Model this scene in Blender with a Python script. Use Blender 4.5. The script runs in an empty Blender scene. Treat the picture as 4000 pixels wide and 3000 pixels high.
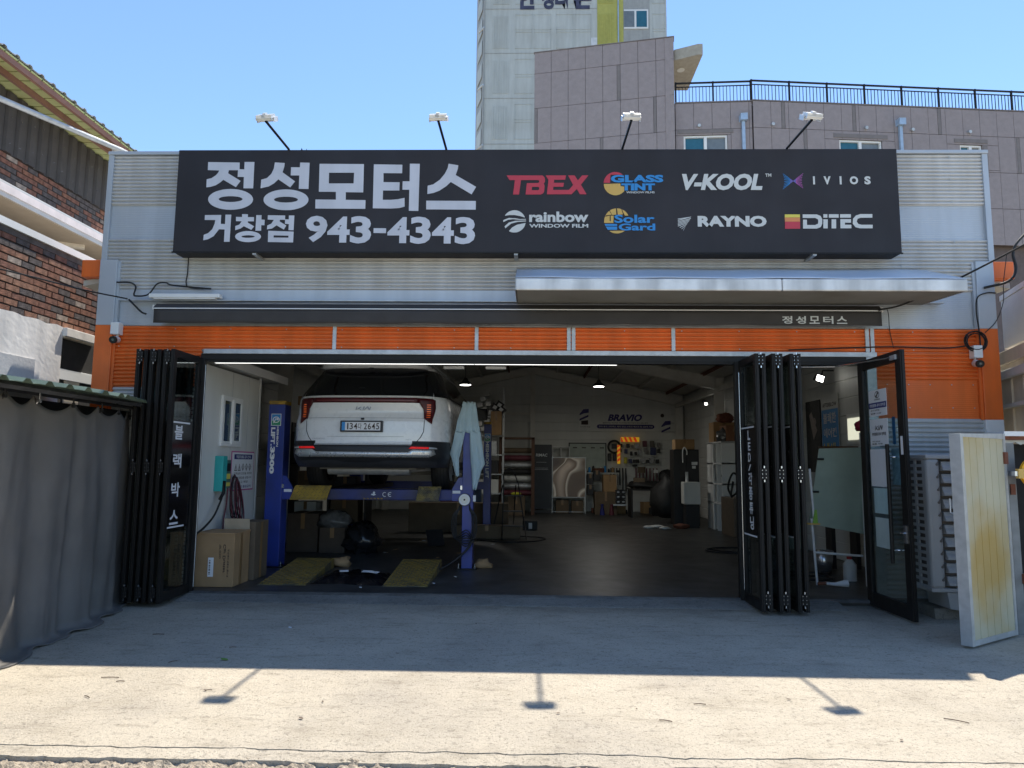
import bpy, math, random
from mathutils import Vector, Matrix, noise
from mathutils.geometry import tessellate_polygon
random.seed(7)
SC = bpy.context.scene
COL = SC.collection
R = math.radians
# ---------------------------------------------------------------- camera
def make_camera():
    yaw, pit, rol = R(1.42), R(6.45), R(.52)
    fw = Vector((-math.sin(yaw)*math.cos(pit), math.cos(yaw)*math.cos(pit), math.sin(pit)))
    r0 = Vector((math.cos(yaw), math.sin(yaw), 0)); u0 = r0.cross(fw)
    r = r0*math.cos(rol)+u0*math.sin(rol); u = -r0*math.sin(rol)+u0*math.cos(rol)
    cam = bpy.data.cameras.new('camera'); cam.sensor_width = 36; cam.lens = 24.957
    cam.clip_start = .05; cam.clip_end = 3000
    o = bpy.data.objects.new('camera', cam); COL.objects.link(o)
    m = Matrix((r, u, -fw)).transposed().to_4x4(); m.translation = Vector((0, -7.43, 1.38))
    o.matrix_world = m; SC.camera = o
make_camera()
# ---------------------------------------------------------------- sky, sun, exposure
SUNDIR = Vector((.19, .486, 1.0)).normalized()        # towards the sun
w = bpy.data.worlds.new('World'); SC.world = w; w.use_nodes = True
nt = w.node_tree; nt.nodes.clear()
sky = nt.nodes.new('ShaderNodeTexSky'); sky.sky_type = 'NISHITA'; sky.sun_disc = False
sky.sun_elevation = math.asin(SUNDIR.z); sky.sun_rotation = math.atan2(SUNDIR.x, SUNDIR.y)
sky.altitude = 200; sky.air_density = 1.0; sky.dust_density = .0; sky.ozone_density = 5.0
bg = nt.nodes.new('ShaderNodeBackground'); bg.inputs[1].default_value = .100
ow = nt.nodes.new('ShaderNodeOutputWorld')
nt.links.new(sky.outputs[0], bg.inputs[0]); nt.links.new(bg.outputs[0], ow.inputs[0])
sl = bpy.data.lights.new('sun', 'SUN'); sl.energy = 3.3; sl.angle = R(.55); sl.color = (1, .93, .82)
so = bpy.data.objects.new('sun', sl); COL.objects.link(so)
so.rotation_euler = (-SUNDIR).to_track_quat('-Z', 'Y').to_euler(); so.location = (3, 6, 20)
SC.view_settings.view_transform = 'Standard'; SC.view_settings.look = 'None'
SC.view_settings.exposure = 1.33; SC.view_settings.gamma = 1; SC.view_settings.use_curve_mapping = False
# ---------------------------------------------------------------- materials
def nmat(name, col, rough=.6, metal=0., var=.12, vscale=6., bump=0., bscale=60., coat=0., alpha=None,
         emit=None, estr=0., streak=0., grime=None, gscale=1.5, spec=None, speck=0., stretch=None, gamt=.6):
    m = bpy.data.materials.new(name); m.use_nodes = True
    n = m.node_tree; N = n.nodes; Lk = n.links
    b = N['Principled BSDF']; b.inputs['Roughness'].default_value = rough; b.inputs['Metallic'].default_value = metal
    if coat: b.inputs['Coat Weight'].default_value = coat; b.inputs['Coat Roughness'].default_value = .04
    if spec is not None: b.inputs['Specular IOR Level'].default_value = spec
    tc = N.new('ShaderNodeTexCoord')
    src = tc.outputs['Object']
    if stretch:
        mp = N.new('ShaderNodeMapping'); mp.inputs['Scale'].default_value = stretch
        Lk.new(src, mp.inputs['Vector']); src = mp.outputs[0]
    def noi(s, d=5):
        x = N.new('ShaderNodeTexNoise'); x.inputs['Scale'].default_value = s; x.inputs['Detail'].default_value = d
        Lk.new(src, x.inputs['Vector']); return x.outputs['Fac']
    def mul(a, k):
        x = N.new('ShaderNodeMix'); x.data_type = 'RGBA'; x.blend_type = 'MULTIPLY'; x.inputs[0].default_value = 1
        Lk.new(a, x.inputs['A']); Lk.new(k, x.inputs['B']); return x.outputs['Result']
    def ramp(f, p0, c0, p1, c1):
        x = N.new('ShaderNodeValToRGB'); e = x.color_ramp.elements
        e[0].position = p0; e[0].color = (*c0, 1); e[1].position = p1; e[1].color = (*c1, 1)
        Lk.new(f, x.inputs[0]); return x.outputs[0]
    c = tuple(col[:3])
    out = ramp(noi(vscale), .3, tuple(x*(1-var) for x in c), .7, tuple(min(1, x*(1+var)) for x in c))
    if speck:
        out = mul(out, ramp(noi(240, 2), .36, (1-speck,)*3, .58, (1, 1, 1)))
        out = mul(out, ramp(noi(90, 3), .30, (1-speck*1.3,)*3, .42, (1, 1, 1)))
    if streak:
        mp = N.new('ShaderNodeMapping'); mp.inputs['Scale'].default_value = (4.5, 4.5, .5)
        Lk.new(tc.outputs['Object'], mp.inputs['Vector'])
        x = N.new('ShaderNodeTexNoise'); x.inputs['Scale'].default_value = 1.3; x.inputs['Detail'].default_value = 4
        Lk.new(mp.outputs[0], x.inputs['Vector'])
        out = mul(out, ramp(x.outputs['Fac'], .38, (1-streak,)*3, .62, (1, 1, 1)))
    if grime:
        x = N.new('ShaderNodeMix'); x.data_type = 'RGBA'
        f = ramp(noi(gscale, 6), .46, (0, 0, 0), .72, (gamt,)*3)
        Lk.new(f, x.inputs[0]); Lk.new(out, x.inputs['A']); x.inputs['B'].default_value = (*grime, 1); out = x.outputs['Result']
    Lk.new(out, b.inputs['Base Color'])
    if rough > .12:
        rr = N.new('ShaderNodeMapRange'); rr.inputs['To Min'].default_value = rough*.8; rr.inputs['To Max'].default_value = min(1, rough*1.2)
        Lk.new(noi(vscale*2.3, 3), rr.inputs['Value']); Lk.new(rr.outputs[0], b.inputs['Roughness'])
    if bump:
        bp = N.new('ShaderNodeBump'); bp.inputs['Strength'].default_value = bump; bp.inputs['Distance'].default_value = .01
        Lk.new(noi(bscale, 5), bp.inputs['Height']); Lk.new(bp.outputs[0], b.inputs['Normal'])
    if alpha is not None: b.inputs['Alpha'].default_value = alpha
    if emit: b.inputs['Emission Color'].default_value = (*emit, 1); b.inputs['Emission Strength'].default_value = estr
    return m
def glass(name, col=(.75, .82, .82), a=.3, rough=.03):
    # thin pane: mostly see-through with fresnel reflection
    m = bpy.data.materials.new(name); m.use_nodes = True; N = m.node_tree.nodes; Lk = m.node_tree.links
    N.clear(); o = N.new('ShaderNodeOutputMaterial'); t = N.new('ShaderNodeBsdfTransparent'); t.inputs[0].default_value = (*col, 1)
    g = N.new('ShaderNodeBsdfGlossy'); g.inputs['Roughness'].default_value = rough; g.inputs[0].default_value = (.9, .95, 1, 1)
    lw_ = N.new('ShaderNodeLayerWeight'); lw_.inputs[0].default_value = .5; f = N.new('ShaderNodeMath'); f.operation = 'POWER'; f.inputs[1].default_value = 4; Lk.new(lw_.outputs['Facing'], f.inputs[0])
    nz = N.new('ShaderNodeTexNoise'); nz.inputs['Scale'].default_value = 1.2
    bp = N.new('ShaderNodeBump'); bp.inputs['Strength'].default_value = .03; Lk.new(nz.outputs[0], bp.inputs['Height']); Lk.new(bp.outputs[0], g.inputs['Normal'])
    ad = N.new('ShaderNodeMath'); ad.operation = 'MULTIPLY_ADD'; ad.inputs[1].default_value = .85; ad.inputs[2].default_value = .05
    Lk.new(f.outputs[0], ad.inputs[0])
    x = N.new('ShaderNodeMixShader'); Lk.new(ad.outputs[0], x.inputs[0]); Lk.new(t.outputs[0], x.inputs[1]); Lk.new(g.outputs[0], x.inputs[2])
    Lk.new(x.outputs[0], o.inputs[0]); return m
M = {}
def concrete(name, base, dark, dirt_y=None):
    m = bpy.data.materials.new(name); m.use_nodes = True; N = m.node_tree.nodes; Lk = m.node_tree.links; b = N['Principled BSDF']; b.inputs['Roughness'].default_value = .88
    tc = N.new('ShaderNodeTexCoord'); co = tc.outputs['Object']
    def mp(s):
        x = N.new('ShaderNodeMapping'); x.inputs['Scale'].default_value = s; Lk.new(co, x.inputs[0]); return x.outputs[0]
    def noi(s, d, r=.55, vec=None):
        x = N.new('ShaderNodeTexNoise'); x.inputs['Scale'].default_value = s; x.inputs['Detail'].default_value = d; x.inputs['Roughness'].default_value = r; Lk.new(vec or co, x.inputs['Vector']); return x.outputs['Fac']
    def rmp(f, *st):
        x = N.new('ShaderNodeValToRGB'); e = x.color_ramp.elements; e[0].position, e[0].color = st[0][0], (*st[0][1], 1); e[1].position, e[1].color = st[-1][0], (*st[-1][1], 1)
        for p_, c_ in st[1:-1]: q = e.new(p_); q.color = (*c_, 1)
        Lk.new(f, x.inputs[0]); return x.outputs[0]
    def mul(a, k, f=1.):
        x = N.new('ShaderNodeMix'); x.data_type = 'RGBA'; x.blend_type = 'MULTIPLY'; x.inputs[0].default_value = f; Lk.new(a, x.inputs['A']); Lk.new(k, x.inputs['B']); return x.outputs['Result']
    g = lambda v: (v, v, v)
    c = rmp(noi(.7, 6, .6), (.30, dark), (.52, base), (.72, tuple(v*1.06 for v in base)))
    c = mul(c, rmp(noi(3.2, 7, .65), (.30, (.86, .85, .83)), (.5, g(.98)), (.68, g(1.04))))
    c = mul(c, rmp(noi(2.2, 8, .7, mp((1.0, 3.2, 1))), (.34, (.78, .77, .76)), (.46, g(1))))           # worn drag marks
    c = mul(c, rmp(noi(24, 4), (.33, g(.72)), (.44, g(1))))
    c = mul(c, rmp(noi(75, 3), (.34, g(.55)), (.42, g(1)), (.64, g(1)), (.72, g(1.25))))
    v = N.new('ShaderNodeTexVoronoi'); v.inputs['Scale'].default_value = 26; Lk.new(co, v.inputs['Vector'])
    c = mul(c, rmp(v.outputs['Distance'], (.05, g(.45)), (.10, g(1))), .7)
    if dirt_y is not None:    # tyre dirt tracked out of the door, ragged outline
        s = N.new('ShaderNodeSeparateXYZ'); Lk.new(co, s.inputs[0]); a = N.new('ShaderNodeMath'); a.operation = 'MULTIPLY_ADD'; a.inputs[1].default_value = .55; Lk.new(s.outputs['Y'], a.inputs[0]); Lk.new(noi(1.3, 6, .7, mp((.6, 1, 1))), a.inputs[2])
        c = mul(c, rmp(a.outputs[0], (dirt_y, g(1)), (dirt_y+.45, (.52, .52, .53))))
    Lk.new(c, b.inputs['Base Color'])
    ad = N.new('ShaderNodeMath'); ad.operation = 'ADD'; Lk.new(noi(22, 5, .7), ad.inputs[0]); Lk.new(noi(80, 4, .8), ad.inputs[1])
    bp = N.new('ShaderNodeBump'); bp.inputs['Strength'].default_value = 1; bp.inputs['Distance'].default_value = .012; Lk.new(ad.outputs[0], bp.inputs['Height']); Lk.new(bp.outputs[0], b.inputs['Normal'])
    return m
M['apron'] = concrete('apron_concrete', (.53, .47, .37), (.42, .375, .305), .05)
M['rubble'] = nmat('rubble', (.38, .32, .24), .95, var=.4, vscale=40, bump=.9, bscale=160, speck=.35)
M['asphalt'] = nmat('pale_road', (.40, .35, .27), .95, var=.15, vscale=4, bump=.8, bscale=200, speck=.3)
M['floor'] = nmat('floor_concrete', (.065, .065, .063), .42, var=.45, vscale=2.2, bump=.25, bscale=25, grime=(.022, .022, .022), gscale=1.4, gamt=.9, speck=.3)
M['silver'] = nmat('silver_sheet', (.57, .575, .57), .42, .2, var=.06, vscale=1.2, streak=.16, grime=(.36, .34, .30), gscale=2.2, gamt=.35)
M['silver_flat'] = nmat('silver_flat_sheet', (.50, .54, .58), .45, .3, var=.05, vscale=2, streak=.10)
M['galv'] = nmat('galvanised_steel', (.50, .52, .53), .45, .5, var=.12, vscale=14, streak=.12)
M['post'] = nmat('grey_post_sheet', (.46, .50, .54), .45, .25, var=.05, vscale=2)
M['orange'] = nmat('orange_sheet', (.84, .165, .025), .48, .0, var=.10, vscale=1.1, streak=.16, grime=(.45, .10, .03), gscale=3, gamt=.3)
M['signblack'] = nmat('sign_black_flex', (.021, .018, .021), .62, var=.22, vscale=1.3, streak=.12, bump=.1, bscale=300)
M['big'] = nmat('sign_white_letter', (.60, .62, .68), .5, var=.05, vscale=3, streak=.08)
M['white'] = nmat('sign_offwhite_print', (.60, .62, .60), .5, var=.03)
M['red'] = nmat('sign_red_print', (.52, .045, .07), .5, var=.03)
M['yellow'] = nmat('sign_yellow_print', (.62, .40, .10), .5, var=.03)
M['blue'] = nmat('sign_blue_print', (.03, .25, .60), .5, var=.03)
M['lemon'] = nmat('sign_lemon_print', (.70, .62, .10), .5, var=.03)
M['sorange'] = nmat('sign_orange_print', (.68, .26, .09), .5, var=.03)
M['pink'] = nmat('sign_pink_print', (.45, .12, .40), .5, var=.03)
M['purple'] = nmat('sign_purple_print', (.14, .13, .40), .5, var=.03)
M['awning'] = nmat('awning_fabric', (.052, .048, .046), .85, var=.08, vscale=3, bump=.2, bscale=400)
M['black'] = nmat('black_aluminium', (.014, .013, .012), .5, 0, var=.1, vscale=5, spec=.25)
M['rubber'] = nmat('black_rubber', (.012, .012, .012), .6, var=.2, vscale=8)
M['dark'] = nmat('dark_void', (.01, .01, .01), .8)
M['whitep'] = nmat('white_paint', (.74, .75, .74), .45, var=.04, vscale=3)
M['panelw'] = nmat('white_sandwich_panel', (.64, .65, .62), .5, var=.05, vscale=1.5, streak=.06)
M['roofin'] = nmat('roof_underside', (.52, .52, .48), .7, var=.1, vscale=2)
M['steelw'] = nmat('frame_paint', (.66, .65, .60), .55, var=.08, vscale=3, grime=(.25, .21, .16), gscale=3, gamt=.4)
M['rust'] = nmat('rusty_primer', (.16, .055, .03), .8, var=.3, vscale=12)
M['led'] = nmat('led_tube', (.9, .9, .9), .4, emit=(1, 1, .97), estr=.9)
M['lamp_on'] = nmat('lit_lamp', (.9, .9, .9), .4, emit=(1, .97, .9), estr=5)
M['steel'] = nmat('bright_steel', (.62, .63, .65), .25, .9, var=.05)
M['glass'] = glass('door_glass', (.74, .80, .79))
M['darkglass'] = nmat('dark_window_glass', (.02, .05, .065), .06, var=.2, vscale=1, spec=.8)
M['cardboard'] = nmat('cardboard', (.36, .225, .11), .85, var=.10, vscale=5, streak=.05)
M['cardboard2'] = nmat('cardboard_in_shade', (.13, .095, .06), .85, var=.12, vscale=5)  # second cardboard, its colour darkened to carry the shade indoors
M['lip'] = concrete('lip_concrete', (.26, .25, .225), (.15, .145, .135)); M['trackm'] = nmat('track_metal', (.10, .10, .105), .5, .4, var=.3, vscale=12)
M['ink'] = nmat('dark_ink', (.05, .035, .03), .8)
M['paper'] = nmat('white_paper', (.72, .73, .74), .7, var=.04)
M['navy'] = nmat('navy_print', (.015, .02, .16), .6)
M['tape'] = nmat('tan_tape', (.24, .14, .06), .35)
# ---------------------------------------------------------------- building helpers
ORG = {}
def _link(o, parent, org):
    COL.objects.link(o)
    if parent is not None: o.parent = parent
    ORG[o] = Vector(org)
    return o
def tag(o, label=None, cat=None, group=None, kind=None):
    if label: o['label'] = label
    if cat: o['category'] = cat
    if group: o['group'] = group
    if kind: o['kind'] = kind
    return o
def thing(name, label, cat, loc=(0, 0, 0), group=None):
    o = bpy.data.objects.new(name, None); o.empty_display_size = .1
    o.location = loc; _link(o, None, loc)
    return tag(o, label, cat, group)
class MB:
    def __init__(s): s.v = []; s.f = []; s.m = []
    def add(s, vs, fs, mi=0):
        n = len(s.v); s.v += [Vector(p) for p in vs]; s.f += [tuple(i+n for i in f) for f in fs]; s.m += [mi]*len(fs); return s
    def box(s, x0, x1, y0, y1, z0, z1, mi=0, rz=0, rx=0, ry=0):
        vs = [Vector((x, y, z)) for z in (z0, z1) for y in (y0, y1) for x in (x0, x1)]
        if rz or rx or ry:
            c = Vector(((x0+x1)/2, (y0+y1)/2, (z0+z1)/2))
            m = Matrix.Rotation(rz, 3, 'Z') @ Matrix.Rotation(ry, 3, 'Y') @ Matrix.Rotation(rx, 3, 'X')
            vs = [c+m@(p-c) for p in vs]
        return s.add(vs, [(0, 2, 3, 1), (4, 5, 7, 6), (0, 1, 5, 4), (2, 6, 7, 3), (0, 4, 6, 2), (1, 3, 7, 5)], mi)
    def tube(s, pts, r, n=8, mi=0, cap=True):
        pts = [Vector(p) for p in pts]; rings = []; up = None
        for i, p in enumerate(pts):
            t = (pts[min(i+1, len(pts)-1)]-pts[max(i-1, 0)]).normalized()
            if up is None or abs(up.dot(t)) > .98: up = Vector((0, 0, 1)) if abs(t.z) < .9 else Vector((1, 0, 0))
            a = t.cross(up).normalized(); b = a.cross(t).normalized(); up = b
            rr = r[i] if isinstance(r, (list, tuple)) else r
            rings.append([p+(a*math.cos(k*2*math.pi/n)+b*math.sin(k*2*math.pi/n))*rr for k in range(n)])
        vs = [q for g in rings for q in g]; fs = []
        for i in range(len(pts)-1):
            for k in range(n):
                fs.append((i*n+k, i*n+(k+1) % n, (i+1)*n+(k+1) % n, (i+1)*n+k))
        if cap: fs += [tuple(range(n)), tuple(reversed(range((len(pts)-1)*n, len(pts)*n)))]
        return s.add(vs, fs, mi)
    def prism(s, poly, f, a, b, mi=0):
        # poly: list of (u,v); f(u,v,w)->xyz; extruded from w=a to w=b
        n = len(poly); vs = [f(u, v, a) for u, v in poly]+[f(u, v, b) for u, v in poly]
        tri = tessellate_polygon([[Vector((u, v, 0)) for u, v in poly]])
        fs = [tuple(t) for t in tri]+[tuple(i+n for i in reversed(t)) for t in tri]
        fs += [(i, (i+1) % n, n+(i+1) % n, n+i) for i in range(n)]
        return s.add(vs, fs, mi)
    def sheet(s, loops, f, w=0., mi=0):
        pts = [p for l in loops for p in l]
        tri = tessellate_polygon([[Vector((u, v, 0)) for u, v in l] for l in loops])
        return s.add([f(u, v, w) for u, v in pts], [tuple(t) for t in tri], mi)
    def grid(s, rows, mi=0, wrap=False):
        n = len(rows[0]); vs = [p for r in rows for p in r]; fs = []
        for i in range(len(rows)-1):
            for k in range(n if wrap else n-1):
                fs.append((i*n+k, i*n+(k+1) % n, (i+1)*n+(k+1) % n, (i+1)*n+k))
        return s.add(vs, fs, mi)
    def build(s, name, mats, parent=None, smooth=False, bevel=0., org=None, fix=False, solid=0.):
        if not isinstance(mats, (list, tuple)): mats = [mats]
        mats = [M[x] if isinstance(x, str) else x for x in mats]
        if org is None: org = ORG[parent] if parent is not None else Vector((0, 0, 0))
        org = Vector(org)
        me = bpy.data.meshes.new(name); me.from_pydata([p-org for p in s.v], [], s.f)
        for x in mats: me.materials.append(x)
        me.polygons.foreach_set('material_index', s.m)
        if smooth: me.polygons.foreach_set('use_smooth', [True]*len(me.polygons))
        me.validate(); me.update()
        if fix:
            import bmesh
            bm = bmesh.new(); bm.from_mesh(me); bmesh.ops.remove_doubles(bm, verts=bm.verts, dist=1e-5)
            bmesh.ops.recalc_face_normals(bm, faces=bm.faces); bm.to_mesh(me); bm.free()
        o = bpy.data.objects.new(name, me)
        if parent is None: o.location = org
        _link(o, parent, org)
        if smooth == 'auto':
            me.set_sharp_from_angle(angle=R(35))
        if bevel:
            b = o.modifiers.new('bevel', 'BEVEL'); b.width = bevel; b.segments = 2; b.limit_method = 'ANGLE'
        if solid:
            b = o.modifiers.new('solid', 'SOLIDIFY'); b.thickness = solid; b.offset = 0
        return o
def bx(name, mat, parent, x0, x1, y0, y1, z0, z1, bevel=0., **k):
    return MB().box(x0, x1, y0, y1, z0, z1, **k).build(name, mat, parent, bevel=bevel)
def struct(name, mb, mat, **k):
    o = mb.build(name, mat, None, **k); o['kind'] = 'structure'; return o
_tc = {}
def glyph(s, bold=0., space=1.):
    key = (s, bold, space)
    if key not in _tc:
        c = bpy.data.curves.new('t', 'FONT'); c.body = s; c.size = 1; c.offset = bold; c.space_character = space; c.resolution_u = 3
        o = bpy.data.objects.new('t', c); COL.objects.link(o); bpy.context.view_layer.update()
        dg = bpy.context.evaluated_depsgraph_get(); me = o.evaluated_get(dg).to_mesh()
        vs = [(v.co.x, v.co.y) for v in me.vertices]; fs = [tuple(p.vertices) for p in me.polygons]
        x0 = min(v[0] for v in vs); x1 = max(v[0] for v in vs); y0 = min(v[1] for v in vs); y1 = max(v[1] for v in vs)
        vs = [((x-x0)/max(1e-6, x1-x0), (y-y0)/max(1e-6, y1-y0)) for x, y in vs]
        _tc[key] = (vs, fs); bpy.data.objects.remove(o); bpy.data.curves.remove(c)
    return _tc[key]
def text(mb, s, f, u0, u1, v0, v1, w=0., bold=.02, shear=0., space=1., mi=0):
    """lettering fitted to the box u0..u1, v0..v1 of a flat print; f(u,v,w)->xyz"""
    vs, fs = glyph(s, bold, space)
    sh = shear*(v1-v0)
    return mb.add([f(u0+x*(u1-u0-sh)+sh*y, v0+y*(v1-v0), w) for x, y in vs], fs, mi)
def FY(y0, sgn=-1):   # print on a plane facing -Y
    return lambda u, v, w: (u, y0+sgn*w, v)
def FX(x0, sgn=1):    # u along Y
    return lambda u, v, w: (x0+sgn*w, u, v)
def copy_tree(o, parent=None):
    c = o.copy(); COL.objects.link(c); c.parent = parent
    for ch in [x for x in ORG if x.parent == o]: copy_tree(ch, c)
    return c
def catmull(pts, n=8):
    P = [Vector(p) for p in pts]; P = [P[0]*2-P[1]]+P+[P[-1]*2-P[-2]]; out = []
    for i in range(1, len(P)-2):
        for k in range(n):
            t = k/n; a, b, c, d = P[i-1:i+3]
            out.append(.5*((2*b)+(c-a)*t+(2*a-5*b+4*c-d)*t*t+(3*b-a-3*c+d)*t**3))
    out.append(P[-2]); return out
def circ(cx, cy, r, n=24, r2=None): return [(cx+r*math.cos(k*2*math.pi/n), cy+(r2 or r)*math.sin(k*2*math.pi/n)) for k in range(n)]
def cable(name, label, pts, r, mat='rubber', cat='cable', n=8, group=None, parent=None, k=6):
    o = MB().tube(catmull(pts, n), r, k).build(name, mat, parent, smooth=True)
    return tag(o, label, cat, group) if parent is None else o

# ================================================================ SETTING
g = MB().box(-60, 60, -60, 90, -.75, -.55); struct('ground', g, 'asphalt')
# concrete apron, its broken front edge, and the rubble strip at the road side
def jag(x, k): return .03*noise.noise(Vector((x*1.7, k, 0)))+.016*noise.noise(Vector((x*9, k, 3)))+.008*noise.noise(Vector((x*30, k, 7)))
xs = [-9+.03*i for i in range(601)]
a = MB(); ye = [-3.845+jag(x, 1) for x in xs]
rows = [[(x, .0, 0) for x in xs], [(x, -1.9, 0) for x in xs], [(x, y, 0) for x, y in zip(xs, ye)], [(x, y, -.2) for x, y in zip(xs, ye)]]
a.grid(rows); struct('apron', a, 'apron')
a = MB(); ye2 = [y-.008-.007*noise.noise(Vector((x*6, 9, 9))) for x, y in zip(xs, ye)]; ye3 = [-3.965+jag(x, 20)*1.3 for x in xs]
a.grid([[(x, y, -.2) for x, y in zip(xs, ye2)], [(x, y, -.002) for x, y in zip(xs, ye2)], [(x, y, -.006) for x, y in zip(xs, ye3)], [(x, y-.01, -.2) for x, y in zip(xs, ye3)]])
struct('concrete_edge', a, 'apron')
a = MB(); xs2 = [-3.6+.012*i for i in range(600)]; rws = []
for j in range(36):
    y = -3.93-.012*j
    rws.append([(x, y, -.022+.020*noise.noise(Vector((x*7, y*9, 1)))+.015*noise.noise(Vector((x*28, y*28, 4)))+.010*noise.noise(Vector((x*70, y*70, 4)))) for x in xs2])
a.grid(rws); struct('rubble_strip', a, 'rubble')
a = MB(); n = [[(-60, -4.3, -.04), (60, -4.3, -.04)], [(-60, -60, -.04), (60, -60, -.04)]]; a.grid(n); struct('road', a, 'asphalt')
g = MB().box(-60, -9, -4.3, 60, -.55, -.03); g.box(9, 60, -4.3, 60, -.55, -.03); g.box(-9, 9, 13.7, 60, -.55, -.031); struct('yard', g, 'asphalt')
# garage floor slab with its sloping lip
f = MB().box(-4.6, 4.82, .0, 13.6, -.3, .05)
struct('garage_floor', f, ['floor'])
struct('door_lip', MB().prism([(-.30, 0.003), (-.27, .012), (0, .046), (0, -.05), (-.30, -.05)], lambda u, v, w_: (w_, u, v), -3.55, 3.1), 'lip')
tr = MB().box(-3.47, 3.46, -.05, -.002, .03, .056).box(-3.47, 3.46, -.036, -.030, .056, .062).box(-3.47, 3.46, -.018, -.012, .056, .062); struct('door_track', tr, 'trackm')
# ================================================================ GARAGE
G = thing('garage_building', 'low garage with silver and orange corrugated metal front, wide open under a black sign', 'garage', (0, 0, 0))
def corr(x0, x1, z0, z1, y, mat, name='corrugated_sheet', pitch=.0415, d=.024, parent=None):
    n = max(1, round((z1-z0)/pitch)); p = (z1-z0)/n; prof = []
    for i in range(n):
        for t, h in ((0, 0), (.16, .0), (.26, .75), (.38, .95), (.60, 1.), (.82, .9), (.93, .55)): prof.append((y+.006-d*h, z0+(i+t)*p))
    prof.append((y+.006, z1)); N_ = max(2, int((x1-x0)/.8))
    mb = MB(); rows = []
    for yy, zz in prof: rows.append([(x0+(x1-x0)*k/N_, yy+.0012*math.sin(k*2.3), zz) for k in range(N_+1)])
    mb.grid(rows)
    o = mb.build(name, mat, parent or G, smooth=True); return o
corr(-4.62, 4.86, 4.165, 4.735, 0, 'silver'); corr(-4.62, 4.86, 3.222, 3.792, 0, 'silver')
def micro(x0, x1, z0, z1, y, mat, name='flat_sheet', pitch=.0208, d=.0012):
    return corr(x0, x1, z0, z1, y, mat, name, pitch, d)
micro(-4.62, 4.86, 3.792, 4.165, .003, 'silver_flat'); micro(-4.62, 4.86, 2.838, 3.222, .003, 'silver_flat')
bx('flashing', 'silver_flat', G, -4.62, 4.30, -.014, 0.0, 3.100, 3.222)
micro_o = corr(3.60, 4.70, 2.285, 2.575, 0, 'orange')
corr(-4.47, 4.70, 2.578, 2.826, 0, 'orange'); corr(-4.47, -3.50, 2.165, 2.578, 0, 'orange', 'corrugated_sheet'); 
micro(3.60, 4.70, 1.885, 2.285, .002, 'orange'); corr(3.60, 4.70, .05, 1.880, 0, 'silver', pitch=.05)
corr(-4.47, -3.50, .05, 2.16, 0, 'silver')
bx('trim', 'galv', G, -4.47, 4.70, -.016, .0, 2.826, 2.838)
bx('trim', 'silver_flat', G, 3.60, 4.70, -.012, .004, 1.876, 1.886)
bx('wall_core', 'panelw', G, -4.60, 4.84, .012, .10, 2.58, 4.73)
bx('wall_core', 'panelw', G, -4.60, -3.50, .012, .10, .0, 2.58); bx('wall_core', 'panelw', G, 3.56, 4.84, .012, .10, .0, 2.58)
scr = MB()
for z in (4.70, 4.45, 4.20, 3.76, 3.50, 3.26):
    for i in range(16): x = -4.5+.6*i+.03*math.sin(i*5); scr.box(x-.006, x+.006, -.024, -.015, z-.006, z+.006)
for z in (2.79, 2.60):
    for i in range(16): x = -4.4+.6*i; scr.box(x-.005, x+.005, -.024, -.015, z-.005, z+.005)
for z in (2.24, 2.0):
    for i in range(5): x = 3.72+.22*i; scr.box(x-.005, x+.005, -.004, .0, z-.005, z+.005)
o = scr.build('sheet_screw', 'galv', G); o['kind'] = 'stuff'
# parapet coping and edge strips
c = MB().box(-4.66, 4.89, -.045, .14, 4.735, 4.772).box(-4.66, -4.60, -.03, .12, 3.54, 4.735).box(4.83, 4.89, -.03, .12, 3.55, 4.735); c.build('coping', 'post', G, bevel=.004)
for sx, x0, x1 in ((-1, -4.655, -4.465), (1, 4.675, 4.860)):
    MB().box(x0, x1, -.05, .14, 2.825, 3.545).build('corner_post', 'post', G, bevel=.006)
    MB().box(x0, x1, -.05, .14, 1.878, 2.825).build('corner_post', 'orange', G, bevel=.006)
    MB().box(x0, x1, -.05, .14, .0, 1.878).build('corner_post', 'whitep', G, bevel=.006)
    xi = x1 if sx < 0 else x0; MB().box(*((xi, xi+.028) if sx < 0 else (xi-.028, xi)), -.028, .0, 2.826, 3.53).build('post_lip', 'post', G); MB().box(*((xi, xi+.028) if sx < 0 else (xi-.028, xi)), -.028, .0, 1.878, 2.826).build('post_lip', 'orange', G)
    MB().box(*((-4.92, -4.66) if sx < 0 else (4.865, 5.14)), .05, .5, 3.38, 3.57).build('gutter_end', 'orange', G, bevel=.01)
# header over the opening
MB().box(-3.47, 3.61, -.045, .06, 2.522, 2.572).build('header_beam', 'galv', G, bevel=.003)
MB().box(-3.50, 3.50, -.03, .07, 2.462, 2.5215).box(-3.5, 3.5, -.02, .08, 2.44, 2.4615).build('door_head_frame', 'black', G)
for x in (-2.078, -.563, .412, .462, 1.510, 3.525, 3.578): MB().box(x-.02, x+.02, -.03, -.0135, 2.574, 2.825).build('upright', 'galv', G, bevel=.002)
MB().box(3.50, 3.60, -.04, .06, .0, 2.521).build('door_jamb', 'galv', G, bevel=.003); MB().box(-3.60, -3.49, -.0, .06, .0, 2.521).build('door_jamb', 'black', G, bevel=.003)
for x0, x1 in ((-3.4, -2.05), (-2.04, -.6), (-.59, .93)): MB().box(x0, x1, .075, .12, 2.44, 2.462 if x1 < .9 else 2.468).build('led_strip', 'led', G)
MB().box(.95, 2.12, .075, .10, 2.452, 2.465).build('led_strip', 'led', G)
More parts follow.
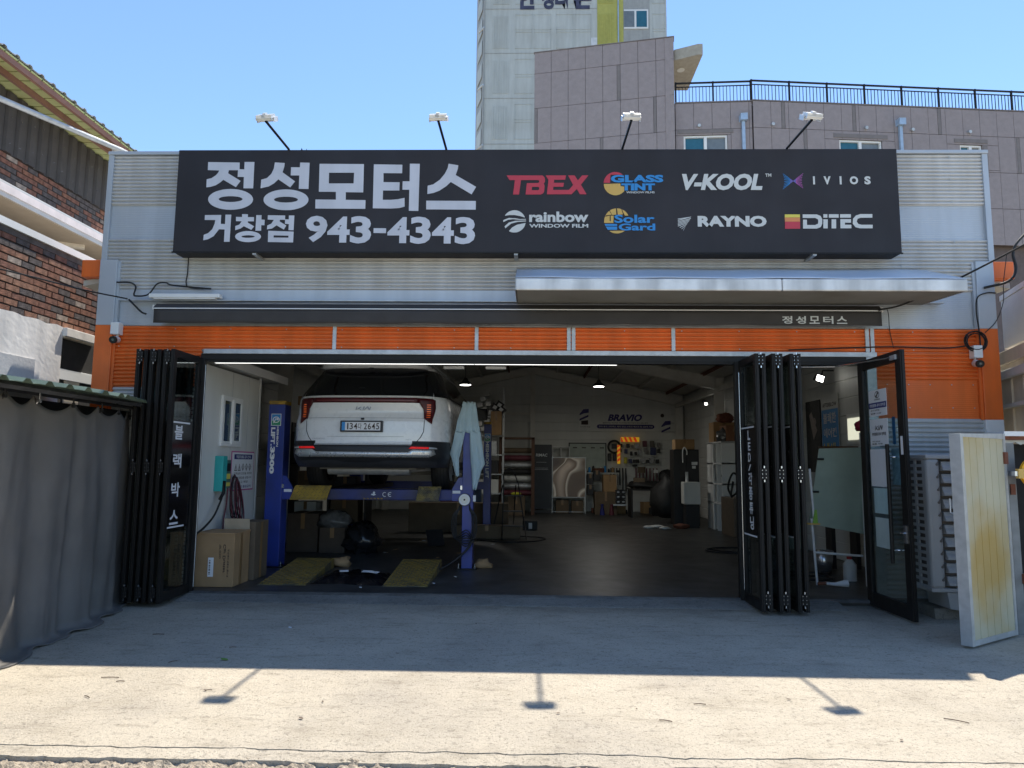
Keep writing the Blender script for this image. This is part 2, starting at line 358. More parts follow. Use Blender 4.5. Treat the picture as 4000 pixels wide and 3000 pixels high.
# side and rear walls, gable roof (seen from inside)
def inner_wall(name, pts_fn, L, z0, ztop, n=30):
    rows = []; mb = MB(); z = z0; lv = []
    while z < ztop-.001: lv += [(z, 0), (z+.012, .010), (z+.245, .010)]; z += .257
    lv.append((ztop, .01))
    for zz, d in lv: rows.append([pts_fn(k/n*L, zz, d) for k in range(n+1)])
    return mb.grid(rows).build(name, 'panelw', G)
inner_wall('side_wall', lambda s, z, d: (-4.46+d, .10+s, z), 13.3, .05, 3.4); inner_wall('side_wall', lambda s, z, d: (4.52-d, .10+s, z), 13.3, .05, 3.4)
inner_wall('rear_wall', lambda s, z, d: (-4.46+s, 13.42-d, z), 8.98, .05, 4.25)
MB().box(-4.66, -4.56, .15, 13.6, -.1, 3.6).box(4.62, 4.86, .15, 13.6, -.1, 3.6).box(-4.66, 4.86, 13.5, 13.62, -.1, 4.0).build('outer_wall', 'silver', G)
MB().prism([(-4.95, 3.30), (.1, 4.28), (5.15, 3.30), (5.15, 3.36), (.1, 4.35), (-4.95, 3.36)], lambda u, v, w_: (u, w_, v), .15, 13.65).build('roof', 'roofin', G)
def rafter(Y, sgn):   # tapered I section from ridge to eave
    x0, x1 = .1, .1+sgn*4.30; zt0, zt1 = 4.22, 3.36; d0, d1 = .20, .26
    mb = MB(); P = [(x0, zt0), (x1, zt1), (x1, zt1-d1), (x0, zt0-d0)]
    mb.prism(P, lambda u, v, w_: (u, w_, v), Y-.008, Y+.008)
    for zz0, zz1 in ((zt0, zt1), (zt0-d0, zt1-d1)):
        mb.prism([(x0, zz0), (x1, zz1), (x1, zz1+.014), (x0, zz0+.014)], lambda u, v, w_: (u, w_, v), Y-.07, Y+.07)
    return mb
for Y in (4.5, 8.9, 13.3):
    for s in (-1, 1):
        rafter(Y, s).build('roof_beam', 'steelw', G)
        cx = .1+s*4.25; c = MB().box(cx-.10, cx+.10, Y-.07, Y-.058, .05, 3.4).box(cx-.10, cx+.10, Y+.058, Y+.07, .05, 3.4).box(cx-.005, cx+.005, Y-.06, Y+.06, .05, 3.4)
        c.build('column', 'steelw', G)
for i, x in enumerate([-3.8, -3.0, -2.2, -1.4, -.6, .1, .8, 1.6, 2.4, 3.2, 4.0]):
    z = 4.27-.194*abs(x-.1)
    MB().box(x-.02, x+.02, .2, 13.3, z-.075, z).build('purlin', 'rust' if i % 3 == 1 else 'steelw', G)
for s in (-1, 1): MB().box(.1+s*4.2-.05, .1+s*4.2+.05, .2, 13.3, 3.06, 3.16).build('eave_beam', 'steelw', G)
MB().box(.03, .17, 13.2, 13.34, .05, 4.1).build('column', 'steelw', G)
MB().box(3.74, 4.20, 4.35, 4.42, 2.55, 2.75).box(-.95, .02, 13.0, 13.05, 2.80, 2.86).build('wall_rail', 'steelw', G)
# window in the right wall
wn = MB().box(4.495, 4.52, 1.80, 2.75, 1.70, 2.12).build('window_frame', 'whitep', G); MB().box(4.485, 4.495, 1.86, 2.69, 1.76, 2.06).build('pane', nmat('lit_frosted', (.6, .6, .5), .6, emit=(.8, .8, .62), estr=.35), wn)
# ================================================================ BIG SIGN
S = thing('shop_sign', 'long black sign board across the garage front with Korean name, phone number and film logos', 'sign', (0, -.25, 3.57))
MB().box(-3.765, 3.815, -.25, -.03, 3.568, 4.690).build('sign_box', 'signblack', S, bevel=.006)
MB().box(-3.775, 3.825, -.252, -.245, 3.560, 3.575).build('bottom_edge', 'black', S)
for x in (-2.9, -.15, 2.93): MB().box(x-.02, x+.02, -.24, -.01, 3.545, 3.5665).build('bracket', 'galv', S)
for x in (-2.29,): MB().add([(-2.47, -.2, 4.69), (-2.44, -.2, 4.69), (-2.46, -.2, 4.735), (-2.42, -.19, 4.69), (-2.40, -.19, 4.69), (-2.41, -.19, 4.73), (-2.445, -.2, 4.70)], [(0, 1, 2), (3, 4, 5), (1, 3, 6)]).build('bird_spike', 'black', S, solid=.004)
GL = {'big': [[[(-3440, 4553), (-3100, 4547), (-3098, 4462), (-3212, 4462), (-3219, 4428), (-3080, 4344), (-3127, 4275), (-3266, 4356), (-3301, 4324), (-3344, 4296), (-3400, 4278), (-3444, 4273), (-3445, 4362), (-3393, 4375), (-3348, 4407), (-3325, 4436), (-3316, 4459), (-3439, 4464)]], [[(-3048, 4553), (-2942, 4553), (-2941, 4261), (-3045, 4262), (-3047, 4387), (-3114, 4388), (-3114, 4473), (-3047, 4471)]], [[(-2936, 4140), (-2939, 4120), (-2948, 4101), (-2965, 4083), (-2988, 4067), (-3017, 4053), (-3051, 4041), (-3088, 4033), (-3129, 4028), (-3170, 4026), (-3212, 4028), (-3253, 4033), (-3291, 4041), (-3326, 4053), (-3357, 4067), (-3382, 4083), (-3400, 4101), (-3412, 4120), (-3417, 4140), (-3415, 4160), (-3405, 4179), (-3388, 4197), (-3365, 4214), (-3336, 4228), (-3302, 4239), (-3265, 4248), (-3224, 4253), (-3183, 4255), (-3141, 4253), (-3100, 4248), (-3061, 4239), (-3026, 4228), (-2996, 4214), (-2971, 4197), (-2952, 4179), (-2941, 4160)], [(-3049, 4143), (-3050, 4138), (-3056, 4132), (-3065, 4127), (-3078, 4123), (-3093, 4119), (-3111, 4116), (-3131, 4113), (-3153, 4112), (-3175, 4111), (-3197, 4112), (-3219, 4113), (-3239, 4116), (-3257, 4119), (-3273, 4123), (-3286, 4127), (-3296, 4132), (-3302, 4138), (-3304, 4143), (-3303, 4149), (-3297, 4154), (-3288, 4159), (-3276, 4164), (-3260, 4168), (-3242, 4171), (-3222, 4173), (-3200, 4175), (-3178, 4175), (-3156, 4175), (-3134, 4173), (-3114, 4171), (-3096, 4168), (-3080, 4164), (-3067, 4159), (-3057, 4154), (-3051, 4149)]], [[(-2722, 4548), (-2616, 4541), (-2619, 4500), (-2635, 4438), (-2497, 4337), (-2546, 4271), (-2676, 4360), (-2720, 4316), (-2778, 4281), (-2862, 4262), (-2859, 4357), (-2800, 4374), (-2755, 4420), (-2731, 4477)]], [[(-2451, 4546), (-2350, 4544), (-2350, 4254), (-2454, 4256), (-2454, 4403), (-2546, 4404), (-2547, 4495), (-2452, 4493)]], [[(-2345, 4136), (-2348, 4116), (-2358, 4097), (-2375, 4079), (-2398, 4062), (-2427, 4048), (-2460, 4037), (-2498, 4028), (-2538, 4023), (-2579, 4022), (-2621, 4023), (-2662, 4028), (-2700, 4037), (-2735, 4048), (-2765, 4062), (-2790, 4079), (-2808, 4097), (-2820, 4116), (-2824, 4136), (-2822, 4155), (-2812, 4175), (-2795, 4193), (-2772, 4209), (-2743, 4223), (-2709, 4235), (-2672, 4243), (-2631, 4248), (-2590, 4250), (-2548, 4248), (-2507, 4243), (-2469, 4234), (-2434, 4223), (-2404, 4209), (-2379, 4193), (-2361, 4175), (-2349, 4155)], [(-2457, 4137), (-2459, 4132), (-2465, 4126), (-2474, 4121), (-2486, 4117), (-2502, 4113), (-2520, 4109), (-2540, 4107), (-2561, 4106), (-2583, 4105), (-2605, 4106), (-2627, 4107), (-2647, 4109), (-2665, 4113), (-2681, 4117), (-2694, 4121), (-2704, 4126), (-2710, 4132), (-2712, 4137), (-2710, 4143), (-2705, 4148), (-2696, 4153), (-2683, 4158), (-2668, 4162), (-2650, 4165), (-2630, 4167), (-2608, 4169), (-2586, 4169), (-2564, 4169), (-2542, 4167), (-2522, 4165), (-2504, 4162), (-2488, 4158), (-2475, 4153), (-2466, 4148), (-2460, 4143)]], [[(-2243, 4532), (-1769, 4528), (-1767, 4216), (-1952, 4219), (-1950, 4135), (-1740, 4132), (-1739, 4037), (-2269, 4040), (-2271, 4139), (-2054, 4137), (-2057, 4222), (-2239, 4224)], [(-2138, 4433), (-1871, 4433), (-1872, 4315), (-2136, 4315)]], [[(-1663, 4525), (-1360, 4520), (-1360, 4426), (-1558, 4428), (-1555, 4329), (-1384, 4327), (-1384, 4237), (-1557, 4237), (-1557, 4135), (-1473, 4135), (-1400, 4141), (-1327, 4157), (-1324, 4061), (-1382, 4045), (-1470, 4040), (-1660, 4043)]], [[(-1280, 4532), (-1175, 4530), (-1178, 4014), (-1279, 4016), (-1279, 4245), (-1352, 4246), (-1352, 4338), (-1278, 4338)]], [[(-869, 4531), (-766, 4513), (-771, 4474), (-792, 4406), (-574, 4276), (-621, 4194), (-842, 4330), (-889, 4284), (-962, 4234), (-1020, 4211), (-1087, 4198), (-1086, 4289), (-1028, 4304), (-957, 4356), (-907, 4421), (-878, 4482)]], [[(-1097, 4126), (-575, 4123), (-575, 4028), (-1096, 4031)]], [[(-3441, 3968), (-3267, 3970), (-3266, 3874), (-3287, 3806), (-3335, 3738), (-3392, 3705), (-3443, 3694), (-3441, 3753), (-3396, 3771), (-3354, 3814), (-3332, 3874), (-3327, 3914), (-3440, 3915)]], [[(-3222, 3973), (-3160, 3973), (-3162, 3678), (-3222, 3678), (-3222, 3811), (-3287, 3814), (-3288, 3873), (-3221, 3871)]], [[(-3045, 3979), (-2982, 3977), (-2982, 3946), (-2916, 3946), (-2915, 3900), (-2980, 3900), (-2979, 3885), (-2909, 3846), (-2938, 3807), (-3019, 3847), (-3051, 3823), (-3109, 3803), (-3110, 3849), (-3068, 3865), (-3045, 3900), (-3106, 3902), (-3108, 3949), (-3043, 3947)]], [[(-2893, 3968), (-2837, 3968), (-2836, 3920), (-2801, 3917), (-2801, 3858), (-2835, 3858), (-2833, 3798), (-2894, 3798)]], [[(-2831, 3734), (-2833, 3724), (-2839, 3714), (-2848, 3704), (-2862, 3696), (-2878, 3688), (-2897, 3682), (-2919, 3678), (-2942, 3675), (-2965, 3674), (-2989, 3675), (-3012, 3678), (-3034, 3682), (-3054, 3688), (-3072, 3695), (-3086, 3704), (-3096, 3713), (-3103, 3724), (-3106, 3734), (-3104, 3745), (-3099, 3755), (-3089, 3764), (-3076, 3773), (-3059, 3780), (-3040, 3786), (-3018, 3791), (-2995, 3794), (-2972, 3794), (-2948, 3794), (-2924, 3791), (-2903, 3786), (-2883, 3780), (-2865, 3773), (-2851, 3764), (-2841, 3755), (-2834, 3745)], [(-2898, 3734), (-2899, 3732), (-2902, 3730), (-2907, 3728), (-2914, 3726), (-2922, 3724), (-2933, 3723), (-2944, 3722), (-2956, 3721), (-2968, 3721), (-2980, 3721), (-2992, 3721), (-3003, 3722), (-3013, 3724), (-3022, 3725), (-3029, 3727), (-3035, 3730), (-3038, 3732), (-3039, 3734), (-3038, 3736), (-3035, 3739), (-3030, 3741), (-3023, 3743), (-3015, 3745), (-3005, 3746), (-2993, 3747), (-2981, 3748), (-2969, 3748), (-2957, 3748), (-2945, 3747), (-2934, 3746), (-2924, 3745), (-2915, 3743), (-2908, 3741), (-2902, 3739), (-2899, 3737)]], [[(-2769, 3967), (-2586, 3964), (-2585, 3917), (-2638, 3917), (-2642, 3900), (-2569, 3855), (-2593, 3811), (-2672, 3857), (-2719, 3822), (-2772, 3813), (-2771, 3855), (-2729, 3875), (-2704, 3916), (-2770, 3920)]], [[(-2546, 3964), (-2488, 3964), (-2489, 3803), (-2543, 3804), (-2543, 3870), (-2584, 3873), (-2585, 3922), (-2545, 3922)]], [[(-2758, 3798), (-2488, 3789), (-2489, 3672), (-2756, 3676)], [(-2698, 3748), (-2540, 3745), (-2541, 3723), (-2698, 3724)]], [[(-1644, 3827), (-1512, 3826), (-1512, 3773), (-1644, 3775)]]], 'red': [[[(-255, 4402), (122, 4401), (143, 4382), (150, 4359), (149, 4328), (135, 4313), (142, 4301), (146, 4284), (141, 4222), (127, 4202), (102, 4193), (-54, 4193), (-41, 4317), (80, 4319), (90, 4333), (88, 4344), (80, 4350), (-103, 4350), (-122, 4193), (-185, 4193), (-167, 4350), (-223, 4350)], [(13, 4276), (80, 4276), (90, 4266), (89, 4249), (78, 4240), (10, 4240)]], [[(156, 4401), (370, 4401), (361, 4353), (246, 4353), (243, 4320), (349, 4320), (342, 4277), (237, 4277), (235, 4243), (399, 4243), (445, 4296), (392, 4401), (460, 4401), (494, 4346), (539, 4401), (605, 4401), (526, 4299), (585, 4195), (515, 4195), (483, 4253), (428, 4195), (170, 4195), (186, 4351)]], [[(763, 4319), (766, 4339), (772, 4358), (781, 4376), (792, 4393), (806, 4407), (821, 4419), (839, 4428), (857, 4435), (876, 4438), (895, 4438), (914, 4435), (933, 4429), (950, 4420), (965, 4408), (836, 4408), (831, 4319)]], [[(2633, 3900), (2788, 3900), (2786, 3825), (2631, 3824)]]], 'yellow': [[[(765, 4308), (767, 4286), (772, 4265), (781, 4246), (794, 4228), (808, 4213), (826, 4201), (845, 4192), (865, 4186), (886, 4184), (906, 4186), (927, 4192), (946, 4201), (963, 4214), (978, 4229), (978, 4279), (940, 4284), (939, 4312)]], [[(773, 3944), (775, 3950), (777, 3956), (779, 3962), (782, 3967), (785, 3973), (788, 3978), (791, 3983), (795, 3988), (799, 3993), (803, 3998), (807, 4002), (811, 4007), (816, 4011), (820, 4014), (845, 3974), (786, 3967)]], [[(826, 4019), (830, 4021), (835, 4024), (839, 4027), (843, 4029), (848, 4031), (853, 4033), (857, 4035), (862, 4036), (867, 4038), (872, 4039), (877, 4040), (881, 4041), (886, 4041), (891, 4042), (893, 3974), (850, 3972)]], [[(901, 4042), (904, 4042), (907, 4042), (911, 4042), (914, 4042), (917, 4041), (920, 4041), (924, 4040), (927, 4040), (930, 4039), (933, 4038), (937, 4037), (940, 4036), (943, 4035), (946, 4034), (963, 3977), (909, 3974)]], [[(955, 4030), (961, 4027), (966, 4024), (972, 4021), (978, 4017), (983, 4013), (988, 4008), (993, 4004), (997, 3999), (1002, 3993), (1006, 3988), (1010, 3983), (1013, 3977), (1016, 3971), (1019, 3965), (984, 3964), (965, 3999)]], [[(768, 3885), (767, 3896), (767, 3907), (768, 3919), (769, 3930), (772, 3941), (775, 3951), (824, 3964), (824, 3907), (870, 3885)]], [[(835, 3964), (866, 3964), (862, 3887), (835, 3887)]], [[(820, 3800), (830, 3793), (841, 3786), (852, 3781), (864, 3777), (876, 3774), (888, 3773), (901, 3772), (913, 3773), (925, 3775), (937, 3778), (949, 3783), (960, 3789), (971, 3795), (981, 3803)]]], 'white': [[[(-269, 3962), (-259, 3978), (-246, 3992), (-231, 4004), (-214, 4013), (-196, 4019), (-177, 4022), (-158, 4022), (-140, 4019), (-122, 4013), (-105, 4003), (-90, 3991), (-77, 3977), (-66, 3961), (-58, 3943), (-109, 3959), (-168, 3970), (-219, 3970)]], [[(-285, 3915), (-227, 3939), (-159, 3935), (-109, 3926), (-48, 3928), (-48, 3921), (-108, 3918), (-185, 3925), (-235, 3918), (-284, 3893)]], [[(-270, 3849), (-227, 3889), (-159, 3908), (-47, 3911), (-47, 3902), (-134, 3896), (-201, 3878), (-262, 3827)]], [[(-223, 3799), (-192, 3836), (-142, 3865), (-52, 3885), (-55, 3869), (-60, 3853), (-68, 3838), (-77, 3825), (-88, 3813), (-101, 3803), (-115, 3794), (-129, 3788), (-145, 3783), (-161, 3782), (-177, 3782), (-193, 3784), (-209, 3789), (-223, 3796)]], [[(2817, 3978), (2962, 3978), (3001, 3961), (3016, 3926), (3014, 3879), (2996, 3842), (2956, 3827), (2815, 3827), (2819, 3922), (2858, 3922), (2858, 3865), (2941, 3865), (2970, 3879), (2974, 3902), (2971, 3926), (2944, 3940), (2816, 3940)]], [[(3029, 3980), (3070, 3980), (3069, 3943), (3028, 3943)]], [[(3027, 3926), (3072, 3926), (3068, 3829), (3023, 3829)]], [[(3085, 3980), (3185, 3980), (3184, 3943), (3083, 3943)]], [[(3111, 3926), (3158, 3926), (3154, 3829), (3107, 3829)]], [[(3200, 3980), (3311, 3981), (3309, 3943), (3198, 3943)]], [[(3201, 3928), (3310, 3928), (3308, 3890), (3246, 3890), (3245, 3868), (3310, 3868), (3310, 3830), (3198, 3830)]], [[(3530, 3982), (3408, 3982), (3362, 3967), (3330, 3932), (3325, 3879), (3351, 3842), (3395, 3830), (3526, 3830), (3528, 3868), (3414, 3868), (3381, 3877), (3367, 3903), (3378, 3932), (3411, 3943), (3528, 3943)]], [[(1531, 3932), (1668, 3953), (1665, 3946), (1531, 3924)]], [[(1531, 3917), (1668, 3954), (1665, 3947), (1531, 3908)]], [[(1531, 3901), (1667, 3939), (1665, 3932), (1531, 3893)]], [[(1530, 3886), (1657, 3924), (1655, 3917), (1530, 3878)]], [[(1530, 3871), (1647, 3909), (1644, 3902), (1530, 3863)]], [[(1530, 3856), (1636, 3893), (1634, 3886), (1530, 3848)]], [[(1549, 3841), (1626, 3878), (1623, 3871), (1549, 3833)]], [[(1568, 3826), (1615, 3863), (1613, 3856), (1567, 3818)]], [[(1586, 3811), (1605, 3848), (1603, 3841), (1586, 3802)]]], 'blue': [[[(772, 3875), (901, 3875), (901, 3854), (779, 3854)]], [[(782, 3846), (901, 3846), (901, 3811), (804, 3811)]]], 'lemon': [[[(2633, 3978), (2789, 3978), (2788, 3947), (2632, 3946)]]], 'orange': [[[(2632, 3945), (2788, 3945), (2788, 3901), (2633, 3901)]]]}
TX = [('9', 'big', -2361, -2132, 3675, 3961, 0.035, 0), ('4', 'big', -2131, -1895, 3670, 3952, 0.035, 0), ('3', 'big', -1890, -1668, 3661, 3957, 0.035, 0), ('4', 'big', -1497, -1266, 3665, 3946, 0.035, 0), ('3', 'big', -1257, -1041, 3657, 3951, 0.035, 0), ('4', 'big', -1029, -800, 3661, 3944, 0.035, 0), ('3', 'big', -789, -577, 3655, 3948, 0.035, 0), ('GLASS', 'blue', 838, 1387, 4323, 4405, 0.05, 0), ('TINT', 'blue', 947, 1299, 4235, 4312, 0.06, 0), ('WINDOW FILMS', 'white', 999, 1294, 4204, 4226, 0.02, 0), ('rainbow', 'white', -14, 603, 3892, 4007, 0.035, 0), ('WINDOW FILM', 'white', -13, 601, 3833, 3874, 0.03, 0), ('Solar', 'blue', 872, 1290, 3885, 3974, 0.03, 0), ('Gard', 'blue', 916, 1295, 3803, 3879, 0.03, 0), ('V-KOOL', 'white', 1542, 2443, 4238, 4417, 0.05, 0.22), ('TM', 'white', 2445, 2508, 4383, 4418, 0.03, 0), ('I', 'white', 2936, 2956, 4300, 4388, 0.05, 0), ('V', 'white', 3045, 3118, 4300, 4388, 0.05, 0), ('I', 'white', 3210, 3230, 4300, 4388, 0.05, 0), ('O', 'white', 3314, 3400, 4300, 4388, 0.05, 0), ('S', 'white', 3464, 3529, 4300, 4388, 0.05, 0), ('RAYNO', 'white', 1734, 2444, 3844, 3962, 0.055, 0)]
FAN = [[(2623, 4251), (2694, 4307), (2765, 4363), (2838, 4420)], [(2629, 4271), (2696, 4314), (2763, 4356), (2832, 4400)], [(2634, 4292), (2698, 4321), (2761, 4350), (2827, 4380)], [(2638, 4313), (2699, 4328), (2760, 4344), (2823, 4360)], [(2639, 4333), (2700, 4335), (2760, 4338), (2822, 4340)], [(2639, 4354), (2699, 4343), (2760, 4332), (2822, 4320)], [(2637, 4374), (2699, 4350), (2760, 4325), (2824, 4300)], [(2633, 4395), (2697, 4357), (2762, 4319), (2828, 4280)], [(2629, 4416), (2696, 4364), (2763, 4313), (2832, 4260)]]

f = FY(-.2525)
for k in GL:
    mk = {'orange': 'sorange'}.get(k, k)
    for i, loops in enumerate(GL[k]): MB().sheet([[(u/1000, v/1000) for u, v in l] for l in loops], f, .0006*(i % 2)+.0008).build('letter' if k == 'big' else 'logo_shape', mk, S)
    for s_, c_, x0, x1, z0, z1, bold, sh in TX:
        if c_ == k: mb = MB(); text(mb, s_, f, x0/1000, x1/1000, z0/1000, z1/1000, .0034, bold, sh); mb.build('lettering', mk, S)
mb = MB()
for i, ln in enumerate(FAN):
    for j in range(3):
        p, q = ln[j], ln[j+1]; hw = 2.6
        mb.sheet([[(p[0]/1000, (p[1]-hw)/1000), (q[0]/1000, (q[1]-hw)/1000), (q[0]/1000, (q[1]+hw)/1000), (p[0]/1000, (p[1]+hw)/1000)]], f, .001+.0002*i, [0, 1, 2][j])
mb.build('logo', ['blue', 'purple', 'pink'], S)
# flood lamps above the sign
def flood(x, rz, label):
    T = thing('flood_lamp', label, 'lamp', (x, -.1, 4.70), 'white flood lamps on arms above the sign')
    MB().tube([(x, -.10, 4.60), (x, -.20, 4.72), (x, -.86, 4.70)], .013, 8).build('arm', 'black', T, smooth=True)
    mb = MB().box(-.10, .10, -.065, .065, .0, .022).box(-.105, .105, -.075, .075, .022, .030)
    cap = MB()
    for i in range(15): mb.box(-.098+i*.0138, -.092+i*.0138, -.06, .06, .030, .062)
    mb.box(-.02, .02, -.03, .03, .06, .080)
    rot = Matrix.Rotation(rz, 3, 'Z') @ Matrix.Rotation(R(33), 3, 'X'); o = Vector((x, -.86, 4.715))
    def tr(m): m.v = [o+rot@(p*.80) for p in m.v]; return m
    tr(mb).build('lamp_head', M['alu'], T)
    tr(MB().box(-.09, .09, -.055, .055, -.004, .0)).build('lens', 'paper', T)
    tr(MB().box(-.112, -.108, -.02, .10, -.03, .03).box(.108, .112, -.02, .10, -.03, .03).box(-.112, .112, .085, .10, -.03, .004)).build('bracket', M['alu'], T)
M['alu'] = nmat('white_aluminium', (.80, .80, .78), .4, .15)
flood(-2.60, R(-6), 'white flood lamp on the first arm from the left, above the big Korean name'); flood(-.905, R(-3), 'white flood lamp on its arm above the last letter of the Korean name')
flood(.97, R(3), 'white flood lamp in front of the grey building above the blue and red logo'); flood(2.70, R(10), 'white flood lamp at the right end, twisted outward on its arm')
# ================================================================ AWNING, CANOPY, SMALL FITTINGS
A = thing('awning', 'closed dark grey fabric awning with white letters, over the garage opening', 'awning', (-.2, -.1, 3.0))
MB().prism([(-.02, 3.048), (-.10, 3.046), (-.165, 2.992), (-.165, 2.980), (-.02, 2.975)], lambda u, v, w_: (w_, u, v), -3.975, 3.625).build('cassette', 'awning', A, bevel=.003)
MB().box(-3.978, 3.63, -.170, -.166, 2.978, 2.988).build('front_bar', 'whitep', A)
nx = 90; mb = MB(); mb.grid([[(-3.97+7.59*k/nx, -.160-.004*math.sin(k*.8)*(j/4)-.003*math.sin(k*.27), 2.977-.148*j/4-.0025*math.sin(k*.5)*(j/4)) for k in range(nx+1)] for j in range(5)]); mb.build('valance', 'awning', A, smooth=True, solid=.003)
mb = MB()
for i, ch in enumerate('정성모터스'): text(mb, ch, FY(-.1625), 2.600+i*.1395, 2.705+i*.1395, 2.845, 2.925, .004, .022)
mb.build('lettering', 'white', A)
for x in (-3.982, 3.632): MB().box(x-.006, x+.006, -.16, -.02, 2.97, 3.02).build('end_cap', 'whitep', A)
K = thing('metal_canopy', 'weathered silver sheet canopy sticking out over the right half of the garage front', 'canopy', (2, -.4, 3.1))
rows = []
for t in [0, .15, .3, .45, .6, .75, .88, 1]:
    y = -.79*t; z = 3.47-.312*t**1.02
    rows.append([(-.14+4.26*k/12, y, z+.004*math.sin(k*1.9)) for k in range(13)])
MB().grid(rows).build('top_sheet', nmat('canopy_top', (.66, .69, .72), .4, .1, var=.1, vscale=2), K, smooth=True, solid=.004)
MB().box(-.14, 2.385, -.80, -.770, 3.034, 3.152).build('fascia', nmat('canopy_fascia', (.70, .71, .70), .4, .2, streak=.22), K, bevel=.012); MB().box(2.39, 4.12, -.80, -.770, 3.034, 3.152).build('fascia', bpy.data.materials['canopy_fascia'], K, bevel=.012)
mb = MB(); prof = []
for i in range(20):
    for t, d in ((0, 0), (.2, .006), (.6, .006), (.8, 0)): prof.append((-.765+.76*(i+t)/20, 3.045+.035*(i+t)/20+d))
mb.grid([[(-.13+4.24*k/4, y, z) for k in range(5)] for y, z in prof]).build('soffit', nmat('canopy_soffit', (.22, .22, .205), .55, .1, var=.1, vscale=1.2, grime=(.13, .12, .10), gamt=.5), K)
for x in (-.14, 4.115): MB().prism([(0, 3.47), (-.77, 3.155), (-.78, 3.04), (0, 3.08)], lambda u, v, w_: (w_, u, v), x-.003, x+.003).build('end_plate', 'galv', K)
T = thing('light_batten', 'thin white light batten on a metal ledge left of the canopy, beside black cables', 'light', (-3.7, -.1, 3.12)); MB().box(-4.05, -3.29, -.14, -.05, 3.105, 3.150).build('housing', 'whitep', T, bevel=.008); MB().box(-4.0, -3.34, -.13, -.06, 3.093, 3.1045).build('diffuser', 'paper', T)
MB().box(-4.31, 4.3, -.10, -.016, 3.082, 3.090).build('ledge', 'galv', G)
def camera_cctv(x, z, label, s):
    T = thing('security_camera', label, 'camera', (x, -.08, z), 'security cameras')
    MB().box(x-.045, x+.045, -.11, -.02, z+.06, z+.19).build('junction_box', 'whitep', T, bevel=.006)
    MB().tube([(x, -.04, z+.06), (x, -.05, z+.03), (x+.01*s, -.10, z+.012)], .012, 8).build('mount', 'whitep', T, smooth=True)
    MB().tube([(x, -.05, z+.01), (x+.03*s, -.16, z-.01)], .038, 16).build('body', 'whitep', T, smooth='auto'); MB().tube([(x+.03*s, -.161, z-.01), (x+.036*s, -.185, z-.014)], [.040, .038], 16).build('lens_ring', 'black', T, smooth='auto')
    MB().tube([(x+.0362*s, -.186, z-.014), (x+.0366*s, -.1875, z-.0144)], .014, 12).build('lens', M['darkglass'], T)
camera_cctv(-4.41, 2.655, 'small security camera under a white box at the left corner of the garage', 1); camera_cctv(4.61, 2.45, 'small security camera under a white box beside the coiled cable', -1)
T = MB()
for i in range(7):
    a0 = i*.7; rr = .105+.012*math.sin(i*2.1); T.tube([(4.60+.012*math.sin(i)+rr*math.cos(a0+t*.35)*1.0, -.075-.006*i, 2.685+rr*.92*math.sin(a0+t*.35)+.008*math.cos(i*2)) for t in range(19)], .0045, 6)
tag(T.build('cable_coil', 'rubber', None, smooth=True), 'round coil of black cable hanging at the right corner of the garage', 'cable')
cable('power_cable', 'thick black cable rising to the right edge from the awning end', [(3.58, -.18, 2.985), (3.91, -.25, 3.08), (4.52, -1.0, 3.42), (5.6, -2.2, 4.1)], .010)
cable('power_cable', 'heavy black looped cable bulging beyond the right corner post', [(4.74, -.06, 3.255), (4.90, -.2, 3.29), (4.985, -.2, 3.42), (4.97, -.2, 3.60), (5.09, -.2, 3.775), (5.5, -.2, 4.1)], .014)
cable('power_cable', 'thin black cable crossing in front of the brick wall on the left', [(-7.0, -1.6, 3.55), (-5.01, -1, 3.17), (-4.385, -.75, 3.04), (-4.29, -.12, 3.095)], .008)
cable('power_cable', 'black cable bunch looping over the light batten', [(-4.45, -.06, 3.29), (-4.3, -.06, 3.285), (-4.24, -.06, 3.24), (-4.23, -.1, 3.15), (-4.18, -.14, 3.12), (-4.06, -.13, 3.14), (-3.98, -.11, 3.26), (-3.9, -.08, 3.28), (-3.85, -.06, 3.26), (-3.6, -.06, 3.235), (-3.42, -.06, 3.22)], .009)
cable('power_cable', 'vertical black cable dropping from the sign to the light batten', [(-3.70, -.03, 3.57), (-3.70, -.03, 3.4), (-3.71, -.03, 3.3), (-3.66, -.06, 3.235), (-3.5, -.06, 3.22)], .006)
cable('power_cable', 'frayed black cable end hanging left of the awning', [(-4.28, -.1, 3.09), (-4.2, -.12, 3.02), (-4.12, -.13, 2.95), (-4.07, -.12, 2.93)], .010)
cable('power_cable', 'thin cable hanging from the awning end down the orange sheet', [(3.60, -.15, 3.0), (3.70, -.1, 3.02), (3.74, -.06, 2.96), (3.76, -.03, 2.8), (3.79, -.03, 2.62)], .004)
cable('power_cable', 'black cable clipped along the orange sheet towards the coil', [(2.7, -.05, 2.59), (3.4, -.045, 2.62), (3.8, -.04, 2.63), (4.3, -.04, 2.62), (4.52, -.06, 2.64)], .007)
cable('power_cable', 'black cable running down the inner edge of the right corner post', [(4.86, -.06, 3.20), (4.76, -.07, 3.20), (4.66, -.07, 3.15), (4.645, -.06, 3.0), (4.66, -.06, 2.8), (4.665, -.06, 2.6)], .007)
cable('power_cable', 'thin black cable hanging in a curve beyond the right corner post', [(4.97, -.1, 3.6), (4.93, -.08, 3.3), (4.92, -.07, 3.1), (4.84, -.06, 2.9), (4.72, -.06, 2.78)], .004)
cable('overhead_wire', 'thin pale wire sagging across the sky at the top', [(-16, 8, 15.2), (-7.6, 8, 12.90), (-4.35, 8, 12.62), (-1.45, 8, 12.45), (1.65, 8, 12.46), (6.7, 8, 12.78), (18, 8, 15)], .006, mat='galv', cat='wire')

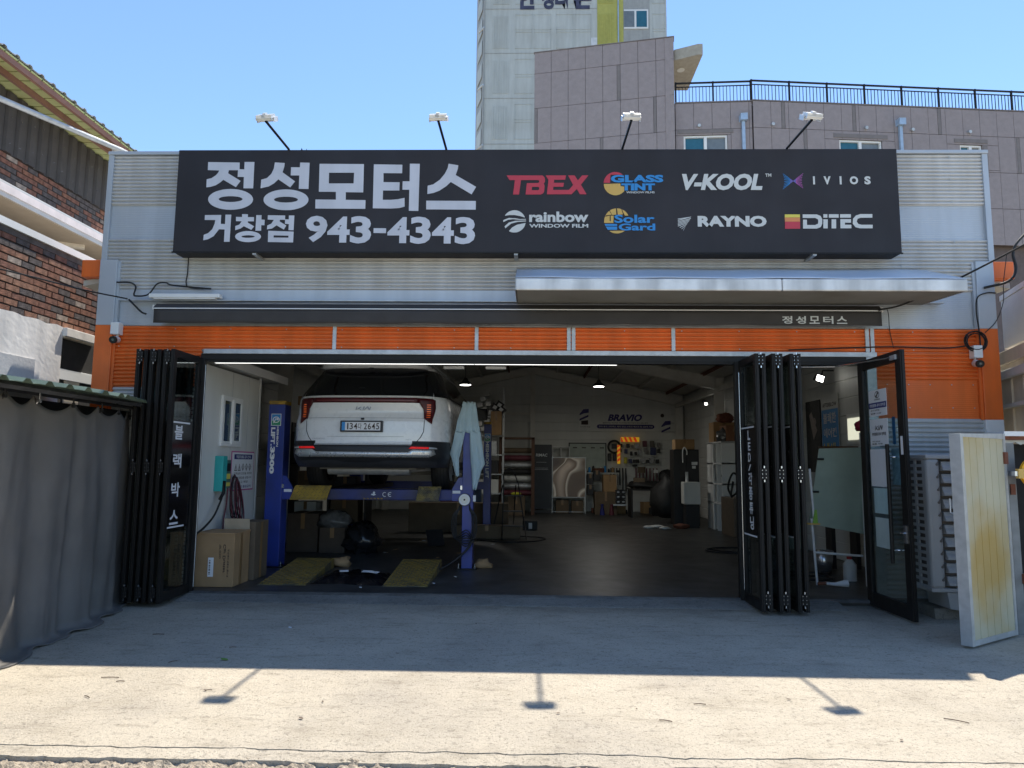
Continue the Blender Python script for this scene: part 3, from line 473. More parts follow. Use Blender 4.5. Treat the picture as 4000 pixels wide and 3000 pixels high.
# ================================================================ FOLDING DOORS
def leaf(parent, xc, y0, y1, z0, z1, tinted=True, name='leaf', lab=None):
    h = .019
    o = MB().box(xc-h, xc+h, y0, y0+.062, z0, z1).box(xc-h, xc+h, y1-.062, y1, z0, z1).box(xc-h, xc+h, y0+.062, y1-.062, z1-.07, z1).box(xc-h, xc+h, y0+.062, y1-.062, z0, z0+.09)
    # raised gaskets on the closing edges
    o.box(xc-.008, xc+.008, y0-.008, y0, z0+.01, z1-.01)
    L_ = o.build(name, 'black', parent, bevel=.0025)
    MB().box(xc-.003, xc+.003, y0+.062, y1-.062, z0+.09, z1-.07).build('pane', 'glass', L_)
    return L_
def hinges(parent, xs_, y, zs):
    for x in xs_:
        for z in zs:
            mb = MB().box(x-.024, x+.024, y-.012, y-.006, z-.05, z+.05); mb.tube([(x, y-.012, z-.055), (x, y-.012, z+.055)], .006, 8)
            hg = mb.build('hinge', 'black', parent)
            s_ = MB()
            for dx in (-.017, .017):
                for dz in (-.035, 0, .035): s_.box(x+dx-.0028, x+dx+.0028, y-.0145, y-.012, z+dz-.0028, z+dz+.0028)
            s_.box(x-.005, x+.005, y-.020, y-.012, z+.055, z+.075); s_.box(x-.005, x+.005, y-.020, y-.012, z-.075, z-.055)
            s_.build('screw', 'steel', hg)
DL = thing('folding_door', 'stack of black framed glass folding door leaves with white Korean letters, folded at the left jamb', 'door', (-3.65, -.3, .05))
for i, x in enumerate((-3.858, -3.788, -3.722, -3.652, -3.586)):
    leaf(DL, x, -.60+.008*(i % 2), -.03, .045, 2.478)
l6 = leaf(DL, -3.497, -.63, -.045, .045, 2.476)
hinges(DL, (-3.823, -3.687, -3.552), -.61, (2.40, 1.32, .14))
MB().box(-3.500, -3.445, -.045, .0, .05, 2.46).build('end_stile', 'black', DL, bevel=.003)
MB().tube([(-3.442, -.03, .1), (-3.442, -.03, 2.4)], .004, 6).build('seal_strip', 'galv', DL)
fx = FX(-3.4935)
MB().sheet([[(-.568, .72), (-.107, .72), (-.107, 1.79), (-.568, 1.79)]], fx, .0010).build('film', nmat('black_film', (.006, .006, .007), .15), DL)
mb = MB(); mb.sheet([[(-.566, 1.757), (-.20, 1.757), (-.20, 1.773), (-.566, 1.773)]], fx, .0025); mb.sheet([[(-.566, .730), (-.21, .730), (-.21, .746), (-.566, .746)]], fx, .0025)
for ch, z0 in (('블', 1.595), ('랙', 1.315), ('박', 1.03), ('스', .762)): text(mb, ch, fx, -.505, -.335, z0, z0+.14, .0015, .022)
mb.build('lettering', 'paper', DL)
DR = thing('folding_door', 'stack of black framed glass folding door leaves lettered LED, folded right of the wide opening', 'door', (2.4, -.3, .05))
lv = (2.195, 2.262, 2.358, 2.425, 2.53, 2.60)
for i, x in enumerate(lv): leaf(DR, x, -.585+.006*(i % 2), -.04, .035, 2.468)
hinges(DR, (2.229, 2.392, 2.567), -.585, (2.40, 1.31, .15))
MB().box(2.135, 2.215, -.05, .02, .04, 2.462).build('end_stile', 'black', DR, bevel=.003); MB().tube([(2.175, -.053, .15), (2.175, -.053, 2.35)], .004, 6).build('seal_strip', 'steel', DR)
fm = lambda u, v, w_: (2.1915-w_, u, v)
for xx in (2.1925, 2.355, 2.527): MB().sheet([[(-.52, .70), (-.10, .70), (-.10, 1.79), (-.52, 1.79)]], lambda u, v, w_: (xx-w_, u, v), .001).build('film', bpy.data.materials['black_film'], DR)
fr = lambda u, v, w_: (2.190-w_, -u, v)
mb = MB(); mb.sheet([[(.09, 1.755), (.50, 1.755), (.50, 1.771), (.09, 1.771)]], fr, .017); mb.sheet([[(.10, .705), (.51, .705), (.51, .721), (.10, .721)]], fr, .017)
for ch, za, zb, ua, ub in (('L', 1.64, 1.735, .255, .335), ('E', 1.535, 1.62, .255, .335), ('D', 1.425, 1.515, .25, .335), ('/', 1.34, 1.40, .25, .34), ('각', 1.20, 1.32, .245, .36), ('종', 1.05, 1.18, .25, .36), ('튜', .915, 1.03, .25, .365), ('닝', .765, .895, .26, .375)):
    text(mb, ch, fr, ua, ub, za, zb, .0035, .03)
mb.build('lettering', 'paper', DR)
for xx in (2.3385, 2.5105):
    m_ = MB().box(xx-.001, xx, -.52, -.09, 1.757, 1.770); m_.box(xx-.001, xx, -.52, -.09, .707, .720); m_.build('lettering', 'paper', DR)
DS = thing('swing_door', 'open black framed glass swing door with paper notices and long pull handles', 'door', (3.44, 0, .03))
o = MB().box(3.418, 3.462, -.10, .0, .02, 2.47).box(3.418, 3.462, -.86, -.76, .02, 2.47).box(3.42, 3.46, -.76, -.10, 2.37, 2.47).box(3.42, 3.46, -.76, -.10, .02, .15)
o.box(3.430, 3.450, -.87, -.86, .03, 2.46).build('door_frame', 'black', DS, bevel=.003)
MB().box(3.437, 3.443, -.76, -.10, .15, 2.37).build('pane', 'glass', DS)
for x in (3.37, 3.51):
    MB().tube([(x, -.64, .50), (x, -.64, 1.60)], .018, 12).build('pull_handle', 'black', DS, smooth='auto')
    MB().tube([(x, -.64, .62), (3.44, -.64, .62)], .009, 8).tube([(x, -.64, 1.48), (3.44, -.64, 1.48)], .009, 8).build('handle_bolt', 'steel', DS, smooth=True)
MB().box(3.408, 3.418, -.83, -.78, .70, .86).tube([(3.41, -.80, .79), (3.385, -.80, .79), (3.385, -.77, .79)], .008, 8).build('lock', 'steel', DS)
MB().box(3.40, 3.418, -.80, -.70, 2.385, 2.43).build('door_closer', 'galv', DS); MB().tube([(3.40, -.72, 2.41), (3.15, -.10, 2.41), (2.75, .02, 2.42)], .007, 6).build('closer_arm', 'steel', DS)
MB().box(3.4165, 3.4175, -.835, -.795, 1.50, 1.67).build('notice', 'paper', DS)
def notice(z0, z1, ya, yb, mat='paper', prints=(), col='navy'):
    b_ = MB().box(3.4335, 3.4355, ya, yb, z0, z1).build('notice', mat, DS)
    fl = lambda u, v, w_: (3.433-w_, ya+(yb-ya)*(1-u), z0+(z1-z0)*v)
    for kind, args, mm in prints:
        m_ = MB()
        if kind == 'bar': m_.sheet([[(args[0], args[2]), (args[1], args[2]), (args[1], args[3]), (args[0], args[3])]], fl, .0008)
        if kind == 'txt': text(m_, args[0], fl, *args[1:5], .0016, .02)
        if kind == 'oval':
            m_.sheet([circ(.5, .81, .13, 24, .13), circ(.5, .81, .11, 24, .105)], fl, .0010); m_.sheet([[(.44, .70), (.48, .70), (.56, .92), (.52, .92)]], fl, .0014)
            m_.sheet([[(.40, .76), (.43, .73), (.60, .86), (.58, .89)]], fl, .0018)
        if kind == 'mark': kia(m_, fl, .28, .74, .58, .76, .0010)
        m_.build('print', mm, b_)
def kia(mb, f, x0, x1, z0, z1, w):
    # the angular four-stroke word mark
    X = lambda t: x0+(x1-x0)*t; Z = lambda t: z0+(z1-z0)*t; q = lambda *p: mb.sheet([[(X(a), Z(b)) for a, b in p]], f, w)
    q((.02, .0), (.08, .0), (.14, 1), (.08, 1)); q((.10, .25), (.30, .9), (.40, .9), (.18, .15)); q((.17, .45), (.24, .55), (.44, 0), (.34, 0))
    q((.44, 0), (.52, 0), (.60, 1), (.52, 1)); q((.52, 0), (.60, 0), (.80, .85), (.74, 1)); q((.74, 1), (.82, 1), (.90, .1), (.83, .1)); q((.83, .1), (.90, 0), (1, .85), (.95, 1))
notice(1.885, 2.145, -.54, -.185, prints=[('oval', 0, 'ink'), ('txt', ('HYUNDAI', .34, .66, .60, .66), 'ink'), ('bar', (0, 1, .30, .52), 'navy'), ('txt', ('썬팅필름 공식 장착점', .06, .94, .35, .47), 'paper'), ('txt', ('공식 장착점', .1, .6, .20, .25), 'ink'), ('txt', ('필름 시공', .1, .7, .08, .13), 'ink')])
notice(1.592, 1.855, -.54, -.188, prints=[('mark', 0, 'ink'), ('txt', ('썬팅필름 공식 장착점', .12, .90, .38, .50), 'ink'), ('txt', ('공식 장착점', .12, .55, .15, .19), 'ink'), ('txt', ('필름 시공', .1, .7, .05, .10), 'ink')])
notice(1.195, 1.560, -.525, -.168); 
M['teal_paper'] = nmat('teal_backed_paper', (.42, .58, .58), .6); M['mint'] = nmat('frosted_sheet', (.52, .60, .56), .5, var=.12, vscale=4)
notice(.935, 1.18, -.52, -.208, 'teal_paper'); notice(.61, .895, -.515, -.21, 'mint')
MB().sheet([[(-.66, 1.60), (-.60, 1.60), (-.60, 1.86), (-.66, 1.86)]], lambda u, v, w_: (3.446+w_, u, v)).build('notice', 'blue', DS)
T = thing('number_plate_sheet', 'blue and white sheet taped to the lower notices of the swing door', 'paper', (3.45, -.62, 1.3))
MB().sheet([[(-.74, 1.22), (-.56, 1.22), (-.56, 1.56), (-.74, 1.56)]], lambda u, v, w_: (3.448+w_, u, v)).build('sheet', nmat('pale_blue_sheet', (.35, .55, .72), .5, var=.3, vscale=18), T, solid=.001)
# ================================================================ WHITE SITE CABIN inside the left jamb
C_ = thing('site_cabin', 'white sandwich panel cabin inside the garage at the left, with a small window', 'cabin', (-4.0, .6, .05))
MB().box(-4.42, -3.60, .14, 1.96, .05, 2.46).build('wall', 'panelw', C_)
for y in (1.06, 1.55, 1.88): MB().box(-3.5995, -3.5975, y-.004, y+.004, .05, 2.46).build('seam', 'galv', C_)
MB().box(-4.42, -3.47, .12, 2.62, 2.49, 2.575).build('roof', 'panelw', C_, bevel=.004); MB().box(-3.475, -3.465, .12, 2.62, 2.475, 2.58).build('roof_trim', 'whitep', C_)
MB().box(-3.61, -3.596, 1.92, 1.965, .05, 2.49).build('corner_trim', 'whitep', C_)
wf = MB().box(-3.60, -3.572, .75, 1.33, 1.56, 1.593).box(-3.60, -3.572, .75, 1.33, 2.122, 2.155).box(-3.60, -3.572, .75, .79, 1.593, 2.122).box(-3.60, -3.572, 1.29, 1.33, 1.593, 2.122).build('window_frame', 'whitep', C_, bevel=.003)
MB().box(-3.599, -3.580, .79, 1.07, 1.593, 1.62).box(-3.599, -3.580, .79, 1.07, 2.10, 2.122).box(-3.599, -3.58, .79, .825, 1.62, 2.10).box(-3.599, -3.58, 1.02, 1.07, 1.62, 2.10).build('sash', 'whitep', wf)
MB().box(-3.58, -3.562, 1.03, 1.29, 1.593, 1.63).box(-3.58, -3.562, 1.03, 1.29, 2.09, 2.122).box(-3.58, -3.562, 1.03, 1.08, 1.63, 2.09).box(-3.58, -3.562, 1.25, 1.29, 1.63, 2.09).build('sash', 'whitep', wf)
MB().box(-3.599, -3.590, .825, 1.02, 1.62, 2.10).box(-3.578, -3.570, 1.08, 1.25, 1.63, 2.09).build('pane', 'darkglass', wf)
T = thing('safety_notice', 'white safety notice with pink border and blue heading on the cabin wall', 'notice', (-3.595, 1.45, 1.05))
MB().box(-3.5965, -3.592, 1.11, 1.815, 1.025, 1.51).build('board', nmat('pink_border', (.5, .09, .28), .5), T); MB().box(-3.5925, -3.5905, 1.127, 1.80, 1.042, 1.494).build('sheet', 'paper', T)
fc = lambda u, v, w_: (-3.590+w_, 1.11+(u-.40)*1.093, 1.025+(v-1.055)*1.09)
m_ = MB().sheet([[(.47, 1.41), (.98, 1.41), (.98, 1.465), (.47, 1.465)]], fc).build('heading', 'navy', T); m_ = MB(); text(m_, '작업장 출입 금지 안내', fc, .52, .93, 1.42, 1.455, .001, .02); m_.build('lettering', 'paper', T)
m_ = MB()
for i in range(5):
    u = .48+i*.10; P_ = [(u, 1.28), (u+.08, 1.28), (u+.04, 1.36)] if i in (0, 1) else [(u+.04, 1.275), (u+.08, 1.32), (u+.04, 1.365), (u, 1.32)]
    Q_ = [((a-u-.04)*.72+u+.04, (b-1.315)*.72+1.315) for a, b in P_]; m_.sheet([P_, Q_], fc, .0005); m_.sheet([[(u+.033, 1.295), (u+.047, 1.295), (u+.047, 1.33), (u+.033, 1.33)]], fc, .0007)
m_.build('pictogram', 'ink', T); m_ = MB()
for i, t in enumerate(('고객님의 안전을 위하여', '작업장 출입을 금합니다', '안전사고 예방')): text(m_, t, fc, .47, .98-.1*(i == 2), 1.235-i*.048, 1.262-i*.048, .0005, .01)
m_.build('lettering', 'ink', T); m_ = MB(); text(m_, '관계자외 출입금지', fc, .48, .97, 1.085, 1.115, .0005, .02); m_.build('lettering', 'navy', T)
T = thing('charger_box', 'teal electrical charger box with yellow labels on the cabin wall', 'box', (-3.55, .8, 1.2))
MB().box(-3.60, -3.50, .67, .785, 1.04, 1.445).build('housing', nmat('teal_paint', (.03, .38, .36), .5), T, bevel=.006); MB().box(-3.60, -3.52, .785, .94, 1.075, 1.40).build('front_plate', nmat('green_plate', (.06, .16, .13), .4), T, bevel=.004)
MB().box(-3.519, -3.515, .81, .92, 1.27, 1.36).build('display', 'rubber', T); MB().box(-3.519, -3.515, .81, .92, 1.095, 1.14).box(-3.519, -3.515, .81, .92, 1.18, 1.24).build('label', M['lemon'], T)
MB().tube([(-3.49, .70, 1.16), (-3.49, .69, 1.02), (-3.51, .65, .95)], .02, 8).build('socket', 'black', T, smooth=True)
mb = MB()
for i in range(6):
    w_ = .10+.018*(i % 3); mb.tube([(-3.54+.012*i, 1.10+.012*i+w_*math.sin(t/12*2*math.pi+.3*i), .965-.26*math.cos(t/12*2*math.pi+.1*i)-.012*i) for t in range(13)], .0075, 6, mi=i % 2)
o = mb.build('hose_coil', ['rubber', nmat('maroon_hose', (.12, .02, .035), .5)], None, smooth=True); tag(o, 'hanging coil of black and maroon hoses on the cabin wall', 'hose')
cable('power_cable', 'black cable looping from the charger box to the door jamb', [(-3.5, .70, 1.0), (-3.5, .64, .92), (-3.5, .5, .78), (-3.5, .3, .68), (-3.50, .1, .62)], .012)
cable('power_cable', 'maroon hose hanging down the cabin wall behind the boxes', [(-3.57, 1.0, 1.2), (-3.57, .98, .9), (-3.57, .92, .7), (-3.56, .9, .5)], .009, mat=bpy.data.materials['maroon_hose'], cat='hose')
# cardboard boxes
T = thing('cardboard_box', 'large brown cardboard box with a white label standing in front of the cabin', 'box', (-3.35, .45, .05))
MB().box(-3.575, -3.145, .24, .66, .052, .62).build('carton', 'cardboard', T, bevel=.006)
MB().box(-3.58, -3.14, .235, .665, .60, .622).build('lid_flap', 'cardboard', T, bevel=.003); MB().box(-3.1445, -3.1435, .40, .46, .06, .61).build('tape', 'tape', T)
fb = FY(.2365); m_ = MB(); rotf = lambda u, v, w_: (-3.24-(v-.05), .2385-w_, .50-u)
for s_, v0, v1, u0, u1 in (('초극세사 자동차 털이개', .055, .075, .05, .34), ('Car Duster', .095, .125, .0, .30), ('TBT ECHO', .145, .165, .0, .15)): text(m_, s_, rotf, u0, u1, v0-.05, v1-.05, .001, .02)
m_.build('lettering', 'ink', T)
MB().box(-3.42, -3.36, .2365, .2375, .16, .36).build('label', 'paper', T); m_ = MB(); rot2 = lambda u, v, w_: (-3.415+v, .236-w_, .345-u)
for i in range(9): m_.sheet([[(.01+.018*i, .005), (.017+.018*i+.005*(i % 2), .005), (.017+.018*i+.005*(i % 2), .022), (.01+.018*i, .022)]], rot2, .0004)
m_.build('barcode', 'ink', T)
T = thing('cardboard_box', 'open pale cardboard box behind the large labelled one, flap up', 'box', (-3.2, .9, .05))
MB().box(-3.30, -3.10, .70, 1.10, .052, .70).build('carton', 'cardboard2', T, bevel=.005); MB().box(-3.45, -3.16, .668, .676, .622, .74, rx=R(6)).build('lid_flap', nmat('pale_cardboard', (.42, .34, .24), .8), T); MB().box(-3.099, -3.098, .86, .92, .06, .69).build('tape', 'tape', T)
# ================================================================ FOUR POST LIFT
M['lblue'] = nmat('lift_blue', (.022, .045, .27), .38, var=.10, vscale=4, grime=(.02, .03, .09), gscale=3, gamt=.5)
M['lyellow'] = nmat('lift_yellow', (.38, .24, .03), .7, var=.2, vscale=8, grime=(.09, .07, .035), gscale=6, gamt=.85)
M['tread'] = nmat('worn_tread', (.10, .085, .055), .6, var=.4, vscale=14, grime=(.30, .21, .03), gscale=7, gamt=.9)
LF = thing('car_lift', 'blue four-post car lift with yellow caps, holding up the white minivan', 'lift', (-2.05, 3.9, .05))
XL, XR = -3.295, -.785
def col_(xc, yc, s, front):
    w_ = .105 if xc < -2 else .068
    P_ = [(xc-w_, yc-.09), (xc+w_, yc-.09), (xc+w_, yc+.11), (xc-w_, yc+.11)]
    mb = MB().box(xc-w_, xc+w_, yc-.10, yc-.085, .05, 2.13).box(xc-w_, xc-w_+.012, yc-.085, yc+.12, .05, 2.13).box(xc+w_-.012, xc+w_, yc-.085, yc+.12, .05, 2.13)
    mb.box(xc-w_, xc-w_+.04, yc+.12, yc+.132, .05, 2.13).box(xc+w_-.04, xc+w_, yc+.12, yc+.132, .05, 2.13)
    o_ = mb.build('post', 'lblue', LF, bevel=.004)
    MB().box(xc-w_-.004, xc+w_+.004, yc-.104, yc+.135, 2.13, 2.180).build('cap', 'lyellow', o_, bevel=.01)
    MB().box(xc-w_-.06, xc+w_+.06, yc-.15, yc+.18, .051, .062).build('base_plate', 'black', o_)
    mb = MB()
    for dx in (-w_-.035, w_+.035): mb.tube([(xc+dx, yc-.11, .06), (xc+dx, yc-.11, .12)], .01, 6)
    mb.build('anchor_bolt', 'steel', o_)
    return o_
pl = col_(XL, 1.85, 1, 1); pr = col_(XR, 1.87, -1, 1); pb = col_(-.79, 6.15, -1, 0); col_(XL, 6.15, 1, 0)
m_ = MB(); vv = lambda u, v, w_: (-3.36+v, 1.748-w_, 1.83-u)
text(m_, 'LIFT.', vv, 0, .24, .0, .055, .0015, .05); text(m_, '3300', vv, .25, .60, .0, .06, .0015, .06); text(m_, 'HESHBON', vv, -.01, .25, .075, .10, .0015, .04)
m_.build('lettering', 'whitep', pl)
m_ = MB(); vv2 = lambda u, v, w_: (-.82+v, 6.048-w_, 1.80-u); text(m_, 'HESHBON LIFT', vv2, 0, .68, .0, .06, .0015, .03); m_.build('lettering', 'galv', pb)
def badge(x, y, z, s, par):
    ff = lambda u, v, w_: (x+u*s, y-w_, z+v*s)
    MB().sheet([[(-.5, -.6), (.5, -.6), (.5, .6), (-.5, .6)]], ff, .0005).build('label', 'paper', par)
    MB().sheet([[(-.44, -.1), (.44, -.1), (.44, .54), (-.44, .54)]], ff, .001).build('label', 'blue', par)
    MB().sheet([[(-.44, -.54), (.44, -.54), (.44, -.1), (-.44, -.1)]], ff, .001).build('label', nmat('green_print', (.02, .28, .14), .5), par)
    MB().sheet([circ(0, 0, .36, 20, .32), circ(0, 0, .27, 20, .23)], ff, .0015).sheet([circ(.12, .06, .12, 12)], ff, .0018).sheet([[(-.3, -.35), (-.2, -.35), (.0, .1), (-.08, .15)]], ff, .0019).build('emblem', 'paper', par)
badge(-3.30, 1.75, 1.93, .13, pl); badge(-.79, 6.05, 1.88, .12, pb)
bm_ = MB().box(-3.19, -.85, 1.80, 1.82, .915, 1.045).box(-3.19, -.85, 1.80, 1.98, 1.035, 1.045).box(-3.19, -.85, 1.80, 1.98, .905, .915).build('crossbeam', nmat('beam_worn_blue', (.025, .035, .16), .5, var=.2, vscale=5, grime=(.05, .04, .035), gscale=2.2, gamt=.9), LF, bevel=.004)
MB().box(-3.19, -.85, 6.05, 6.23, .905, 1.045).build('crossbeam', 'lblue', LF)
ff = FY(1.80); m_ = MB()
# CE mark and arrow glyph
def ringarc(cx, cz, r, a0, a1, t=.008, n=12):
    o_ = [(cx+r*math.cos(R(a0+(a1-a0)*i/n)), cz+r*math.sin(R(a0+(a1-a0)*i/n))) for i in range(n+1)]; q = [(cx+(r-t)*math.cos(R(a0+(a1-a0)*i/n)), cz+(r-t)*math.sin(R(a0+(a1-a0)*i/n))) for i in range(n, -1, -1)]
    return o_+q
m_.sheet([ringarc(-1.86, .978, .030, 60, 300)], ff, .001); m_.sheet([ringarc(-1.79, .978, .030, 60, 300)], ff, .001); m_.sheet([[(-1.82, .974), (-1.785, .974), (-1.785, .982), (-1.82, .982)]], ff, .0014)
m_.sheet([[(-2.04, .97), (-2.01, .965), (-2.01, .958), (-1.97, .975), (-2.01, .992), (-2.01, .984), (-2.03, .988)]], ff, .001); m_.sheet([circ(-2.0, 1.0, .015, 10)], ff, .0012)
m_.build('lettering', 'paper', bm_)
m_ = MB()
for i in range(6): m_.sheet([[(-2.13+i*.045, .917), (-2.105+i*.045, .917), (-2.115+i*.045, .932), (-2.14+i*.045, .932)]], ff, .001)
m_.build('hazard_stripe', M['lyellow'], bm_)
for x0, x1 in ((-2.98, -2.56), (-1.52, -1.10)):
    MB().box(x0, x1, 1.85, 6.4, .95, .998).box(x0, x0+.02, 1.85, 6.4, .998, 1.02).box(x1-.02, x1, 1.85, 6.4, .998, 1.02).build('runway', nmat('runway_dark', (.04, .04, .05), .6, var=.3, vscale=6), LF)
for (a0, a1, b0, b1) in ((-3.02, -2.55, -3.065, -2.59), (-1.42, -1.125, -1.44, -1.15)):
    fl_ = MB().add([(a0, 1.78, 1.085), (a1, 1.78, 1.085), (b1, 1.70, .905), (b0, 1.70, .905), (a0, 1.79, 1.085), (a1, 1.79, 1.085), (b1, 1.71, .905), (b0, 1.71, .905)], [(0, 1, 2, 3), (7, 6, 5, 4), (0, 4, 5, 1), (1, 5, 6, 2), (2, 6, 7, 3), (3, 7, 4, 0)]).build('ramp_flap', 'tread' if a0 > -2 else M['lyellow'], LF)
    t_ = MB()
    for i in range(10):
        for j in range(5):
            u = (i+.5)/10; v = (j+.5)/5; x = (a0+(a1-a0)*u)*(1-v)+(b0+(b1-b0)*u)*v; z = 1.085-.18*v; y = 1.776-.08*v; d = .011 if (i+j) % 2 else -.011
            t_.add([(x-.014, y, z-d), (x+.014, y, z+d), (x+.014, y-.003, z+d+.006), (x-.014, y-.003, z-d+.006)], [(0, 1, 2, 3)])
    t_.build('tread_pattern', M['tread'], fl_)
for s, xp in ((1, -3.19), (-1, -.855)):
    mp_ = lambda u, v, w_: (xp+s*u, w_, v)
    MB().prism([(0, .905), (.13, .905), (.13, 1.06), (.05, 1.20), (0, 1.205)], mp_, 1.775, 1.79).build('bracket_plate', 'lblue', LF, bevel=.002)
    MB().box(xp+s*.075-.05, xp+s*.075+.05, 1.770, 1.7745, 1.0, 1.035).build('label', 'paper', LF)
    MB().box(xp-.0+s*.012-.012, xp+s*.012+.012, 1.755, 1.775, 1.05, 1.10).build('latch', 'steel', LF)
# drive-on ramps lying on the floor
def ramp(x0, x1, xa0, xa1, lab):
    T = thing('drive_on_ramp', lab, 'ramp', ((x0+x1)/2, 1.2, .05), 'loose yellow tread ramps in front of the lift')
    y0, y1 = .44, 1.75; N_ = 22; mb = MB()
    P_ = [(x0, y0, .056), (x1, y0, .056), (xa1, y1, .17), (xa0, y1, .17), (x0, y0, .05), (x1, y0, .05), (xa1, y1, .05), (xa0, y1, .05)]
    mb.add(P_, [(0, 1, 2, 3), (7, 6, 5, 4), (0, 4, 5, 1), (1, 5, 6, 2), (2, 6, 7, 3), (3, 7, 4, 0)]).build('ramp_plate', 'tread', T)
    mb = MB()
    for j in range(N_):
        for i in range(11):
            v = (j+.5)/N_; u = (i+.5)/11; xl = x0+(xa0-x0)*v; xr = x1+(xa1-x1)*v; x = xl+(xr-xl)*u; y = y0+(y1-y0)*v; z = .057+.114*v; d = .018 if (i+j) % 2 else -.018
            mb.add([(x-.017, y-d-.004, z), (x+.017, y+d-.004, z), (x+.017, y+d+.004, z+.004), (x-.017, y-d+.004, z+.004)], [(0, 1, 2, 3)])
    mb.build('tread_pattern', M['lyellow'], T)
ramp(-2.95, -2.42, -2.94, -2.47, 'worn yellow tread ramp on the floor beside the left lift post'); ramp(-1.585, -1.09, -1.59, -1.10, 'worn yellow tread ramp on the floor beside the right lift post')
# black plastic sheet between the ramps
mb = MB(); rows = []
for j in range(16):
    v = j/15; r_ = []
    for i in range(34):
        u = i/33; x = -2.40+.80*u+(-.07 if v > .5 else .0)*0; y = .50+.75*v+.04*math.sin(u*5); ed = min(u, 1-u, v*1.3, (1-v)*1.2); e_ = min(1, ed*7)
        z = .052+e_*(.05+.035*noise.noise(Vector((x*7, y*7, 0)))+.018*noise.noise(Vector((x*22, y*16, 3))))
        r_.append((x+.03*noise.noise(Vector((x*9, y*9, 5))), y+.03*noise.noise(Vector((x*9, y*9, 8))), max(.052, z)))
    rows.append(r_)
o = mb.grid(rows).build('plastic_sheet', nmat('black_plastic', (.006, .006, .008), .25, var=.1), None, smooth=True); tag(o, 'crumpled black plastic sheet lying between the two yellow ramps', 'sheet')
for x, y, a_, w_, l_ in ((-2.13, .93, .3, .055, .10), (-1.86, .92, -.2, .06, .12), (-1.76, .86, -.5, .05, .11)):
    o = MB().box(x-l_/2, x+l_/2, y-w_/2, y+w_/2, .135, .137, rz=a_, rx=.2).build('paper_label', 'paper', None); tag(o, 'white paper slip lying on the crumpled black sheet between the ramps', 'paper', 'paper slips on the black sheet')
# ================================================================ MINIVAN
V_ = thing('minivan', 'white minivan seen from behind, raised on the blue lift, with red full-width tail lamp', 'minivan', (-2.03, 1.15, 1.0))
CX, CY, CZ = -2.03, 1.15, 1.0
def lerp(tab, t):
    if t <= tab[0][0]: return tab[0][1]
    for (a, x), (b, y) in zip(tab, tab[1:]):
        if t <= b: k = (t-a)/(b-a); return x+(y-x)*k
    return tab[-1][1]
PR = [(.20, .30), (.30, .17), (.38, .06), (.47, .0), (.56, .0), (.60, .015), (.62, .055), (.75, .055), (.90, .06), (.93, .085), (1.0, .11), (1.12, .10), (1.18, .10), (1.205, .12), (1.25, .15), (1.6, .44), (1.61, .34), (1.655, .36), (1.69, .50), (1.72, .75), (1.745, 1.2)]
WD = [(.20, .90), (.32, .965), (.45, .99), (.60, .995), (.90, .995), (1.05, .985), (1.18, .965), (1.25, .945), (1.60, .765), (1.655, .70), (1.69, .64), (1.72, .55), (1.745, .35)]
FRY = [(.2, 5.05), (.6, 5.15), (.85, 5.08), (1.0, 4.75), (1.1, 4.15), (1.6, 3.1), (1.7, 2.8), (1.745, 2.5)]
def plan(z, s):
    """s in 0..1 from rear centre along the right side to front centre -> (x,y) car-local"""
    y0 = lerp(PR, z); w_ = lerp(WD, z); y1 = lerp(FRY, z); rc = min(.55, (y1-y0)*.3)
    if s < .35:
        a = s/.35; x = w_*math.sin(a*math.pi/2)**.80; t = x/w_; return (x, y0+rc*(1-(1-min(1, t)**4.2)**(1/2.2)))
    if s < .8: a = (s-.35)/.45; return (w_, y0+rc+(y1-y0-2*rc)*a)
    a = (s-.8)/.2; x = w_*math.cos(a*math.pi/2)**.8; return (x, y1-rc*(1-(1-(x/w_)**4)**(.5)))
zs = [.325+.025*i for i in range(57)]; zs = [z for z in zs if z < 1.59]+[1.60, 1.608, 1.63, 1.655, 1.67, 1.69, 1.705, 1.72, 1.735, 1.745]
ns = [i/14*.35 for i in range(14)]+[.35+.45*i/110 for i in range(111)]+[.8+.2*(i+1)/12 for i in range(12)]
ss = [-s for s in reversed(ns[1:])]+ns
body = MB(); rows = []
for z in zs:
    rows.append([(CX+(-1 if s < 0 else 1)*plan(z, abs(s))[0], CY+plan(z, abs(s))[1], CZ+z) for s in ss])
n = len(ss); vs = [p for r_ in rows for p in r_]; fw_, fb_ = [], []
WY = (1.10, 4.19)
for i in range(len(zs)-1):
    for k in range(n-1):
        f_ = (i*n+k, i*n+k+1, (i+1)*n+k+1, (i+1)*n+k); c_ = [sum(vs[q][a] for q in f_)/4 for a in range(3)]; x, y, z = c_[0]-CX, c_[1]-CY, c_[2]-CZ
        if any((y-wy)**2+(z-.36)**2 < .395**2 for wy in WY) and abs(x) > .8 and z < .78: continue
        arch = any((y-wy)**2+(z-.36)**2 < .455**2 for wy in WY) and abs(x) > .8
        zb = .605+(.045 if abs(x) > .62 else 0)
        rear = y < .62 and z < zb
        blk = z < .40 or arch or (rear and not (.0 > 1)) or (z < .60 and y < .72)
        (fb_ if blk else fw_).append(f_)
ids = {0: fw_, 1: fb_}
body.v = [Vector(p) for p in vs]; body.f = fw_+fb_; body.m = [0]*len(fw_)+[1]*len(fb_)
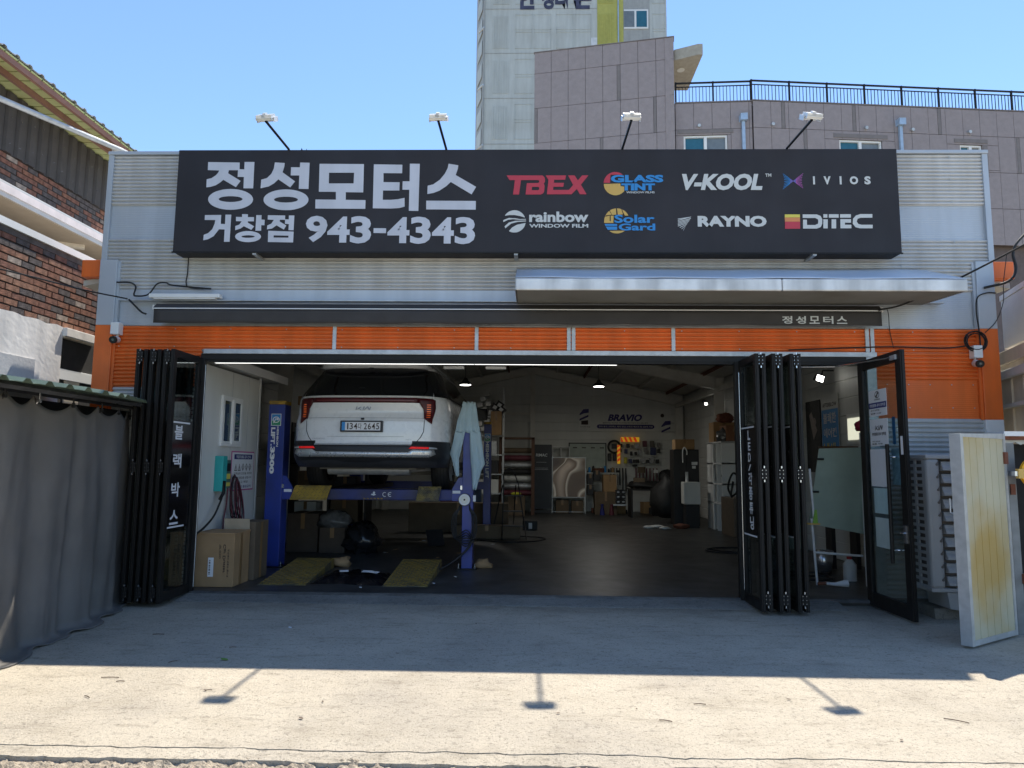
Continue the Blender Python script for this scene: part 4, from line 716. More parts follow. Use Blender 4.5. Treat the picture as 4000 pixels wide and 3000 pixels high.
# cap the roof
top = [(len(zs)-1)*n+k for k in range(n)]; body.f.append(tuple(top)); body.m.append(0)
M['carwhite'] = nmat('car_white', (.74, .75, .75), .28, var=.01, coat=.8); M['clad'] = nmat('black_cladding', (.018, .018, .020), .5, var=.1)
M['cargl'] = nmat('privacy_glass', (.008, .009, .011), .05, var=.05, spec=.7)
bo = body.build('body', ['carwhite', 'clad'], V_, smooth=True)
def patch(poly, off, nu=14, nv=10, side=0):
    """a (x,z) outline laid on the rear surface, cut along a fine grid, raised by off"""
    import bmesh
    x0 = min(p[0] for p in poly); x1 = max(p[0] for p in poly); z0 = min(p[1] for p in poly); z1 = max(p[1] for p in poly)
    bm = bmesh.new(); bm.faces.new([bm.verts.new((p[0], 0, p[1])) for p in poly])
    for i in range(1, nu):
        x = x0+(x1-x0)*i/nu; bmesh.ops.bisect_plane(bm, geom=bm.verts[:]+bm.edges[:]+bm.faces[:], plane_co=(x, 0, 0), plane_no=(1, 0, 0))
    for i in range(1, nv):
        z = z0+(z1-z0)*i/nv; bmesh.ops.bisect_plane(bm, geom=bm.verts[:]+bm.edges[:]+bm.faces[:], plane_co=(0, 0, z), plane_no=(0, 0, 1))
    bmesh.ops.triangulate(bm, faces=[f for f in bm.faces if len(f.verts) > 4])
    bm.verts.ensure_lookup_table(); mb = MB(); vs_ = []
    for v in bm.verts:
        x, z = v.co.x, v.co.z; vs_.append(rear_pt(x, z, off))
    mb.add(vs_, [tuple(v.index for v in f.verts) for f in bm.faces]); bm.free(); return mb
def rear_y(x, z):
    y0 = lerp(PR, z); w_ = lerp(WD, z); t = min(.9999, abs(x)/w_); rc = .55
    return y0+rc*(1-(1-t**4.2)**(1/2.2))
def rear_pt(x, z, off):
    y = rear_y(x, z); e = .01; gx = (rear_y(x+e, z)-rear_y(x-e, z))/(2*e); gz = (rear_y(x, z+e)-rear_y(x, z-e))/(2*e)
    gz = max(-1.2, min(1.2, gz)); gx = max(-3, min(3, gx)); nrm = Vector((gx, -1, gz)).normalized()
    return (CX+x+nrm.x*off, CY+y+nrm.y*off, CZ+z+nrm.z*off)
def mir(P_): return [(-x, z) for x, z in reversed(P_)]
win = patch([(-.815, 1.207), (.815, 1.207), (.80, 1.32), (.68, 1.585), (.60, 1.600), (-.60, 1.600), (-.68, 1.585), (-.80, 1.32)], .006, 30, 12).build('rear_window', 'cargl', V_, smooth=True, fix=True)
sp = patch([(-.70, 1.612), (.70, 1.612), (.66, 1.65), (-.66, 1.65)], .035, 24, 3).build('spoiler', 'carwhite', V_, smooth=True, fix=True, solid=.02)
MB().box(CX-.03, CX+.03, CY+.36, CY+.37, CZ+1.565, CZ+1.59).build('brake_lamp', 'clad', V_)
for s in (1, -1):
    # side glass from the rear corner forward
    rw = []
    for z in [1.21+.0266*i for i in range(15)]:
        yy0 = lerp(PR, z); w_ = lerp(WD, z); r_ = []
        for i in range(8):
            t = .86+.14*i/7; r_.append((w_*t, yy0+.55*(1-(1-min(1, t)**4.2)**(1/2.2))))
        ye_ = lerp(FRY, z)-.62
        for i in range(1, 16): r_.append((w_, yy0+.55+(ye_-yy0-.55)*i/15))
        rw.append([(CX+s*(x+.006), CY+y-(.004 if k < 8 else 0), CZ+z) for k, (x, y) in enumerate(r_)])
    MB().grid(rw).build('side_glass', 'cargl', V_, smooth=True, fix=True)
    MB().tube([(CX+s*(lerp(WD, 1.225)+.004), CY+y, CZ+1.225) for y in (.72, 1.4, 2.4, 3.4)], .010, 6).build('window_trim', 'clad', V_)
    MB().tube([(CX+s*.60, CY+y, CZ+z) for y, z in ((.75, 1.72), (1.0, 1.755), (2.4, 1.765), (3.0, 1.75))], .016, 8).build('roof_rail', 'galv', V_, smooth=True)
    MB().tube([(CX+s*1.0, CY+1.9, CZ+1.06), (CX+s*1.0, CY+3.0, CZ+1.06)], .003, 4).build('slide_rail', 'clad', V_)
    MB().prism([(0, 0), (.20, .02), (.22, .16), (.04, .17)], lambda u, v, w_: (CX+s*(.96+u), CY+w_, CZ+1.12+v), 3.35, 3.47).build('wing_mirror', 'clad', V_, bevel=.03)
    for y in (1.75, 2.95): MB().tube([(CX+s*.998, CY+y, CZ+.32), (CX+s*.998, CY+y, CZ+1.22)], .003, 4).build('door_seam', 'rubber', V_)
    MB().box(CX+s*1.0-.008, CX+s*1.0+.012, CY+2.75, CY+2.93, CZ+1.02, CZ+1.045).build('door_handle', 'carwhite', V_, bevel=.005)
    lm = [(.665, 1.178), (.81, 1.174), (.840, 1.16), (.845, 1.06), (.815, .863), (.725, .925), (.712, 1.045), (.668, 1.115)]
    tl = patch(lm if s > 0 else mir(lm), .014, 8, 10).build('tail_lamp', M.get('lampred') or M.setdefault('lampred', nmat('tail_lamp_red', (.060, .005, .008), .32, var=.3, vscale=20, spec=.3)), V_, smooth=True, fix=True, solid=.01)
    m_ = MB()
    for i in range(7):
        z = 1.105-.027*i; q = [(.748, z), (.792, z), (.792, z-.011), (.748, z-.011)]
        p_ = patch(q if s > 0 else mir(q), .022, 3, 2); m_.add(p_.v, p_.f)
    m_.build('lamp_segment', M.get('seg') or M.setdefault('seg', nmat('lamp_segment_amber', (.55, .10, .03), .2, emit=(.8, .15, .03), estr=.10)), tl)
    rf = [(.575, .553), (.79, .553), (.80, .560), (.80, .572), (.60, .574)]
    patch(rf if s > 0 else mir(rf), .015, 8, 2).build('reflector', M.get('refl') or M.setdefault('refl', nmat('reflector_red_glow', (.65, .02, .02), .25, emit=(.9, .02, .02), estr=.12)), V_, smooth=True, fix=True, solid=.006)  # red reflectors glow slightly in place of light thrown back
    rf = [(.80, .553), (.885, .555), (.875, .566), (.80, .574)]
    patch(rf if s > 0 else mir(rf), .014, 5, 2).build('reflector', 'galv', V_, fix=True, solid=.006)
    for wy in WY:
        x = s*.83; wh = MB()
        prof = [(.23, -.11), (.33, -.115), (.362, -.09), (.366, 0), (.362, .09), (.33, .115), (.23, .11)]
        wh.grid([[(CX+x+s*w2, CY+wy+r2*math.cos(a*math.pi/20), CZ+.366+r2*math.sin(a*math.pi/20)) for r2, w2 in prof] for a in range(41)])
        ty = wh.build('wheel', 'rubber', V_, smooth=True)
        for dw in (-.06, -.02, .02, .06): MB().grid([[(CX+x+dw+q, CY+wy+.3675*math.cos(a*math.pi/20), CZ+.366+.3675*math.sin(a*math.pi/20)) for q in (-.004, .004)] for a in range(41)]).build('tread_groove', 'dark', ty)
        rm = MB().tube([(CX+x+s*.05, CY+wy, CZ+.366), (CX+x+s*.06, CY+wy, CZ+.366)], .235, 28)
        for k in range(10): a = k*2*math.pi/10; rm.tube([(CX+x+s*.10, CY+wy, CZ+.366), (CX+x+s*.10, CY+wy+.225*math.cos(a), CZ+.366+.225*math.sin(a))], .016, 5)
        rm.build('rim', 'galv', ty)
for z_, off in ((0, 0),):
    bar = patch([(-.665, 1.120), (.665, 1.120), (.665, 1.178), (-.665, 1.178)], .014, 24, 3).build('lamp_bar', 'lampred', V_, smooth=True, fix=True, solid=.008)
    m_ = patch([(-.60, 1.142), (.60, 1.142), (.60, 1.150), (-.60, 1.150)], .021, 24, 2).build('lamp_segment', nmat('lamp_line', (.16, .03, .03), .3), bar)
ch = [(-.80, .458), (.80, .458), (.87, .49), (.85, .546), (.62, .546), (.565, .515), (-.565, .515), (-.62, .546), (-.85, .546), (-.87, .49)]
patch(ch, .012, 34, 3).build('bumper_chrome', nmat('satin_chrome', (.55, .56, .56), .28, .6, var=.05), V_, smooth=True, fix=True, solid=.012)
for P_ in ([(-.88, .41), (-.55, .425), (-.30, .418), (-.22, .395), (.20, .395), (.27, .418), (.55, .425), (.88, .41), (.86, .335), (.4, .33), (-.4, .33), (-.86, .335)],):
    patch(P_, .014, 30, 3).build('lower_valance', nmat('dark_grey_plastic', (.035, .036, .04), .45), V_, smooth=True, fix=True)
seam = [(-.705, 1.115), (-.735, 1.07), (-.738, .93), (-.732, .77), (-.70, .70), (-.63, .612), (-.58, .607), (.58, .607), (.63, .612), (.70, .70), (.732, .77), (.738, .93), (.735, 1.07), (.705, 1.115)]
def path_on(P_, off, r_, name, mat, n=6):
    q = []
    for (a, b), (c, d) in zip(P_, P_[1:]):
        k = max(1, int(math.hypot(c-a, d-b)/.04)); q += [rear_pt(a+(c-a)*i/k, b+(d-b)*i/k, off) for i in range(k)]
    q.append(rear_pt(*P_[-1], off)); return MB().tube(q, r_, n).build(name, mat, V_, smooth=True)
path_on(seam, .0, .0045, 'tailgate_seam', 'rubber'); path_on([(-.73, .930), (.73, .930)], .001, .003, 'crease_line', nmat('crease_grey', (.30, .31, .32), .5)); path_on([(-.45, .70), (.50, .70)], .0, .0025, 'crease_line', bpy.data.materials['crease_grey'])
path_on([(-.82, 1.196), (.82, 1.196)], .002, .007, 'tailgate_lip', 'carwhite')
PY = CY+.02
pf = MB().box(CX-.275, CX+.245, PY-.010, PY+.06, CZ+.755, CZ+.892).build('number_plate', 'clad', V_, bevel=.006)
MB().box(CX-.253, CX+.223, PY-.0125, PY-.0102, CZ+.773, CZ+.874).build('plate_face', 'paper', pf); MB().box(CX-.2525, CX-.212, PY-.0135, PY-.0125, CZ+.7735, CZ+.8735).build('plate_band', 'blue', pf)
m_ = MB(); fp = FY(PY-.0145)
for t_, a, b in (('1', -.186, -.170), ('3', -.155, -.115), ('4', -.104, -.060), ('다', -.050, -.008), ('2', .020, .058), ('6', .070, .108), ('4', .118, .160), ('5', .171, .210)): text(m_, t_, fp, CX+a, CX+b, CZ+.785, CZ+.862, 0, .012 if t_ != '다' else .006)
m_.build('plate_lettering', 'ink', pf)
MB().box(CX-.03, CX+.005, CY+.04, CY+.09, CZ+.905, CZ+.93).build('reversing_camera', 'clad', V_, bevel=.005)
fe = lambda yy: (lambda u, v, w_: (CX+u, CY+yy-w_, CZ+v))
m_ = MB(); kia(m_, fe(.084), -.115, .085, 1.025, 1.07, .002); m_.build('badge', nmat('badge_grey', (.30, .31, .33), .3, .5), V_, solid=.004)
m_ = MB(); text(m_, 'CARNIVAL', lambda u, v, w_: rear_pt(u, v, .004), -.65, -.465, .665, .683, 0, .02, .2); m_.build('badge', 'galv', V_)
m_ = MB(); text(m_, 'HEV', lambda u, v, w_: rear_pt(u, v, .004), .525, .595, .66, .676, 0, .02, .2); m_.build('badge', 'galv', V_)
m_ = MB(); m_.tube([rear_pt(-.10, 1.30, .012), rear_pt(-.03, 1.30, .012)], .006, 5); m_.build('wiper', 'clad', V_)
for x in (-.80, .74): m_ = MB().tube([rear_pt(x, .505, .012), rear_pt(x, .505, .028)], .011, 10).build('parking_sensor', 'galv', V_)
# underbody
m_ = MB().box(CX-.62, CX+.60, CY+.35, CY+1.0, CZ+.30, CZ+.36).box(CX-.75, CX+.75, CY+1.5, CY+4.5, CZ+.22, CZ+.27); m_.build('underbody', nmat('underbody_grey', (.20, .20, .18), .6, var=.2, vscale=5), V_)
m_ = MB().tube([(CX-.80, CY+1.1, CZ+.32), (CX-.3, CY+1.0, CZ+.27), (CX, CY+1.0, CZ+.30), (CX+.3, CY+1.0, CZ+.27), (CX+.8, CY+1.1, CZ+.32)], .025, 8).tube([(CX-.55, CY+.5, CZ+.30), (CX+.5, CY+.5, CZ+.30)], .07, 12).tube([(CX+.1, CY+1.2, CZ+.24), (CX+.35, CY+3.5, CZ+.24)], .04, 8); m_.build('axle', 'galv', V_, smooth='auto')

V_.rotation_euler.z = -R(2.2)

# ================================================================ THINGS ON THE LIFT POST
T = thing('work_lamp', 'round white magnetic work lamp stuck on the right lift post', 'lamp', (-.82, 1.74, .925))
MB().tube([(-.82, 1.765, .925), (-.82, 1.72, .925)], [.078, .080], 28).build('housing', 'rubber', T, smooth='auto'); MB().tube([(-.82, 1.722, .925), (-.82, 1.712, .925)], .072, 28).build('rim', 'whitep', T, smooth='auto')
MB().tube([(-.82, 1.712, .925), (-.82, 1.708, .925)], .050, 24).build('lens', nmat('lamp_lens', (.70, .70, .62), .3), T); MB().tube([(-.82, 1.708, .925), (-.82, 1.704, .925)], .012, 10).build('button', 'rubber', T)
MB().box(-.715, -.680, 1.76, 1.78, .90, .98).build('plug', 'paper', T)
mb = MB()
for i in range(7):
    zt = .86-.01*i; zb = .52-.07*i+.02*(i % 3); wl = .10+.018*(i % 4)
    mb.tube(catmull([(-.82-.06, 1.76, zt), (-.82-wl, 1.73, .70), (-.82-wl*.85, 1.73, .45), (-.79, 1.70-.004*i, .36+.035*i-.02), (-.82+wl*.9, 1.73, .45), (-.82+wl, 1.73, .70), (-.82+.06, 1.76, zt)], 5), .007, 6)
tag(mb.build('cable_coil', 'rubber', None, smooth=True), 'tangle of black cable hung around the right lift post', 'cable')
cable('power_cable', 'thick black cable leaning from the right lift post down to the floor', [(-.70, 1.70, .42), (-.78, 1.66, .30), (-.95, 1.58, .16), (-1.12, 1.5, .07)], .014)
def cloth(name, label, cat, rows, mat, fold=.02, nu=18, k=3.0, solid=.006, grp=None, ph=0):
    mb = MB(); R_ = []; zz = []
    for (z0, a0, b0, y0), (z1, a1, b1, y1) in zip(rows, rows[1:]):
        m = max(2, int(abs(z1-z0)/.03))
        for i in range(m+(1 if (z1, a1) == rows[-1][:2] else 0)):
            t = i/m; zz.append((z0+(z1-z0)*t, a0+(a1-a0)*t, b0+(b1-b0)*t, y0+(y1-y0)*t))
    for z, a, b, y in zz:
        R_.append([(a+(b-a)*j/nu, y-fold*(.5+.5*math.sin(k*6.28*j/nu+ph+2.2*z))*(min(1, (zz[0][0]-z)*3+.25))+.008*noise.noise(Vector((a*5+j*.3, z*6, ph))), z+.006*math.sin(j*.8+ph)) for j in range(nu+1)])
    o = mb.grid(R_).build(name, mat, None, smooth=True, solid=solid); return tag(o, label, cat, grp)
M['towel'] = nmat('pale_blue_towel', (.42, .55, .60), .95, var=.06, vscale=8, bump=.5, bscale=250)
cloth('towel', 'pale blue towel draped over the right lift post, long tail on the right', 'towel', [(2.18, -.865, -.70, 1.75), (2.10, -.875, -.685, 1.74), (1.93, -.93, -.66, 1.735), (1.80, -.965, -.64, 1.73), (1.55, -1.02, -.60, 1.73)][:3]+[(1.78, -.955, -.63, 1.73)], 'towel', .022, 24, 3.2)
cloth('towel', 'left flap of the pale blue towel on the lift post, pointed corner', 'towel', [(1.80, -.955, -.825, 1.728), (1.66, -.98, -.85, 1.728), (1.50, -1.02, -.885, 1.728), (1.44, -.99, -.90, 1.73), (1.22, -.94, -.895, 1.735)], 'towel', .018, 10, 1.6, ph=1)
cloth('towel', 'right flap of the pale blue towel on the lift post, hanging lowest', 'towel', [(1.80, -.765, -.63, 1.728), (1.6, -.76, -.60, 1.728), (1.38, -.745, -.565, 1.728), (1.30, -.735, -.61, 1.73), (1.05, -.72, -.675, 1.735)], 'towel', .022, 12, 1.8, ph=2)
# ================================================================ INTERIOR CLUTTER
def carton(x0, x1, y0, y1, z0, z1, label, mat='cardboard2', rz=0, grp=None):
    T = thing('cardboard_box', label, 'box', ((x0+x1)/2, (y0+y1)/2, z0), grp)
    MB().box(x0, x1, y0, y1, z0, z1, rz=rz).build('carton', mat, T, bevel=.006)
    MB().box((x0+x1)/2-.03, (x0+x1)/2+.03, y0-.002, y1+.002, z0+(z1-z0)*.6, z1+.002, rz=rz).build('tape', 'tape', T); return T
M['bag'] = nmat('black_bag', (.015, .015, .017), .22, var=.3); M['cbag'] = nmat('clear_bag', (.12, .12, .12), .15, var=.4, vscale=9)
def blob(name, label, cat, c, r, mat, grp=None, seed=0, amp=.3, fr=3.0, nz=14, na=24):
    mb = MB(); rows = []
    for i in range(nz+1):
        th = math.pi*i/nz; row = []
        for j in range(na):
            a = 2*math.pi*j/na; d = Vector((math.sin(th)*math.cos(a), math.sin(th)*math.sin(a), math.cos(th)))
            s_ = 1+amp*noise.noise(d*fr+Vector((seed, 0, 0)))+amp*.4*noise.noise(d*fr*3+Vector((seed, 5, 0)))
            p = Vector((c[0]+d.x*r[0]*s_, c[1]+d.y*r[1]*s_, max(c[2]-r[2]*.8, c[2]+d.z*r[2]*s_))); row.append(p)
        rows.append(row)
    return tag(mb.grid(rows, wrap=True).build(name, mat, None, smooth=True, fix=True), label, cat, grp)
carton(-3.10, -2.72, 3.2, 3.6, .052, .42, 'brown cardboard box on the floor behind the left lift post', nmat('cardboard_deep_shade', (.07, .05, .035), .9)); carton(-3.62, -3.15, 3.3, 3.9, .052, .62, 'dull cardboard box in the dark behind the left lift post', bpy.data.materials['cardboard_deep_shade'])  # shade behind the lift post is put into these cartons' colour
blob('bin_bag', 'shiny clear plastic bag on a box behind the left lift post', 'bag', (-2.92, 3.35, .52), (.24, .2, .15), 'cbag', seed=3); blob('bin_bag', 'crumpled black plastic bag on the floor behind the left lift post', 'bag', (-2.48, 3.3, .24), (.26, .22, .26), 'bag', seed=8, amp=.45)
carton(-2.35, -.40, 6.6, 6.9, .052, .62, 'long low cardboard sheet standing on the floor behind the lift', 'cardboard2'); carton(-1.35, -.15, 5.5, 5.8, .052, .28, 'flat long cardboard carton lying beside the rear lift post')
blob('plastic_bag', 'pale pink plastic bag heaped behind the long cardboard', 'bag', (-1.45, 7.2, .72), (.35, .2, .22), nmat('pink_bag', (.34, .17, .20), .6), seed=5)
T = thing('plastic_bin', 'dark blue plastic bin behind the lift crossbeam', 'bin', (-1.2, 7.3, .05)); MB().box(-1.42, -.98, 7.1, 7.5, .052, .95).build('bin', nmat('blue_bin', (.02, .07, .16), .5), T, bevel=.02); MB().box(-1.44, -.96, 7.08, 7.52, .95, .98).build('rim', bpy.data.materials['blue_bin'], T)
for x, y, z, k in ((-2.42, 1.90, .12, 'flat offcut of brown cardboard on the floor behind the left ramp'), (-.59, 1.95, .10, 'crumpled brown paper on the floor right of the lift post')):
    blob('paper_scrap', k, 'paper', (x, y, z-.02), (.13, .10, .07), 'cardboard', seed=x*9, amp=.6, fr=2.5, nz=7, na=10)
tag(MB().box(-1.62, -1.35, 3.9, 4.2, .20, .212, rx=.9, rz=.4).build('plastic_tray', 'clad', None), 'flat dark plastic piece leaning on the dark floor under the car', 'sheet')
# dark side shelf behind left post, cable reel, blue box
T = thing('cable_reel', 'orange-brown cable reel mounted high on the left, beside the car roof', 'reel', (-3.6, 4.6, 2.3)); MB().tube([(-3.62, 4.52, 2.33), (-3.62, 4.62, 2.33)], .26, 28).build('drum', nmat('reel_orange', (.33, .13, .02), .5), T, smooth='auto'); MB().tube([(-3.62, 4.50, 2.33), (-3.62, 4.52, 2.33)], .09, 18).build('hub', 'galv', T, smooth='auto')
MB().box(-3.93, -3.82, 4.5, 4.6, 2.35, 2.5).build('spotlight', 'cardboard', T)
T = thing('wall_box', 'pale blue box fixed behind the left edge of the car', 'box', (-3.5, 4, 1.75)); MB().box(-3.80, -3.42, 4.0, 4.2, 1.68, 1.95).build('box', nmat('pale_blue_box', (.22, .33, .42), .5), T, bevel=.01)
T = thing('shelf_rack', 'dark shelf rack with boxes behind the left lift post', 'shelf', (-3.9, 5.5, .05))
mb = MB()
for z in (.3, .8, 1.35, 1.9): mb.box(-4.3, -2.9, 5.3, 5.8, z, z+.03)
for x in (-4.3, -3.6, -2.93): mb.box(x, x+.03, 5.3, 5.8, .05, 2.1)
mb.build('frame', 'clad', T)
for i, (x, z, w_, h) in enumerate(((-4.2, .33, .4, .35), (-3.55, .33, .5, .4), (-4.15, .83, .3, .4), (-3.5, .83, .4, .3), (-3.5, 1.38, .35, .42), (-4.1, 1.38, .4, .3))):
    carton(x, x+w_, 5.35, 5.75, z, z+h, ['pale box low on the dark shelf rack, left', 'wide carton low on the dark shelf rack, right', 'narrow carton on the middle shelf of the dark rack', 'flat carton on the middle shelf right of the dark rack', 'blue carton on the upper shelf of the dark rack', 'white carton on the upper shelf of the dark rack'][i], ['panelw', 'cardboard2', 'cardboard2', 'clad', M['lblue'], 'panelw'][i])
# step ladder
T = thing('step_ladder', 'dark folding step ladder standing right of the rear lift post', 'ladder', (-.33, 5.6, .05))
mb = MB()
for s in (-1, 1):
    mb.tube([(-.33+s*.13, 5.75, 1.05), (-.25+s*.22, 5.3, .05)], .013, 6); mb.tube([(-.36+s*.12, 5.8, 1.0), (-.50+s*.2, 6.25, .05)], .013, 6)
mb.tube(catmull([(-.46, 5.75, 1.03), (-.46, 5.76, 1.22), (-.36, 5.76, 1.30), (-.27, 5.76, 1.22), (-.20, 5.75, 1.03)], 5), .013, 6).build('frame', 'clad', T, smooth=True)
for z, y in ((.28, 5.42), (.53, 5.53), (.80, 5.66), (1.03, 5.76)): MB().box(-.45+.0, -.10+.0, y-.06, y+.06, z, z+.02).build('step', 'clad', T)
T = thing('battery_box', 'small black battery with white label on the floor by the step ladder', 'battery', (.02, 8, .05)); MB().box(-.12, .18, 7.2, 7.4, .052, .24).build('case', 'rubber', T, bevel=.01); MB().box(.0, .07, 7.198, 7.1995, .08, .2).build('label', 'paper', T)
cable('power_cable', 'black cable lying on the floor around the step ladder', [(-.9, 5.2, .06), (-.4, 4.9, .06), (.1, 5.1, .06), (.3, 5.6, .06), (-.1, 5.9, .06), (-.6, 5.7, .06), (-.8, 6.0, .06)], .012)
# film roll rack and boxes heap at the rear left
T = thing('film_rack', 'wooden rack holding horizontal rolls of film at the rear wall', 'rack', (-.3, 12.2, .05))
mb = MB().box(-.80, -.74, 11.6, 12.1, .05, 2.08).box(.06, .15, 11.6, 12.1, .05, 2.10).box(-.8, .15, 11.6, 11.7, 2.04, 2.10); mb.build('frame', nmat('dark_wood', (.10, .05, .03), .7), T)
for i, (z, c_) in enumerate(((.62, 'maroon_hose'), (.80, 'galv'), (1.0, 'panelw'), (1.18, 'rubber'), (1.36, 'galv'), (1.55, 'maroon_hose'), (1.75, 'cardboard2'))):
    mt = bpy.data.materials.get(c_) or M[c_]; MB().tube([(-.74, 11.85, z), (.06, 11.85, z)], .075, 14).build('film_roll', mt, T, smooth='auto')
T = thing('steel_shelf', 'tall metal shelf at the rear left crowded with white-ended tool boxes', 'shelf', (-1.3, 11.5, .05))
mb = MB()
for x in (-2.3, -1.45, -.70): mb.box(x, x+.05, 11.2, 11.26, .05, 3.35 if x > -1 else 2.9)
for z in (.6, 1.1, 1.6, 2.1, 2.6): mb.box(-2.3, -.66, 11.2, 11.7, z, z+.03)
mb.build('frame', 'galv', T)
rnd = random.Random(4)
lbl = ['white-ended box in the heap on top of the tall rear shelf', 'dark box with a white label beside the heap on the tall rear shelf']
for i, (x, z) in enumerate([(-1.12, 3.22), (-1.22, 3.08), (-1.08, 2.95), (-1.30, 2.92), (-1.18, 2.80), (-1.04, 2.72), (-1.34, 2.74), (-1.20, 2.62), (-.96, 2.62), (-1.40, 2.58), (-1.10, 2.50), (-1.30, 2.42), (-1.42, 2.28), (-1.20, 2.30), (-1.05, 2.34), (-1.38, 2.14)]):
    o = MB().box(x-.07, x+.07, 11.1, 11.4, z-.055, z+.055, ry=rnd.uniform(-.35, .35)).build('tool_box', 'whitep' if i % 4 else 'panelw', None, bevel=.004); tag(o, lbl[0], 'box', 'heaped boxes on the tall rear shelf')
for i, (x, z) in enumerate([(-.90, 2.86), (-.78, 2.92), (-.74, 2.80), (-1.75, 2.98)]):
    o = thing('tool_box', lbl[1], 'box', (x, 11.2, z), 'dark boxes on the tall rear shelf'); MB().box(x-.10, x+.10, 11.1, 11.5, z-.09, z+.09, ry=.5+i*.1).build('case', 'clad', o); MB().box(x-.05, x+.05, 11.098, 11.0995, z-.045, z+.045, ry=.5+i*.1).build('label', 'paper', o)
carton(-1.0, -.72, 11.0, 11.4, 2.13, 2.75, 'tall brown carton on the tall rear shelf right end', 'cardboard')
for i, (x, z, w_, m__) in enumerate(((-2.2, 1.63, .5, 'cardboard2'), (-1.35, 1.63, .5, 'galv'), (-1.35, 1.13, .55, 'clad'), (-1.4, .63, .6, 'panelw'), (-2.2, 1.13, .6, 'clad'))): carton(x, x+w_, 11.25, 11.65, z, z+.35, ['brown carton on the fourth shelf of the tall rear shelf', 'grey carton on the fourth shelf beside the lift post', 'black case on the middle level of the tall rear shelf', 'pale case on the lowest level of the tall rear shelf', 'wide black case on the left of the tall rear shelf'][i], m__)
carton(-.55, -.10, 11.3, 11.6, .052, .55, 'brown carton on the floor below the film rack'); blob('cloth_bundle', 'small bright yellow rag on a box near the step ladder', 'cloth', (-.33, 11.2, .62), (.13, .1, .04), nmat('yellow_rag', (.6, .6, .04), .8), seed=2)
# banner stand, gold frame
T = thing('banner_stand', 'black roll-up banner with white lettering at the rear wall', 'banner', (.34, 12.3, .05))
MB().box(.07, .63, 12.3, 12.31, .17, 1.93).build('banner', nmat('banner_black', (.02, .024, .032), .5), T); MB().box(.09, .62, 12.25, 12.36, .06, .15).build('base', 'clad', T)
m_ = MB(); text(m_, 'RIMAC', FY(12.298), .19, .51, 1.60, 1.68, 0, .02, .1)
for a, b, z in ((.2, .48, 1.44), (.17, .52, 1.28), (.15, .53, 1.24)): m_.sheet([[(a, z), (b, z), (b, z+.006), (a, z+.006)]], FY(12.298))
m_.build('lettering', 'galv', T); 
T = thing('display_frame', 'wheeled metal frame holding a glossy brown marbled panel with painted cream reflections', 'panel', (1.1, 12.3, .05))
mb = MB()
for x in (.645, 1.555): mb.box(x-.008, x+.008, 12.28, 12.31, .06, 1.60)
for z in (1.58, .49, .10): mb.box(.65, 1.55, 12.28, 12.31, z-.008, z+.008)
mb.build('frame', 'galv', T)
gm = bpy.data.materials.new('marbled_sheen'); gm.use_nodes = True; N = gm.node_tree.nodes; Lk = gm.node_tree.links; b = N['Principled BSDF']; b.inputs['Roughness'].default_value = .35
tc = N.new('ShaderNodeTexCoord'); mp = N.new('ShaderNodeMapping'); mp.inputs['Scale'].default_value = (1.1, .1, .9); mp.inputs['Location'].default_value = (.4, 0, .2); nz = N.new('ShaderNodeTexNoise'); nz.inputs['Scale'].default_value = 1.0; nz.inputs['Detail'].default_value = 1.0; nz.inputs['Distortion'].default_value = .6
cr = N.new('ShaderNodeValToRGB'); e = cr.color_ramp.elements; e[0].position = .30; e[0].color = (.10, .07, .06, 1); e[1].position = .75; e[1].color = (.55, .42, .32, 1)  # pale ramp stops also stand in for shiny reflections on the panel
for p, c in ((.44, (.20, .14, .10, 1)), (.475, (.95, .88, .78, 1)), (.50, (.25, .17, .12, 1)), (.60, (.75, .62, .52, 1))): q = e.new(p); q.color = c
Lk.new(tc.outputs['Object'], mp.inputs[0]); Lk.new(mp.outputs[0], nz.inputs[0]); Lk.new(nz.outputs[0], cr.inputs[0]); Lk.new(cr.outputs[0], b.inputs['Base Color']); Lk.new(cr.outputs[0], b.inputs['Emission Color']); b.inputs['Emission Strength'].default_value = .0
MB().box(.66, 1.54, 12.285, 12.295, .51, 1.565).build('panel', gm, T)
carton(.75, 1.1, 12.4, 12.7, .052, .42, 'brown carton on the floor behind the marbled display panel'); carton(1.18, 1.5, 12.4, 12.7, .052, .40, 'second brown carton behind the marbled display panel, on the right')
# rear wall banner
T = thing('wall_banner', 'wide white wall banner with purple italic brand lettering on the rear wall', 'banner', (2.8, 13.3, 2.7))
M['bluep'] = nmat('banner_purple', (.035, .03, .16), .6)
MB().box(1.45, 4.12, 13.36, 13.37, 2.36, 3.02).build('sheet', 'panelw', T); fb2 = FY(13.357)
m_ = MB(); text(m_, 'BRAVIO', fb2, 2.29, 3.32, 2.66, 2.86, 0, .05, .3); m_.sheet([[(1.99, 2.46), (2.03, 2.44), (3.59, 2.44), (3.63, 2.46), (3.65, 2.50), (3.63, 2.54), (3.59, 2.56), (2.03, 2.56), (1.99, 2.54), (1.97, 2.50)]], fb2)
for (x, z, s) in ((1.60, 2.88, 1), (3.98, 2.55, -1)):
    m_.sheet([[(x-.13, z-.02), (x-.02, z+.12), (x+.14, z+.13), (x+.14, z+.02), (x-.0, z+.0), (x-.13, z-.06)], ] , fb2, .001); m_.sheet([[(x-.13, z-.16), (x+.13, z-.04), (x+.13, z-.10), (x-.13, z-.22)]], fb2, .001)
m_.build('print', 'bluep', T); m_ = MB(); text(m_, '포터 봉고 스타렉스 레이 모닝 스파크 캐스퍼 등 200여 차종', fb2, 2.03, 3.60, 2.475, 2.525, .001, .01); m_.build('lettering', 'panelw', T)
